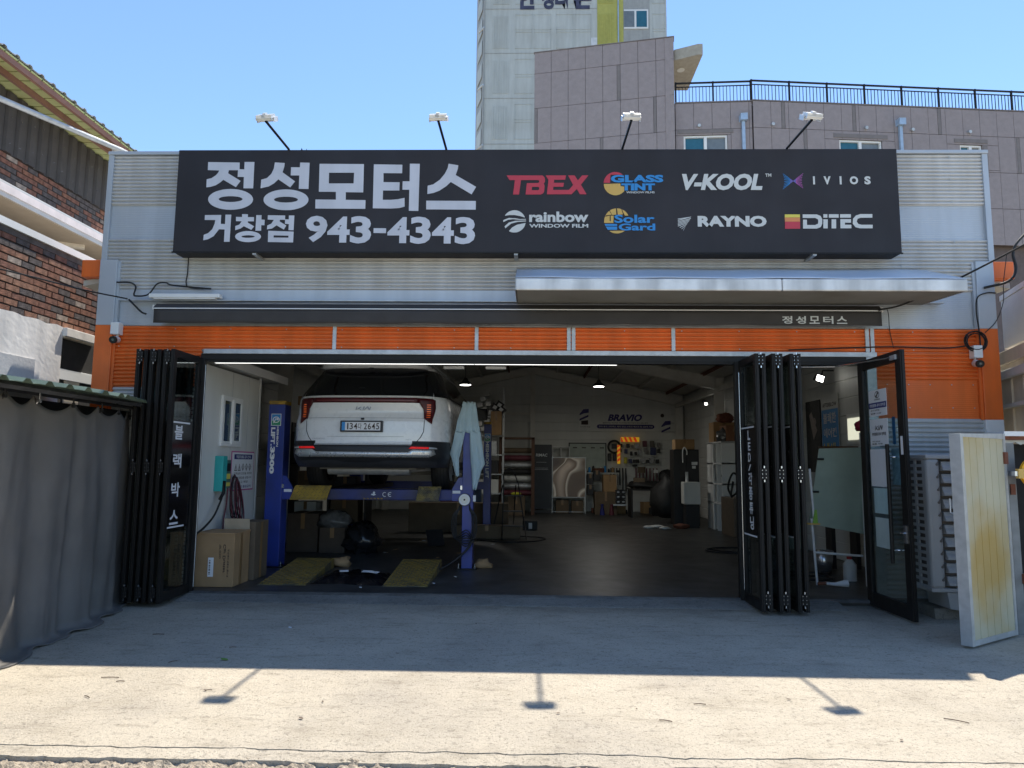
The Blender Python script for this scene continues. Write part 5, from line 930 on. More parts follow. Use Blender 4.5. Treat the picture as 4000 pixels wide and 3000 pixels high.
m_ = MB(); text(m_, '블라비아는 국내 최초 속도무 향상연비 자동차 검사 100% 합격', fb2, 2.15, 3.45, 2.585, 2.63, 0, .01); m_.sheet([[(1.52, 2.55), (1.72, 2.55), (1.72, 2.68), (1.52, 2.66)]], fb2); text(m_, '전국 총판 대리점', fb2, 1.49, 1.78, 2.47, 2.50, 0, .01)
m_.sheet([circ(3.88, 2.83, .055, 16)], fb2); m_.build('print', 'ink', T)
T = thing('wall_calendar_board', 'white planner board with black frame on the rear wall beside the pegboard', 'board', (1.7, 13.3, 1.3)); MB().box(1.15, 2.24, 13.30, 13.33, 1.18, 2.02).build('frame', 'rubber', T); MB().box(1.18, 2.21, 13.29, 13.2995, 1.21, 1.99).build('board', nmat('pale_green_board', (.40, .46, .41), .5), T)
m_ = MB()
for i in range(4): m_.sheet([[(1.27+.26*i, 1.86), (1.39+.26*i, 1.86), (1.39+.26*i, 1.89), (1.27+.26*i, 1.89)]], FY(13.288))
m_.build('print', 'ink', T)
T = thing('low_shelf', 'low white shelf with bottles in front of the planner board', 'shelf', (1.9, 13, 1.1)); MB().box(1.5, 2.55, 12.9, 13.25, 1.14, 1.17).box(1.55, 1.6, 12.95, 13.2, .05, 1.14).box(2.45, 2.5, 12.95, 13.2, .05, 1.14).build('shelf', 'panelw', T)
for i in range(8): tag(MB().tube([(1.62+.11*i, 13.05, 1.171), (1.62+.11*i, 13.05, 1.25+.04*(i % 3)), (1.62+.11*i, 13.05, 1.28+.04*(i % 3))], [.035, .035, .015], 10).build('spray_bottle', [M['whitep'], M['blue'], M['clad'], M['cardboard']][i % 4], None, smooth='auto'), ['white', 'blue', 'black', 'brown'][i % 4]+' small bottle in the row on the low white shelf', 'bottle', 'bottles on the low white shelf')
T = thing('cubby', 'white cubby unit with small boxes above the marbled display panel', 'shelf', (.9, 13, 1.6)); mb = MB()
for x in (.66, .90, 1.14): mb.box(x, x+.02, 12.95, 13.25, 1.55, 1.90)
mb.box(.66, 1.16, 12.95, 13.25, 1.88, 1.90).box(.66, 1.16, 12.95, 13.25, 1.55, 1.57).build('frame', 'whitep', T)
T = thing('pegboard', 'grey wire pegboard on the rear wall hung with packets', 'rack', (3.0, 13.3, 1.7)); mb = MB()
for i in range(17): mb.box(2.26+i*.098, 2.264+i*.098, 13.30, 13.305, 1.34, 2.15)
for i in range(9): mb.box(2.26, 3.83, 13.30, 13.305, 1.34+i*.1, 1.344+i*.1)
mb.build('wire_grid', 'galv', T)
pk = [(2.66, 1.95, .07, .10, 3), (2.75, 1.93, .06, .09, 0), (2.86, 1.94, .10, .12, 1), (2.98, 1.92, .08, .10, 4), (3.12, 1.94, .14, .15, 0), (3.34, 2.0, .12, .17, 5), (3.55, 2.0, .12, .17, 6), (3.74, 1.97, .09, .13, 4), (2.64, 1.80, .07, .09, 1), (2.80, 1.78, .09, .13, 2), (2.95, 1.72, .07, .12, 3), (3.08, 1.72, .07, .10, 1), (3.20, 1.74, .08, .14, 0), (3.36, 1.82, .10, .12, 4), (3.58, 1.79, .16, .22, 2), (3.74, 1.80, .08, .11, 1), (2.78, 1.52, .09, .18, 7), (2.92, 1.50, .10, .12, 2), (3.03, 1.50, .07, .10, 1), (3.12, 1.50, .10, .11, 3), (3.28, 1.50, .15, .13, 0), (3.42, 1.50, .08, .10, 1), (3.53, 1.52, .13, .15, 0), (3.70, 1.50, .10, .12, 1), (3.05, 1.38, .14, .06, 3)]
pm = [nmat('clear_packet', (.36, .36, .36), .25, var=.4, vscale=15), M['clad'], nmat('dark_blue_packet', (.03, .04, .12), .5), M['rubber'], nmat('grey_packet', (.22, .21, .20), .5, var=.3, vscale=20), nmat('plum_packet', (.14, .04, .06), .5), nmat('olive_packet', (.12, .11, .09), .5), nmat('yellow_packet', (.6, .55, .05), .5, var=.3, vscale=30)]
pn = ['clear packet', 'black packet', 'dark blue packet', 'black clip packet', 'grey packet', 'plum coloured packet', 'olive dark packet', 'yellow card packet']
for x, z, w_, h, k in pk:
    o = MB().box(x-w_/2, x+w_/2, 13.20, 13.29, z-h/2, z+h/2, ry=.04*math.sin(x*30)).build('accessory_packet', pm[k], None, bevel=.012); tag(o, pn[k]+' hanging on the grey wire pegboard', 'packet', pn[k]+'s on the pegboard')
T = thing('steering_wheel_cover', 'black ring-shaped cover pack at the left end of the pegboard', 'cover', (2.45, 13.25, 1.9)); MB().grid([[(2.46+(.17+.03*math.cos(b_*1.05))*math.cos(a*.2618), 13.22-.03*math.sin(b_*1.05), 1.91+(.17+.03*math.cos(b_*1.05))*math.sin(a*.2618)) for b_ in range(7)] for a in range(25)]).build('ring', 'rubber', T, smooth=True); MB().box(2.38, 2.54, 13.21, 13.23, 1.85, 2.0).build('card', 'clad', T)
for i in range(2): tag(MB().box(2.27+.14*i, 2.38+.14*i, 13.2, 13.27, 1.50, 1.72).build('mirror_pack', pm[1], None, bevel=.02), 'black pack under the ring-shaped cover on the pegboard', 'packet', 'black packs under the ring')
def chev(name, label, x0, x1, z0, z1, vertical):
    T = thing(name, label, 'sign', ((x0+x1)/2, 13.2, z0)); MB().box(x0, x1, 13.19, 13.20, z0, z1).build('plate', nmat('reflective_yellow_glow', (.75, .42, .03), .4, emit=(.9, .5, .02), estr=.12), T) if 'reflective_yellow_glow' not in bpy.data.materials else MB().box(x0, x1, 13.19, 13.20, z0, z1).build('plate', bpy.data.materials['reflective_yellow_glow'], T)  # plate and stripes glow faintly in place of reflected light
    m_ = MB(); L_ = (z1-z0) if vertical else (x1-x0); W_ = (x1-x0) if vertical else (z1-z0); n_ = 4
    for i in range(n_):
        a = L_*(i+.1)/n_; b_ = a+L_*.5/n_; sk = L_*.45/n_
        P_ = [(a+sk*0, 0), (b_, 0), (min(L_, b_-sk), W_), (max(0, a-sk), W_)]
        m_.sheet([[(x0+v, z1-u) if vertical else (x0+u, z0+v) for u, v in P_]], FY(13.188))
    m_.build('stripe', nmat('reflective_red_glow', (.6, .03, .01), .4, emit=(.9, .04, .01), estr=.10) if 'reflective_red_glow' not in bpy.data.materials else bpy.data.materials['reflective_red_glow'], T)
chev('warning_plate', 'horizontal yellow and red striped warning plate on the pegboard', 2.64, 3.18, 2.05, 2.19, False); chev('warning_plate', 'upright yellow and red striped warning strip on the pegboard', 2.54, 2.63, 1.42, 1.96, True)
rr_ = random.Random(2)
for i in range(13):
    x = 2.36+.085*i if i < 6 else 3.08+.10*(i-6); red = i >= 6
    T_ = MB().box(x-.018, x+.018, 13.22, 13.25, 1.28-(.55 if red else .45+.25*rr_.random()), 1.30).build('wiper_blade', [M['clad'], bpy.data.materials['maroon_hose']][red], None, bevel=.006)
    tag(T_, 'dark red pack in the row hanging below the pegboard' if red else 'black blade pack in the row hanging below the pegboard, left', 'packet', 'red packs below the pegboard' if red else 'black packs below the pegboard')
blob('seat_cover', 'dark folded seat cover hanging at the right end of the red packs', 'cover', (3.95, 13.1, 1.05), (.26, .1, .22), 'clad', seed=11, amp=.2)
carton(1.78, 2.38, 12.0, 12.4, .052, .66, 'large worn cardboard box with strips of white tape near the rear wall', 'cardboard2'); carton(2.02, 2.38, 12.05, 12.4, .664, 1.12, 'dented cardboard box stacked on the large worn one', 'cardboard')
for i, (x, z) in enumerate(((1.62, .55), (1.62, .85), (1.80, .95))): carton(x, x+.17, 12.45, 12.7, z, z+.28, ['black carton beside the marbled panel, lower', 'black carton beside the marbled panel, upper', 'small black carton left of the dented box'][i], 'clad')
for i, (x, c_) in enumerate(((1.97, 'navy'), (2.22, 'maroon_hose'))): tag(MB().tube([(x, 11.9, .052), (x, 11.9, .2), (x, 11.9, .26), (x, 11.9, .34)], [.07, .05, .03, .045], 12).build('spray_pump', M.get(c_) or bpy.data.materials[c_], None, smooth='auto'), ['dark blue pump bottle on the floor before the worn box', 'dark red pump bottle on the floor before the worn box'][i], 'bottle')
# desk, chair, black cabinet, shelves on the right
T = thing('desk', 'low black desk piled with dark things below the red packs', 'desk', (3.0, 11.5, .05)); MB().box(2.6, 3.9, 11.0, 11.7, .74, .78).box(2.62, 2.66, 11.0, 11.65, .05, .74).box(3.84, 3.88, 11, 11.65, .05, .74).build('desk_frame', 'rubber', T); 
for i in range(2):
    for j in range(3): MB().box(2.34+.14*i, 2.46+.14*i, 11.9, 12.3, .35+.13*j, .46+.13*j).build('drawer', 'clad', T); MB().box(2.37+.14*i, 2.43+.14*i, 11.895, 11.899, .39+.13*j, .42+.13*j).build('drawer_label', 'galv', T)
MB().box(2.2, 2.62, 11.9, 12.3, .30, .34).build('drawer_base', 'galv', T)
blob('coat_heap', 'black heap of clothes over the chair in front of the desk', 'cloth', (3.30, 9.6, .58), (.42, .35, .52), 'rubber', seed=21, amp=.35); blob('coat_heap', 'flat black pile on the desk top', 'cloth', (3.05, 11.3, .86), (.5, .25, .12), 'rubber', seed=4)
for i, (x, y) in enumerate(((2.55, 7.9), (2.85, 7.75), (2.75, 8.1))): blob('work_glove', 'white soiled glove lying on the floor before the black heap', 'glove', (x, y, .08), (.13, .08, .035), 'panelw', 'gloves on the floor', seed=i*3, amp=.6, nz=7, na=10)
blob('rag', 'crumpled reddish rag on the floor before the black cabinet', 'cloth', (3.25, 8.0, .10), (.17, .1, .06), 'rust', seed=9, amp=.5, nz=8, na=12)
T = thing('black_cabinet', 'tall black cabinet with a carton on top near the right wall', 'cabinet', (3.5, 9, .05)); MB().box(3.28, 3.84, 8.8, 9.3, .05, 1.75).build('body', 'rubber', T, bevel=.01); MB().box(3.27, 3.55, 8.79, 8.80, .08, 1.72).box(3.56, 3.83, 8.79, 8.80, .08, 1.72).build('door', 'clad', T); MB().box(3.67, 3.80, 8.785, 8.79, 1.40, 1.47).box(3.68, 3.76, 8.785, 8.79, 1.32, 1.38).build('label', 'whitep', T)
carton(3.32, 3.76, 8.85, 9.2, 1.752, 1.98, 'brown carton lying on top of the black cabinet', 'cardboard')
T = thing('appliance', 'white water purifier standing before the black cabinet', 'appliance', (3.45, 8.3, .6)); MB().box(3.36, 3.72, 8.2, 8.5, .55, 1.03).build('body', 'panelw', T, bevel=.02); MB().box(3.40, 3.68, 8.2, 8.5, .05, .55).build('stand', 'clad', T); MB().tube([(3.45, 8.3, 1.03), (3.45, 8.3, 1.25)], .03, 10).tube(catmull([(3.37, 8.3, 1.45), (3.37, 8.3, 1.7), (3.41, 8.3, 1.78), (3.46, 8.3, 1.7), (3.46, 8.3, 1.62)], 4), .012, 6).build('tap', 'whitep', T, smooth=True)
T = thing('cube_shelf', 'white cube shelf against the right wall full of small goods', 'shelf', (4.1, 8.4, .05)); mb = MB()
for z in (.6, 1.0, 1.42, 1.86): mb.box(3.92, 4.46, 7.2, 8.4, z, z+.03)
for y in (7.2, 7.6, 8.0, 8.38): mb.box(3.92, 4.46, y, y+.025, .05, 1.88)
mb.box(3.92, 3.95, 7.9, 8.4, .05, 1.88).build('frame', 'whitep', T)
for i, (y, z, h) in enumerate(((7.3, 1.46, .3), (7.7, 1.46, .28), (7.3, 1.04, .3), (7.75, 1.04, .25), (7.3, .64, .3))): blob('shelf_goods', ['wrapped white goods on the top level of the cube shelf, near', 'white goods on the top level of the cube shelf, far', 'pale bundle on the middle level of the cube shelf, near', 'grey bundle on the middle level of the cube shelf, far', 'dark bundle on the lowest level of the cube shelf'][i], 'goods', (4.15, y+.12, z+h/2-.02), (.17, .13, h/2), ['panelw', 'whitep', 'cbag', 'galv', 'clad'][i], seed=i, amp=.3)
carton(3.95, 4.4, 7.9, 8.3, 1.892, 2.32, 'tall brown carton on the left end of the cube shelf', 'cardboard'); carton(4.05, 4.4, 7.3, 7.8, 1.892, 2.22, 'reddish brown carton on the right end of the cube shelf', nmat('red_carton', (.22, .10, .05), .8)); blob('bag_on_shelf', 'dark red bag on the cartons above the cube shelf', 'bag', (4.2, 7.9, 2.40), (.18, .15, .12), 'rust', seed=14); blob('clear_bag', 'clear crumpled bag between the cartons on the cube shelf', 'bag', (4.05, 7.45, 2.0), (.16, .13, .15), 'cbag', seed=15, amp=.5)
T = thing('counter', 'brown counter front below the cube shelf', 'counter', (3.9, 7, .05)); MB().box(3.86, 4.4, 6.2, 7.1, .05, .78).build('body', nmat('brown_board', (.13, .10, .07), .6), T, bevel=.01)
cloth('apron_cloth', 'grey striped cloth hanging over a stand right of the counter', 'cloth', [(1.16, 4.02, 4.22, 5.6), (.95, 3.98, 4.25, 5.6), (.5, 3.98, 4.20, 5.58), (.25, 3.98, 4.12, 5.6)], nmat('grey_cloth', (.30, .30, .29), .9), .03, 14, 2.5)
cable('coiled_wire', 'black wire coils hanging on the counter beside the cloth', [(3.8, 6.1, .8), (3.72, 6.05, 1.0), (3.8, 6.0, 1.25), (3.9, 6.0, 1.15), (3.86, 6.0, .9), (3.76, 6.0, .85), (3.8, 6.0, 1.1)], .02); 
cable('power_cable', 'loops of black cable on the floor before the folded doors', [(2.9, 4.2, .065), (3.2, 3.8, .065), (3.8, 3.9, .065), (3.7, 4.3, .065), (3.1, 4.4, .065), (2.8, 4.0, .065), (3.3, 3.6, .065), (4.0, 3.7, .065)], .014)
for x, y in ((3.72, 5.1), (4.0, 4.6)): tag(MB().tube([(x, y, .05), (x+.12, y+.1, .42)], .016, 8).build('stand_leg', 'whitep', None), 'short white pole leaning near the hanging grey cloth', 'pole', 'short white poles by the cloth')
rc = random.Random(31)
for i in range(22):
    x = rc.choice([rc.uniform(.2, 2.4), rc.uniform(2.5, 3.9)]); y = rc.uniform(12.5, 13.0); s_ = rc.uniform(.06, .16); z = rc.choice([.052, .052, .78, 1.17]) if x > 1.6 else .052
    if z > 1: y = 12.95; s_ *= .6
    if z == .78: y = rc.uniform(11.2, 11.6); x = rc.uniform(2.7, 3.8)
    o = MB().box(x-s_, x+s_, y-s_*.7, y+s_*.7, z, z+s_*rc.uniform(1., 2.2), rz=rc.uniform(-.4, .4)).build('parts_box', [M['cardboard2'], M['clad'], M['cardboard'], M['rubber'], M['panelw'], M['rust']][rc.randrange(6)], None, bevel=.004)
    tag(o, 'small parts box among the clutter along the rear wall', 'box', 'small parts boxes along the rear wall')
for i in range(16):
    x = rc.uniform(-2.6, -.2); y = rc.uniform(2.6, 6.0); s_ = rc.uniform(.015, .05)
    o = MB().box(x-s_, x+s_, y-s_*.6, y+s_*.6, .051, .055, rz=rc.uniform(0, 3)).build('paper_scrap', rc.choice(['paper', 'cardboard', 'clad']), None); tag(o, 'small scrap lying on the dark floor under the lift', 'scrap', 'scraps on the floor under the lift')
# lamps that are lit inside
def pendant(x, y, z, label, e=8):
    T = thing('pendant_lamp', label, 'lamp', (x, y, z)); zr = 4.2-.194*abs(x-.1)
    MB().tube([(x, y, z+.03), (x, y, zr-.2)], .006, 6).build('cord', 'rubber', T)
    MB().tube([(x, y, z), (x, y, z+.03), (x, y, z+.10), (x, y, z+.16)], [.13, .135, .06, .03], 20).build('shade', 'clad', T, smooth='auto'); MB().tube([(x, y, z-.004), (x, y, z)], .12, 20).build('lens', 'lamp_on', T)
    l = bpy.data.lights.new('pendant_light', 'AREA'); l.shape = 'DISK'; l.size = .22; l.energy = e; l.color = (1, .97, .9); o = bpy.data.objects.new('pendant_light', l); o.location = (0, 0, -.01); COL.objects.link(o); o.parent = T
pendant(1.61, 9.0, 3.19, 'lit round pendant lamp under the roof in front of the wall banner'); pendant(-1.42, 8.2, 3.12, 'round pendant lamp under the roof above the car side', 5)
T = thing('spot_lamp', 'small lit white spot lamp on the right wall above the posters', 'lamp', (4.26, 3.05, 2.68)); MB().tube([(4.5, 3.1, 2.80), (4.34, 3.1, 2.80), (4.30, 3.08, 2.70)], .012, 6).build('mount', 'clad', T); MB().box(4.20, 4.32, 3.0, 3.10, 2.63, 2.72, ry=.5).build('housing', 'clad', T); MB().box(4.205, 4.30, 2.985, 2.995, 2.625, 2.71, ry=.3).build('lens', 'lamp_on', T)
T = thing('spot_lamp', 'tiny lit spot lamp high on the right, deep inside the garage', 'lamp', (4.2, 9.6, 2.85)); MB().box(4.15, 4.30, 9.6, 9.7, 2.86, 2.93, ry=.6).build('housing', 'clad', T); MB().box(4.19, 4.25, 9.58, 9.59, 2.83, 2.88).build('lens', 'lamp_on', T)
for i, x in enumerate((-.90, -.40)):
    tag(MB().box(x-.12, x+.12, .9, .96, 2.50, 2.53).build('tube_light', 'whitep', None), 'small white fixture end under the roof just behind the door head', 'light', 'white fixture ends behind the door head')
# glass writing board on an easel, posters, white post
T = thing('writing_board', 'frosted green glass board on a white easel inside the right door', 'board', (3.55, .9, .05))
P_ = [(3.315, 1.59), (3.86, 1.61), (3.86, .62), (3.20, .735)]
MB().prism(P_, lambda u, v, w_: (u, w_+.10*(1.6-v), v), .80, .812).build('board', nmat('green_frosted_glass', (.33, .41, .34), .35, var=.08), T)
MB().tube([(3.20, .80, .80), (3.26, .86, .06)], .014, 8).tube([(3.24, .84, .42), (3.80, .90, .38)], .013, 8).tube([(3.19, .78, 1.36), (3.23, .80, .74)], .014, 8).build('easel', 'whitep', T); MB().box(3.14, 3.28, .76, .84, .735, .75).build('tray', 'yellow', T)
MB().prism([(0, 0), (.06, 0), (.05, .16), (.03, .16)], lambda u, v, w_: (3.20+u, w_, .74+v), .77, .785).build('squeegee', nmat('lime_plastic', (.25, .5, .08), .4), T)
for x, z in ((3.33, 1.47), (3.26, 1.10)): MB().tube([(x-.04, .80, z), (x+.03, .79, z)], .012, 8).build('clip', 'rubber', T)
T = thing('white_post', 'white upright post with a lock plate behind the swing door', 'post', (3.78, .8, .05)); MB().box(3.80, 3.91, .74, .86, .05, 1.78).build('post', 'whitep', T, bevel=.004); MB().box(3.83, 3.87, .735, .74, .80, 1.0).build('lock_plate', 'clad', T)
blob('red_cloth', 'red folded cloth lying on top of the white post', 'cloth', (3.84, .85, 1.85), (.09, .07, .07), nmat('crimson', (.30, .01, .04), .7), seed=6, nz=8, na=10)
T = thing('poster', 'black poster with a dark photograph on the right wall', 'poster', (4.5, 3.9, 1.7)); MB().box(4.488, 4.496, 3.62, 4.19, 1.30, 2.42).build('sheet', 'rubber', T)
m_ = MB().sheet([[(3.75, 1.95), (3.9, 1.8), (4.05, 2.2), (3.95, 2.25)]], lambda u, v, w_: (4.486-w_, u, v)).sheet([circ(3.85, 2.08, .07, 12)], lambda u, v, w_: (4.485-w_, u, v)); m_.build('print', nmat('poster_grey', (.22, .17, .15), .5, var=.3, vscale=20), T)
T = thing('poster', 'blue and white poster with large Korean words on the right wall', 'poster', (4.5, 3.3, 1.7)); MB().box(4.486, 4.494, 2.98, 3.56, 1.30, 2.46).build('sheet', 'panelw', T); MB().box(4.484, 4.4858, 2.98, 3.56, 1.30, 2.24).build('print', M['blue'], T)
fq = lambda u, v, w_: (4.4825-w_, -u, v); m_ = MB(); text(m_, '불쾌한', fq, -3.50, -3.05, 2.03, 2.19, 0, .02); text(m_, '에어컨', fq, -3.50, -3.05, 1.82, 1.96, 0, .02); m_.build('lettering', 'paper', T)
m_ = MB(); text(m_, '냄새', fq, -3.50, -3.10, 1.60, 1.74, 0, .02); m_.build('lettering', 'lemon', T); m_ = MB(); text(m_, 'AFTERBLOW', fq, -3.52, -3.02, 2.28, 2.34, -.002, .02); m_.build('lettering', 'ink', T)
T = thing('wooden_stack', 'dark brown wooden board stack behind the frosted board', 'board', (4.1, 2.2, .05)); MB().box(3.95, 4.40, 2.2, 2.4, 1.20, 1.66).build('board', nmat('walnut', (.12, .055, .025), .4, var=.3, vscale=3), T); MB().box(4.0, 4.05, 2.2, 2.4, .05, 1.2).box(4.32, 4.37, 2.2, 2.4, .05, 1.2).build('leg', 'clad', T)
T = thing('bucket', 'shiny metal bucket on the floor inside the right door', 'bucket', (3.75, 1.6, .05)); MB().tube([(3.72, 1.8, .06), (3.72, 1.8, .33)], [.09, .12], 24, cap=False).build('pail', 'steel', T, smooth='auto', solid=.004); MB().tube([(3.72, 1.8, .32), (3.72, 1.8, .335)], .125, 24, cap=False).build('rim', 'steel', T, smooth='auto')
T = thing('plastic_jug', 'white plastic jug with red cap beside the white post', 'jug', (3.76, 1.2, .05)); MB().tube([(3.80, 1.25, .052), (3.80, 1.25, .24), (3.80, 1.25, .30)], [.075, .075, .03], 14).build('jug', 'panelw', T, smooth='auto'); MB().tube([(3.80, 1.25, .30), (3.80, 1.25, .33)], .03, 10).build('cap', nmat('red_cap', (.4, .02, .02), .4), T)
T = thing('nozzle', 'white and orange air nozzle on the floor behind the swing door', 'tool', (3.45, .75, .06)); MB().tube([(3.32, .78, .09), (3.42, .76, .085), (3.55, .74, .10)], [.015, .02, .045], 12).build('nozzle', 'paper', T, smooth='auto'); MB().tube([(3.24, .80, .08), (3.33, .78, .09)], .018, 8).build('tip', 'rust', T)
cable('power_cable', 'tangle of black hoses on the floor inside the right door', [(2.75, 1.9, .07), (3.1, 1.5, .07), (3.6, 1.45, .07), (3.5, 1.15, .07), (3.1, 1.2, .07), (2.9, 1.6, .07), (3.3, 1.8, .07), (3.7, 1.6, .08)], .013, cat='hose'); blob('clear_bag', 'clear plastic sheet crumpled on the floor under the frosted board', 'bag', (3.15, 2.2, .12), (.3, .25, .1), 'cbag', seed=31, amp=.6)
# ================================================================ CURTAIN AND SHED, LEFT
TP = [(-3.50, -4.6), (-3.57, -3.6), (-3.65, -2.64), (-3.70, -2.21), (-3.80, -1.27), (-3.90, -.73), (-4.0, -.42)]
def along(t):
    tot = [0]
    for a_, b_ in zip(TP, TP[1:]): tot.append(tot[-1]+math.dist(a_, b_))
    d = t*tot[-1]
    for i in range(len(TP)-1):
        if d <= tot[i+1]+1e-9: k = (d-tot[i])/(tot[i+1]-tot[i]); return (TP[i][0]+(TP[i+1][0]-TP[i][0])*k, TP[i][1]+(TP[i+1][1]-TP[i][1])*k, d)
hooks = [-4.1, -3.3, -2.62, -2.20, -1.72, -1.24, -.86, -.50]
rows = []
for j in range(46):
    v = j/45; r_ = []
    for i in range(300):
        x, y, d = along(i/299); nb = sorted(abs(y-h) for h in hooks)[0]; gaps = [h for h in hooks]
        lo = max([h for h in hooks if h <= y] or [y]); hi = min([h for h in hooks if h >= y] or [y]); sag = 0
        if hi > lo: q = (y-lo)/(hi-lo); sag = 4*q*(1-q)*.10*(hi-lo)/.5
        zt = 1.86-sag; z = max(.008, zt*(1-v/.95))
        ph = 2*math.pi*d/.52+1.6*noise.noise(Vector((d*1.1, v*1.3, 0))); amp = .012+.020*min(1, v*1.6); fo = amp*(math.sin(ph)+.35*math.sin(2*ph+1+v))+.035*noise.noise(Vector((d*2.3, v*1.6, 5)))+.010*noise.noise(Vector((d*7, v*9, 2)))+.006*abs(noise.noise(Vector((d*14, v*16, 9))))*(.3+v)
        fo *= (.25+.75*min(1, v*4))
        bot = max(0, (v-.93)/.07); r_.append((x+fo+.02*v+.20*bot*(.6+.5*noise.noise(Vector((d*1.7, 0, 0)))), y+.03*math.sin(d*7+v*3), max(.006+.02*max(0, math.sin(d*11))*bot, z)))
    rows.append(r_)
T = thing('tarpaulin_curtain', 'heavy grey curtain hanging in folds from hooks along the left side', 'curtain', (-3.8, -2, 0))
MB().grid(rows).build('curtain', nmat('grey_tarpaulin', (.165, .155, .142), .65, var=.16, vscale=2, spec=.3, bump=.15, bscale=150, grime=(.08, .075, .065), gscale=.8), T, smooth=True, solid=.006)
for y in hooks:
    x = along(.5)[0]; xx = [along(t/200) for t in range(201)]; x = min(xx, key=lambda p: abs(p[1]-y))[0]
    MB().tube([(x, y, 1.80), (x+.02, y, 1.83), (x+.02, y, 1.88), (x-.01, y, 1.92)], .007, 6).tube([(x+.005, y, 1.82), (x+.03, y, 1.82)], .014, 8).build('hook', 'steel' if y == -2.20 else 'clad', T)
T = thing('lean_to_shed', 'low shed with green corrugated roof edge above the grey curtain', 'shed', (-4.5, -2, 0))
rows = []; y = -5.2
while y < -.05:
    for t, h in ((0, 0), (.06, .0), (.09, .028), (.125, .028), (.155, 0)): xe = -3.88+.42*max(0, min(1.6, -y-.4)); rows.append([(xe, y+t, 1.975+h+.010*math.sin(y*2)-.605*(1+xe/3.88)), (-6.2, y+t, 2.25+h)])  # roof edge shaped to jut past the curtain and keep sun off it
    y += .21
MB().grid(rows).build('roof_sheet', nmat('green_roof_sheet', (.11, .155, .12), .5, .1, var=.2, vscale=4), T, solid=.003)
MB().tube([(-3.35, -3.4, 1.86), (-3.40, -2.2, 1.865), (-3.92, -.12, 1.95)], .024, 4).build('beam', 'trackm', T); MB().tube([(-3.57, -3.4, 1.87), (-3.66, -2.6, 1.872), (-3.95, -.1, 1.90)], .016, 8).build('rail', 'clad', T); MB().box(-4.25, -4.1, -5.2, -.2, 1.80, 1.88).build('beam', 'clad', T)
MB().box(-4.0, -3.95, -.4, -.35, .0, 1.92).box(-4.0, -3.95, -4.9, -4.85, 0, 1.92).build('post', 'galv', T); MB().box(-6.2, -6.15, -5.2, -.1, 0, 2.2).build('back_wall', 'silver', T)
# ================================================================ RIGHT SIDE: AC unit, panel door, gate posts
T = thing('air_conditioner', 'grey outdoor air conditioner unit with grille side and stacked louvres, by the right wall', 'air conditioner', (4.1, -.45, .25))
M['acgrey'] = nmat('ac_grey', (.40, .39, .375), .45, var=.05); M['acdark'] = nmat('ac_inside', (.13, .11, .095), .6)
MB().box(3.735, 4.60, -.60, -.27, .26, 1.47).build('core', 'acdark', T)
MB().box(3.70, 4.62, -.68, -.25, 1.465, 1.505).build('top_cover', 'acgrey', T, bevel=.008); MB().box(3.70, 4.62, -.67, -.25, .25, .285).build('base_tray', 'acgrey', T, bevel=.004)
MB().box(3.705, 3.83, -.675, -.60, .28, 1.47).build('corner_panel', 'acgrey', T, bevel=.03)
mb = MB(); nr = 19
for i in range(nr+1): z = .285+(1.465-.285)*i/nr; mb.box(3.712, 3.722, -.60, -.28, z-.014, z+.014)
for y in (-.60, -.455, -.29): mb.box(3.710, 3.724, y-.018, y+.018, .285, 1.465)
mb.build('grille', 'acgrey', T)
for i in range(10):
    z = .30+i*.117
    MB().prism([(-.60, z+.0), (-.672, z+.008), (-.668, z+.030), (-.648, z+.060), (-.640, z+.088), (-.60, z+.090)], lambda u, v, w_: (w_, u, v), 3.86, 4.60).build('louvre', 'acgrey', T)
    dr = MB().tube([(3.80, -.676, z+.06), (3.80, -.680, z+.06)], .012, 10); dr.add([(3.790, -.680, z+.063), (3.810, -.680, z+.063), (3.815, -.681, z+.10)], [(0, 1, 2)]); dr.build('side_slot', 'acdark', T)
T = thing('unit_plinth', 'grey steel wedge stand and concrete base under the air conditioner', 'stand', (4.1, -.5, 0)); MB().prism([(3.86, .10), (4.45, .02), (4.55, .24), (3.84, .245)], lambda u, v, w_: (u, w_, v), -.66, -.30).build('stand', 'acgrey', T)
MB().prism([(-.15, 0), (-.62, 0), (-.58, .09), (-.15, .09)], lambda u, v, w_: (w_, u, v), 3.75, 4.6).build('base', 'apron', T, bevel=.01)
MB().box(3.60, 4.7, -.10, .0, .0, .08).build('kerb', 'apron', T, bevel=.01)
T = thing('panel_door', 'open yellowed sandwich panel door in a galvanised frame at the far right', 'door', (4.03, -1.24, 0))
ax = Vector((3.385-4.03, -1.69+1.24, 0)); L_ = ax.length; ax.normalize(); nn = Vector((ax.y, -ax.x, 0)); hp = Vector((4.03, -1.24, 0))
if nn.y > 0: nn = -nn
def pd(u, v, w_): p = hp+ax*u+nn*w_; return (p.x, p.y, v)
M['sandwich'] = nmat('yellowed_panel', (.50, .47, .33), .5, var=.05, vscale=2, streak=.08, grime=(.42, .27, .03), gscale=1.1, gamt=.95)
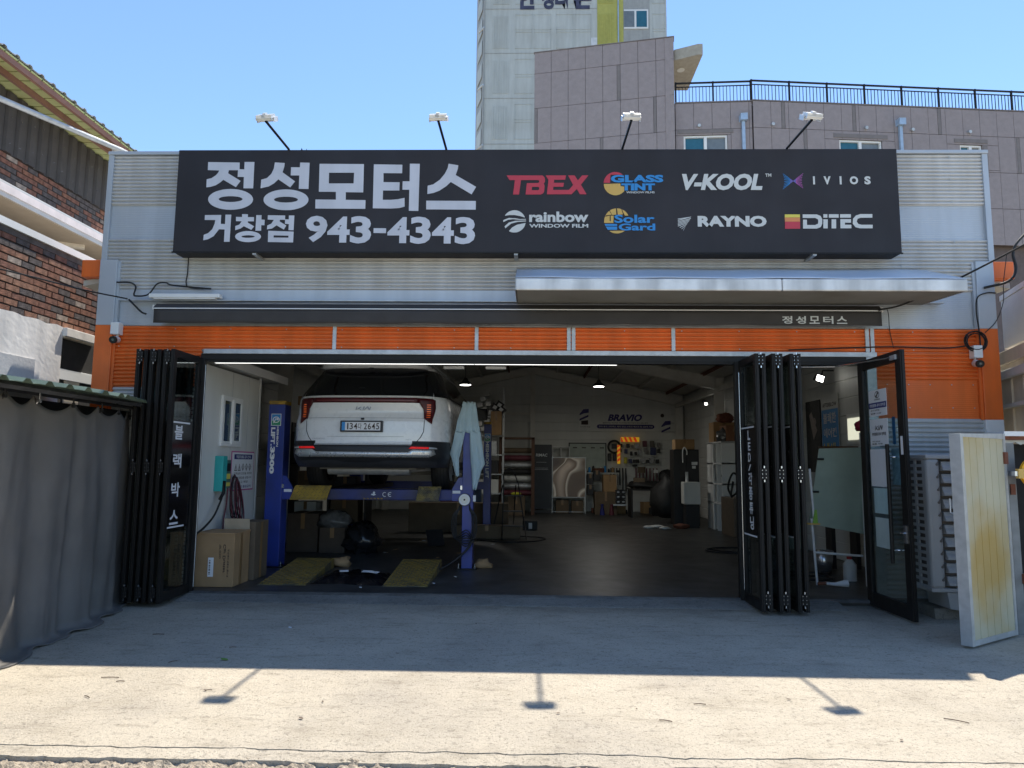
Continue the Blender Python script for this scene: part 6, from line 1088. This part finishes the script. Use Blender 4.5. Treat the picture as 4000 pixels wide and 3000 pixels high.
def stain(m, c, rad, col):
    N = m.node_tree.nodes; Lk = m.node_tree.links; b = N['Principled BSDF']; old = b.inputs['Base Color'].links[0].from_socket
    tc = N.new('ShaderNodeTexCoord'); d = N.new('ShaderNodeVectorMath'); d.operation = 'DISTANCE'; d.inputs[1].default_value = c; Lk.new(tc.outputs['Object'], d.inputs[0])
    nz = N.new('ShaderNodeTexNoise'); nz.inputs['Scale'].default_value = 3.5; nz.inputs['Detail'].default_value = 6; Lk.new(tc.outputs['Object'], nz.inputs['Vector'])
    a = N.new('ShaderNodeMath'); a.operation = 'MULTIPLY_ADD'; a.inputs[1].default_value = -1/rad; Lk.new(d.outputs['Value'], a.inputs[0]); a.inputs[2].default_value = .75
    s = N.new('ShaderNodeMath'); s.operation = 'ADD'; s.use_clamp = True; Lk.new(a.outputs[0], s.inputs[0]); Lk.new(nz.outputs[0], s.inputs[1])
    r = N.new('ShaderNodeMapRange'); r.interpolation_type = 'SMOOTHSTEP'; r.inputs['From Min'].default_value = .3; r.inputs['From Max'].default_value = 1.1; r.inputs['To Max'].default_value = .85; Lk.new(s.outputs[0], r.inputs[0])
    x = N.new('ShaderNodeMix'); x.data_type = 'RGBA'; Lk.new(r.outputs[0], x.inputs[0]); Lk.new(old, x.inputs['A']); x.inputs['B'].default_value = (*col, 1); Lk.new(x.outputs['Result'], b.inputs['Base Color'])
stain(M['sandwich'], (-.33, -.24, .62), .62, (.40, .25, .035))
MB().prism([(.03, .06), (L_-.04, .06), (L_-.04, 1.63), (.03, 1.63)], pd, -.032, .030).build('panel', 'sandwich', T)
m_ = MB()
for i in range(1, 6): u = .03+(L_-.07)*i/6; m_.prism([(u-.003, .06), (u+.003, .06), (u+.003, 1.63), (u-.003, 1.63)], pd, .030, .0325)
m_.build('seam', 'sandwich', T)
fr_ = MB().prism([(L_-.045, .02), (L_, .02), (L_, 1.655), (L_-.045, 1.655)], pd, -.045, .038).prism([(0, .02), (.035, .02), (.035, 1.675), (0, 1.675)], pd, -.045, .038).prism([(.035, 1.63), (L_-.045, 1.63), (L_-.045, 1.655), (.035, 1.675)], pd, -.04, .036).prism([(.035, .02), (L_-.045, .02), (L_-.045, .06), (.035, .06)], pd, -.04, .036); fr_.build('frame', 'galv', T, bevel=.002)
m_ = MB().tube([pd(L_-.01, 1.02, -.045), pd(L_-.01, 1.03, -.07), pd(L_-.01, 1.14, -.07)], .006, 6); m_.build('handle', 'galv', T)
m_ = MB().prism([(-.02, 1.42), (.04, 1.42), (.04, 1.52), (-.02, 1.52)], pd, -.0, .045); m_.build('hinge', 'rust', T)
T = thing('gate_frame', 'weathered steel post and lintel with rusty edge at the right picture border', 'frame', (4.2, -1.15, 0))
MB().box(4.10, 4.17, -1.20, -1.12, 0, 1.60).build('post', nmat('grey_weathered_steel', (.20, .21, .21), .6, .3, var=.25, vscale=6), T, bevel=.004); MB().box(4.08, 5.6, -1.22, -1.0, 1.66, 1.70).build('lintel', 'whitep', T); MB().box(4.10, 5.6, -1.19, -1.02, 1.63, 1.659).build('rust_strip', 'rust', T)
rows = [];
for i in range(60): rows.append([(4.12+i*.025, -1.10+.0, 1.60+.012*math.sin(i*1.57)), (4.12+i*.025, -1.10+.0, 1.635)])
MB().grid(rows).build('corrugated_edge', 'galv', T, solid=.01); MB().box(4.11, 4.15, -1.215, -1.201, 1.16, 1.25).build('latch_plate', 'rust', T); MB().box(4.17, 6, -.95, -.90, 0, 1.6).build('gap_shade_sheet', 'dark', T)  # added black sheet stands in for the shade in the gap beyond
MB().tube([(4.22, -1.2, .42), (4.22, -1.2, .5)], .06, 12).build('tin', 'rust', T)
T = thing('yellow_disc', 'bright yellow round reflector disc on a bracket at the right picture edge', 'disc', (4.45, -1.2, 1.35)); MB().tube([(4.265, -1.33, 1.345), (4.265, -1.30, 1.345)], .135, 36).build('disc', nmat('signal_yellow', (.85, .42, .01), .45), T, smooth='auto'); MB().box(4.095, 4.16, -1.35, -1.31, 1.30, 1.38).build('bracket', 'yellow', T); MB().box(4.07, 4.097, -1.34, -1.20, 1.32, 1.36).build('bolt', 'steel', T)
# building beyond the right corner
T = thing('neighbour_house', 'cream metal-clad house with white concrete upper block beyond the right corner', 'house', (5.3, .5, 0))
a_ = R(73.7); dr_ = Vector((math.cos(a_), math.sin(a_), 0)); nr_ = Vector((dr_.y, -dr_.x, 0)); P0 = Vector((5.2, .5, 0))
def hb(s0, s1, w0, w1, z0, z1): 
    mb = MB(); vs = [tuple(P0+dr_*s+nr_*w_+Vector((0, 0, z))) for z in (z0, z1) for w_ in (w0, w1) for s in (s0, s1)]
    return mb.add(vs, [(0, 2, 3, 1), (4, 5, 7, 6), (0, 1, 5, 4), (2, 6, 7, 3), (0, 4, 6, 2), (1, 3, 7, 5)])
M['cream'] = nmat('cream_siding', (.72, .62, .47), .6, var=.06, streak=.12); M['conc'] = nmat('pale_concrete', (.50, .51, .52), .8, var=.10, vscale=2, bump=.3, bscale=30, grime=(.30, .28, .27), gscale=2, gamt=.5)
hb(-1.7, 2.0, .02, 1.5, 0, 2.5).build('wall', 'cream', T); hb(-1.7, .4, -.02, .02, 2.50, 2.64).build('fascia', 'cream', T, bevel=.005); hb(-1.7, .4, -.06, -.02, 2.33, 2.42).build('gutter', 'panelw', T, bevel=.005); hb(-1.7, .2, -.05, .02, 2.02, 2.06).build('rail', 'panelw', T)
for i in range(9): hb(-1.7+.34*i, -1.68+.34*i, .0, .02, 0, 2.33).build('standing_seam', 'cream', T)
hb(-1.7, .6, .25, 1.6, 2.78, 3.36).build('upper_block', 'conc', T, bevel=.01); hb(-1.7, .6, .24, 1.6, 3.36, 3.42).build('coping', 'conc', T); hb(-1.7, .2, .3, 1.5, 2.5, 2.78).build('upper_wall', nmat('stained_grey', (.18, .18, .18), .8, var=.3, vscale=5), T)
T = thing('brick_pier', 'dark brick pier seen in the gap beside the right corner post', 'wall', (5.2, .9, 0)); MB().box(5.0, 5.9, 1.2, 1.6, 0, 2.6).build('core', nmat('dark_mortar', (.05, .045, .04), .9), T)
bk = [nmat('brick_dark_%d' % 0, (.10, .05, .045), .85, var=.2), nmat('brick_brown', (.13, .06, .04), .85, var=.2)]
for j in range(12):
    for i in range(3): MB().box(5.01+.22*i+.1*(j % 2), 5.20+.22*i+.1*(j % 2), 1.17, 1.21, 1.45+j*.078, 1.515+j*.078).build('brick', bk[(i+j) % 2], T)
# ================================================================ BRICK BUILDING, LEFT
B_ = thing('brick_building', 'two-storey red and charcoal brick building with green-lined eaves on the left', 'building', (-5.2, 0, 0))
M['mortar'] = nmat('black_mortar', (.025, .023, .022), .95); M['render'] = nmat('rough_white_render', (.80, .77, .73), .9, var=.06, vscale=3, bump=.22, bscale=16, streak=.18)
MB().box(-9, -5.215, -7, 1.35, 0, 3.69).build('wall_core', 'mortar', B_)
cols = [('brick_red', (.20, .088, .055)), ('brick_orange', (.25, .125, .08)), ('brick_charcoal', (.085, .07, .068)), ('brick_brownred', (.18, .08, .055)), ('brick_limed', (.30, .24, .20))]
cm = [nmat(n_, c_, .85, var=.35, vscale=18, bump=.6, bscale=60) for n_, c_ in cols]
rb = random.Random(11)
variants = []
for k in range(len(cm)):
    for q in range(3):
        L0 = .182+.004*q; mb = MB().box(0, .02, 0, L0, 0, .056); o = mb.build('brick', cm[k], None, org=(0, 0, 0)); o.data.name = 'brick_mesh'; variants.append(o.data); COL.objects.unlink(o); ORG.pop(o); bpy.data.objects.remove(o)
cnt = 0
def brick(y, z, dx):
    global cnt
    k = rb.choices(range(5), (5, 3, 3.5, 5, 1.2) if z < 4 else (1, .3, 5, 5, .2))[0]; o = bpy.data.objects.new('brick', variants[k*3+rb.randrange(3)]); COL.objects.link(o); o.parent = B_; ORG[o] = ORG[B_]
    o.location = (dx+rb.uniform(-.003, .003), y+rb.uniform(-.003, .003), z+rb.uniform(-.002, .002)); cnt += 1
crs = [2.852+.071*j for j in range(12)]
for j, z in enumerate(crs):
    y = -1.75+.1*(j % 2)
    while y < 1.12: brick(y, z, -.020); y += .197
for j in range(6):
    y = .3+.1*(j % 2)
    while y < 3.5 and cnt < 300: brick(y, 4.80+.071*j, -1.43); y += .197
# recessed lower brick, farther and darker
mb = MB()
for j in range(6):
    for i in range(7): mb.box(-5.30, -5.285, .17+.2*i+.1*(j % 2), .355+.2*i+.1*(j % 2), 2.40+.068*j, 2.452+.068*j)
o = mb.build('lower_bricks', cm[3], B_); o['kind'] = 'stuff'
MB().box(-5.215, -5.195, -7, 1.3, 3.62, 3.68).build('dark_band', nmat('mottled_dark_band', (.10, .085, .08), .95, var=.4, vscale=6), B_)  # dark mottled strip between the bricks and the ledge
MB().box(-5.2, -5.17, -7, 1.3, 3.682, 3.755).build('ledge', 'whitep', B_)
MB().box(-9, -6.62, -6, 4.6, 3.7, 6.0).build('upper_wall_core', 'mortar', B_)
MB().box(-6.62, -6.07, -6, 4.5, 4.40, 4.58).build('balcony_slab', 'conc', B_, bevel=.004); MB().box(-6.068, -6.05, -6, 4.5, 4.45, 4.54).build('slab_trim', nmat('pinkish_white', (.62, .56, .55), .6), B_); MB().box(-6.62, -6.08, -6, 4.5, 4.385, 4.399).build('soffit', nmat('brown_soffit', (.36, .28, .19), .7, var=.06), B_)
MB().box(-6.6, -6.25, 2.0, 2.09, 4.33, 4.384, rz=.5).build('soffit_bracket', 'cream', B_)
MB().box(-6.62, -5.25, -7, 4.5, 3.5, 3.70).build('flat_roof', 'conc', B_)
# rough rendered wall below the bricks
rows = []
for j in range(40):
    v = j/39; r_ = []
    for i in range(90):
        y = -3+3.19*i/89; ztop = 2.845+.018*noise.noise(Vector((y*6, 0, 0))); z = ztop+(1.6-ztop)*v
        r_.append((-5.165+.0035*noise.noise(Vector((y*7, z*3, 0)))+.0012*noise.noise(Vector((y*22, z*22, 0))), y, z))
    rows.append(r_)
MB().grid(rows).build('rendered_wall', 'render', B_); MB().box(-5.6, -5.17, .188, .20, 1.6, 2.84).build('wall_return', 'render', B_)
MB().box(-5.18, -5.155, -3, -.22, 1.6, 2.42).build('recess', 'conc', B_)
MB().box(-5.35, -5.12, .19, .78, 2.745, 2.84).build('sill_slab', 'render', B_, bevel=.006); MB().box(-5.33, -5.15, .20, .80, 2.732, 2.744).build('sill_soffit', 'cream', B_)
MB().box(-5.30, -5.19, .2, 1.3, 2.27, 2.39).build('lintel_beam', 'whitep', B_, bevel=.004); MB().box(-5.6, -5.25, .2, 1.3, 1.5, 2.2).build('doorway_reveal', 'mortar', B_); MB().box(-5.26, -5.2, .35, .60, 1.6, 2.27).build('pier', 'cream', B_)
# dark cladding with ribs under the eaves
M['cladding'] = nmat('brown_black_cladding', (.060, .052, .048), .55); M['limegreen'] = nmat('pale_green_panel', (.48, .50, .22), .6, var=.06, grime=(.30, .17, .05), gscale=1.5, gamt=.5)
M['green_rib'] = nmat('green_rib', (.22, .26, .13), .6); M['brown_purlin'] = nmat('brown_purlin', (.24, .12, .085), .5)
for i in range(34):
    y = -2.6+.205*i
    MB().prism([(-6.60, y), (-6.57, y+.025), (-6.57, y+.13), (-6.60, y+.155), (-6.60, y+.20), (-6.62, y+.20), (-6.62, y)], lambda u, v, w_: (u, v, w_), 5.22, 6.0).build('cladding_panel', 'cladding', B_)
sc_ = MB()
for i in range(32):
    for z in (5.4, 5.75): y = -2.55+.205*i; sc_.tube([(-6.57, y+.03*(i % 2), z+.06*math.sin(i)), (-6.563, y+.03*(i % 2), z+.06*math.sin(i))], .008, 6)
sc_.build('screw', 'steel', B_)
for i in range(34):
    y = -3.7+.21*i
    MB().box(-6.85, -6.02, y, y+.188, 6.02, 6.04).build('eave_panel', 'limegreen', B_); MB().box(-6.85, -6.02, y+.188, y+.21, 6.035, 6.05).build('eave_rib', 'green_rib', B_)
rows = []; y = -3.7
while y < 3.0:
    for t, h in ((0, 0), (.125, 0), (.15, .028), (.19, .028), (.21, 0)): rows.append([(-6.0, y+t, 6.055+h), (-9.5, y+t, 6.7+h)])
    y += .21
MB().grid(rows).build('roof_sheet', 'galv', B_, solid=.005)
for x in (-6.05, -6.31): MB().box(x-.023, x+.023, -3.7, 3.2, 5.945, 6.015).build('purlin', 'brown_purlin', B_)
MB().tube([(-6.35, -1.5, 5.28), (-6.0, 2.4, 5.90), (-5.97, 3.0, 5.97)], .036, 10).build('rail', 'galv', B_, smooth='auto'); MB().box(-6.09, -6.04, 2.3, 2.39, 5.85, 5.96).build('bracket', 'whitep', B_)
# ================================================================ GREY PANELLED BUILDING BEHIND
Q_ = thing('panelled_building', 'grey stone-panelled building with roof railing rising behind the garage on the right', 'building', (5, 16, 0))
M['granite'] = nmat('grey_granite', (.30, .262, .262), .75, var=.07, vscale=6, speck=.14); M['granite2'] = nmat('dark_granite', (.19, .17, .165), .75, var=.08, vscale=6); M['joint'] = nmat('joint_dark', (.12, .095, .09), .9)
def facade(P0, ang, s0, s1, name):
    a_ = R(ang); d_ = Vector((math.cos(a_), math.sin(a_), 0)); n_ = Vector((d_.y, -d_.x, 0))
    P0 = Vector((P0[0], P0[1], 0))
    return lambda s, z, w_: tuple(P0+d_*s+n_*w_+Vector((0, 0, z)))
rp = random.Random(5)
def cladwall(F, s0, s1, levels, pw, holes=(), strips=(), first=0.):
    MB().prism([(s0, 0), (s1, 0), (s1, levels[-1]-.02), (s0, levels[-1]-.02)], lambda u, v, w_: F(u, v, -w_), .25, .50).build('wall_core', 'joint', Q_)
    for j in range(len(levels)-1):
        z0, z1 = levels[j], levels[j+1]; s = s0+first
        if first > 0: s -= pw
        while s < s1-.02:
            a, b_ = max(s, s0), min(s+pw, s1); seg = [(a, b_, z0, z1)]
            for (ha, hb_, hz0, hz1) in holes:
                new = []
                for (p, q, r_, t) in seg:
                    if q <= ha or p >= hb_ or t <= hz0 or r_ >= hz1: new.append((p, q, r_, t)); continue
                    if t > hz1: new.append((p, q, hz1, t))
                    if r_ < hz0: new.append((p, q, r_, hz0))
                    if p < ha: new.append((p, ha, max(r_, hz0), min(t, hz1)))
                    if q > hb_: new.append((hb_, q, max(r_, hz0), min(t, hz1)))
                seg = new
            st = [x for x in strips if x[0] == j and a <= x[1] < b_-.05]
            for (p, q, r_, t) in seg:
                if q-p < .03 or t-r_ < .03: continue
                if st and t == z1:
                    c_ = st[0][1]; parts_ = [(p, c_, 'granite'), (c_, min(q, c_+.12), 'granite2'), (min(q, c_+.12), q, 'granite')]
                else: parts_ = [(p, q, 'granite')]
                for (u0, u1, mt) in parts_:
                    if u1-u0 < .02: continue
                    MB().prism([(u0+.006, r_+.008), (u1-.006, r_+.008), (u1-.006, t-.008), (u0+.006, t-.008)], F, -.03, rp.uniform(0, .003)).build('stone_panel', mt, Q_)
            s += pw
F1 = facade((3.6, 16), -11, 0, 1, 'block'); lv = [10.11, 11.41, 12.71, 14.01, 15.32, 16.12]
cladwall(F1, -3.56, 1.33, lv, .611, strips=((4, -2.34), (3, -.62), (2, -3.56), (2, .62), (1, -1.22), (4, .70)))
MB().prism([(-3.58, 16.12), (1.35, 16.12), (1.35, 16.15), (-3.58, 16.15)], F1, -.3, .02).build('coping', 'granite2', Q_)
e1 = Vector(F1(1.33, 0, 0)); MB().prism([(e1.x-.0, e1.y+.03), (e1.x+.03, e1.y+4), (e1.x-.3, e1.y+4), (e1.x-.3, e1.y+.03)], lambda u, v, w_: (u, v, w_), 8, 16.1).build('side_wall', 'granite', Q_)
# projecting roof slab with a round downlight
nmat('slab_grey', (.34, .32, .27), .8); MB().tube([(5.30, 16.5, 15.33), (5.30, 16.5, 15.349)], .13, 20).build('downlight', 'panelw', Q_)
MB().prism([(4.95, 15.9), (5.7, 15.55), (5.85, 15.55), (5.85, 17.9), (4.95, 17.9)], lambda u, v, w_: (u, v, w_), 15.35, 15.74).build('roof_slab', bpy.data.materials['slab_grey'], Q_)
F2 = facade((3.6, 16), -3, 0, 1, 'wingL'); F3 = facade((6.2, 15.62), 5, 0, 1, 'wingR')
lw = [8.95, 10.24, 11.53, 12.83, 13.78]
import itertools
def win(F, s0, s1, z0, z1, blue):
    w_ = MB().prism([(s0, z0), (s1, z0), (s1, z0+.06), (s0, z0+.06)], F, -.16, -.05).prism([(s0, z1-.06), (s1, z1-.06), (s1, z1), (s0, z1)], F, -.16, -.05).prism([(s0, z0+.06), (s0+.06, z0+.06), (s0+.06, z1-.06), (s0, z1-.06)], F, -.16, -.05).prism([(s1-.06, z0+.06), (s1, z0+.06), (s1, z1-.06), (s1-.06, z1-.06)], F, -.16, -.05)
    mid = (s0+s1)/2; w_.prism([(mid-.05, z0+.06), (mid+.05, z0+.06), (mid+.05, z1-.06), (mid-.05, z1-.06)], F, -.15, -.045)
    fr2 = w_.build('window', 'whitep', Q_)
    MB().prism([(s0+.06, z0+.06), (mid-.05, z0+.06), (mid-.05, z1-.06), (s0+.06, z1-.06)], F, -.13, -.12).build('pane', M.get('tealpane') or M.setdefault('tealpane', nmat('teal_window', (.03, .13, .19), .15, var=.1)), fr2)
    MB().prism([(mid+.05, z0+.06), (s1-.06, z0+.06), (s1-.06, z1-.06), (mid+.05, z1-.06)], F, -.13, -.12).build('pane', M.get('greypane') or M.setdefault('greypane', nmat('grey_window', (.16, .19, .21), .2, var=.1)), fr2)
    MB().prism([(s0-.2, z1+.06), (s1+.2, z1+.06), (s1+.2, z1+.20), (s0-.2, z1+.20)], F, .004, .02).build('lintel', 'granite2', Q_)
    if z0 < 12.2 and s1-s0 < 1: MB().prism([(s1+.02, z0-.25), (s1+.18, z0-.25), (s1+.18, z1), (s1+.02, z1)], F, .004, .02).build('window_surround', 'granite2', Q_)
cladwall(F2, 1.36, 3.94, lw, .62, holes=((1.63, 3.10, 11.4, 12.62),)); win(F2, 1.63, 3.10, 11.4, 12.62, 1)
cladwall(F3, 1.36, 13.5, lw, .62, holes=((4.35, 5.86, 11.4, 12.52), (8.65, 9.45, 11.6, 12.50)), strips=((3, 2.35), (3, 4.85), (3, 7.9), (2, 3.1), (2, 6.9), (2, 10.7), (1, 8.5)))
win(F3, 4.35, 5.86, 11.4, 12.52, 1); win(F3, 8.65, 9.45, 11.6, 12.50, 1)
for F, a, b_ in ((F2, 1.36, 3.94), (F3, 1.34, 13.5)):
    MB().prism([(a, 13.79), (b_, 13.79), (b_, 13.83), (a, 13.83)], F, -.3, .015).build('coping', 'granite2', Q_)
RLG = thing('roof_railing', 'long black metal railing along the roof edge of the grey building', 'railing', (9, 16, 13.8))
def rail(F, a, b_, n):
    mb = MB().prism([(a, 14.54), (b_, 14.54), (b_, 14.59), (a, 14.59)], F, -.12, -.07).prism([(a, 14.41), (b_, 14.41), (b_, 14.44), (a, 14.44)], F, -.11, -.08); mb.build('handrail', 'black', RLG)
    bay = (b_-a)/n
    for i in range(n+1):
        s = a+bay*i; MB().prism([(s-.025, 13.83), (s+.025, 13.83), (s+.025, 14.60), (s-.025, 14.60)], F, -.125, -.065).build('post', 'black', RLG)
        if i < n:
            for k in range(1, 11): q = s+bay*k/11; MB().prism([(q-.009, 13.84), (q+.009, 13.84), (q+.009, 14.41), (q-.009, 14.41)], F, -.105, -.085).build('baluster', 'black', RLG)
rail(F2, 1.40, 3.94, 2); rail(F3, 1.36, 13.4, 9)
def pipe(F, s):
    T = thing('downpipe', 'pale blue rainwater pipe with square hopper, '+('left of the middle window' if s < 0 else 'beside the second window')+' on the grey building', 'pipe', F(abs(s), 12, .1))
    s = abs(s); MB().prism([(s-.11, 13.05), (s+.11, 13.05), (s+.11, 13.27), (s-.11, 13.27)], F, .003, .22).build('hopper', 'bluegal', T, bevel=.01); MB().prism([(s-.05, 9), (s+.05, 9), (s+.05, 13.05), (s-.05, 13.05)], F, .02, .11).build('pipe', 'bluegal', T, bevel=.01)
M['bluegal'] = nmat('blue_galvanised', (.36, .47, .60), .4, .2)
pipe(F2, -3.62); pipe(F3, 6.50)
for i, (F, s) in enumerate(((F2, 2.15), (F3, 2.02), (F3, 5.3), (F3, 6.95), (F3, 9.0))):
    z = 12.95; MB().tube([F(s, z, .0), F(s, z-.01, .09)], .055, 14).build('vent_cap', 'galv', Q_, smooth='auto')
# ================================================================ TOWER BLOCK
TW = thing('tower_block', 'tall pale apartment tower with yellow-green stripe and Korean lettering', 'tower', (2, 31, 0))
M['twhite'] = nmat('tower_white', (.50, .53, .51), .8, var=.05, vscale=.8, streak=.10, grime=(.38, .38, .34), gscale=.7, gamt=.5); M['tgrey'] = nmat('tower_grey', (.36, .37, .36), .8, var=.06, streak=.12); M['tlime'] = nmat('tower_lime', (.45, .44, .12), .8, var=.06, streak=.10)
k_ = .57; TX_ = lambda x: x*k_
MB().box(TX_(-4.78), TX_(13.6), 31, 43, 0, 34).build('wall', 'twhite', TW); MB().prism([(TX_(-5.85), 33.0), (TX_(-4.80), 31.0), (TX_(-4.80), 43), (TX_(-5.85), 43)], lambda u, v, w_: (u, v, w_), 0, 34).build('side_wall', 'tgrey', TW)
for x0, x1, zz in ((6.62, 9.25, 'tlime'),): MB().box(TX_(x0), TX_(x1), 30.97, 30.999, 0, 34).build('stripe', 'tlime', TW)
MB().box(TX_(9.26), TX_(11.9), 30.975, 30.999, 0, 34).build('stripe', 'tgrey', TW); MB().box(TX_(6.0), TX_(6.6), 30.98, 30.999, 15, 25.8).build('stripe', nmat('tower_bright', (.6, .63, .66), .7), TW)
fl = [27.6-2.73*i for i in range(6)]+[30.33]
for z in fl: MB().box(TX_(-4.78), TX_(6.6), 30.985, 30.998, z-.02, z+.02).build('floor_joint', 'tgrey', TW)
for z in fl:
    for i in range(7): MB().box(TX_(-3.9+.24*i*1.0), TX_(-3.9+.24*i+.12), 30.97, 30.998, z-2.45, z-.45).build('fluting', 'twhite', TW)
    for i in range(8): MB().box(TX_(6.75+.19*i), TX_(6.75+.19*i+.09), 30.945, 30.97, z-2.45, z-.35).build('fluting', 'tlime', TW)
    for (a, b_) in ((-1.64, .04), (.25, 1.95), (2.5, 4.2), (4.4, 6.0), (12.2, 13.4)):
        for (q0, q1) in ((.35, 1.30), (1.42, 2.45)):
            x0, x1, z0, z1 = TX_(a), TX_(b_), z-q1, z-q0; t = .03
            MB().box(x0, x1, 30.98, 30.998, z0, z0+t).box(x0, x1, 30.98, 30.998, z1-t, z1).box(x0, x0+t, 30.98, 30.998, z0, z1).box(x1-t, x1, 30.98, 30.998, z0, z1).build('relief_frame', 'twhite', TW)
    for q in range(2):
        z0 = z-1.25-1.3*q; MB().prism([(-3.20, 32.5), (-2.85, 31.3), (-2.87, 31.3), (-3.22, 32.5)], lambda u, v, w_: (u-.02, v, w_), z0, z0+.9).build('side_panel', 'twhite', TW)
    if z in (27.6, 24.87, 30.33) or True:
        MB().box(TX_(9.30), TX_(11.75), 30.93, 30.97, z-1.30-.0, z-.12).build('window', 'whitep', TW) if z > 26 else None
        if z > 26:
            MB().box(TX_(9.30), TX_(10.35), 30.92, 30.929, z-1.2, z-.22).build('pane', 'greypane', TW); MB().box(TX_(10.55), TX_(11.6), 30.92, 30.929, z-1.2, z-.22).build('pane', 'tealpane', TW)
MB().tube([(TX_(8.72), 30.90, 5), (TX_(8.72), 30.90, 34)], .04, 8).build('downpipe', 'bluegal', TW); MB().tube([(TX_(-4.85), 30.95, 5), (TX_(-4.85), 30.95, 34)], .05, 8).build('downpipe', 'tgrey', TW)
for z in (19.3, 22.9, 26.4): MB().tube([(TX_(-5.4), 31.4, z), (TX_(-4.8), 30.9, z+.02)], .06, 8).build('flue', 'galv', TW)
m_ = MB(); ft = FY(30.975)
for ch, x0, x1 in (('안', -1.45, .45), ('성', .95, 2.25), ('타', 2.35, 3.9), ('운', 4.25, 6.05)): text(m_, ch, ft, TX_(x0), TX_(x1), 27.55, 28.9, 0, .05)
m_.build('lettering', nmat('tower_letter', (.05, .055, .10), .7, var=.4, vscale=2), TW)
# ================================================================ LITTER ON THE APRON
lm_ = nmat('dry_leaf', (.10, .07, .05), .8); tw_ = nmat('twig', (.14, .10, .07), .9); gl_ = nmat('green_leaf', (.12, .30, .03), .6)
def leafy(x, y, s, m, lab, grp, a=0):
    P_ = [(0, -.5), (.22, -.2), (.25, .1), (.08, .5), (-.15, .2), (-.2, -.15)]
    o = MB().add([(x+s*(u*math.cos(a)-v*math.sin(a)), y+s*(u*math.sin(a)+v*math.cos(a)), .006+.25*s*abs(u)+(.08*s if v > .2 else 0)) for u, v in P_], [(0, 1, 2, 3), (0, 3, 4, 5)]).build('fallen_leaf', m, None); tag(o, lab, 'leaf', grp)
leafy(-2.12, -2.335, .07, gl_, 'bright green torn leaf on the shaded concrete left of centre', None, 1.3)
for x, y, s, a in ((-1.224, -3.443, .04, 1), (-1.185, -3.17, .025, .4), (.171, -3.293, .03, 2), (1.553, -2.983, .03, 1), (-1.95, -3.0, .03, 1.2), (.87, -1.353, .025, 1.4), (-.45, -1.1, .03, .3), (-1.7, -.75, .025, 1.9), (.45, -.55, .03, .8), (2.3, -1.1, .025, 1.1), (1.9, -3.6, .03, 2.2), (.62, -3.2, .02, .2), (-.95, -2.1, .03, 1.3), (2.9, -2.9, .02, .7)):
    leafy(x, y, s, lm_, 'small dry brown leaf lying on the concrete apron', 'dry leaves on the apron', a)
for x, y, l_, a in ((-2.662, -2.783, .11, .1), (-2.553, -2.857, .05, .2), (-2.578, -3.154, .06, -.6), (-1.93, -3.0, .04, .3), (-2.95, -1.64, .09, .05), (.75, -3.38, .07, -.3), (2.35, -3.3, .12, -.6), (-2.2, -2.0, .05, .2), (1.0, -3.1, .07, 0), (-2.45, -2.40, .06, .9)):
    o = MB().tube(catmull([(x-l_/2*math.cos(a), y-l_/2*math.sin(a), .006), (x, y+.002, .008), (x+l_/2*math.cos(a), y+l_/2*math.sin(a), .006)], 3), .0028, 5).build('twig', tw_, None); tag(o, 'thin dry twig lying on the concrete apron', 'twig', 'twigs on the apron')
for x, y, k in ((-1.79, .30, 'inside the threshold'), (-1.05, .62, 'beside the right ramp'), (-.86, 1.1, 'right of the right ramp'), (-1.99, -1.35, 'on the shaded apron')):
    leafy(x, y, .06, 'paper', 'white paper scrap '+k, None, .7); 
for o in COL.objects:
    if o.get('label', '').startswith('white paper scrap'): o.name = 'paper_scrap'; o['category'] = 'paper'; o.location.z = .052 if 'apron' not in o['label'] else 0
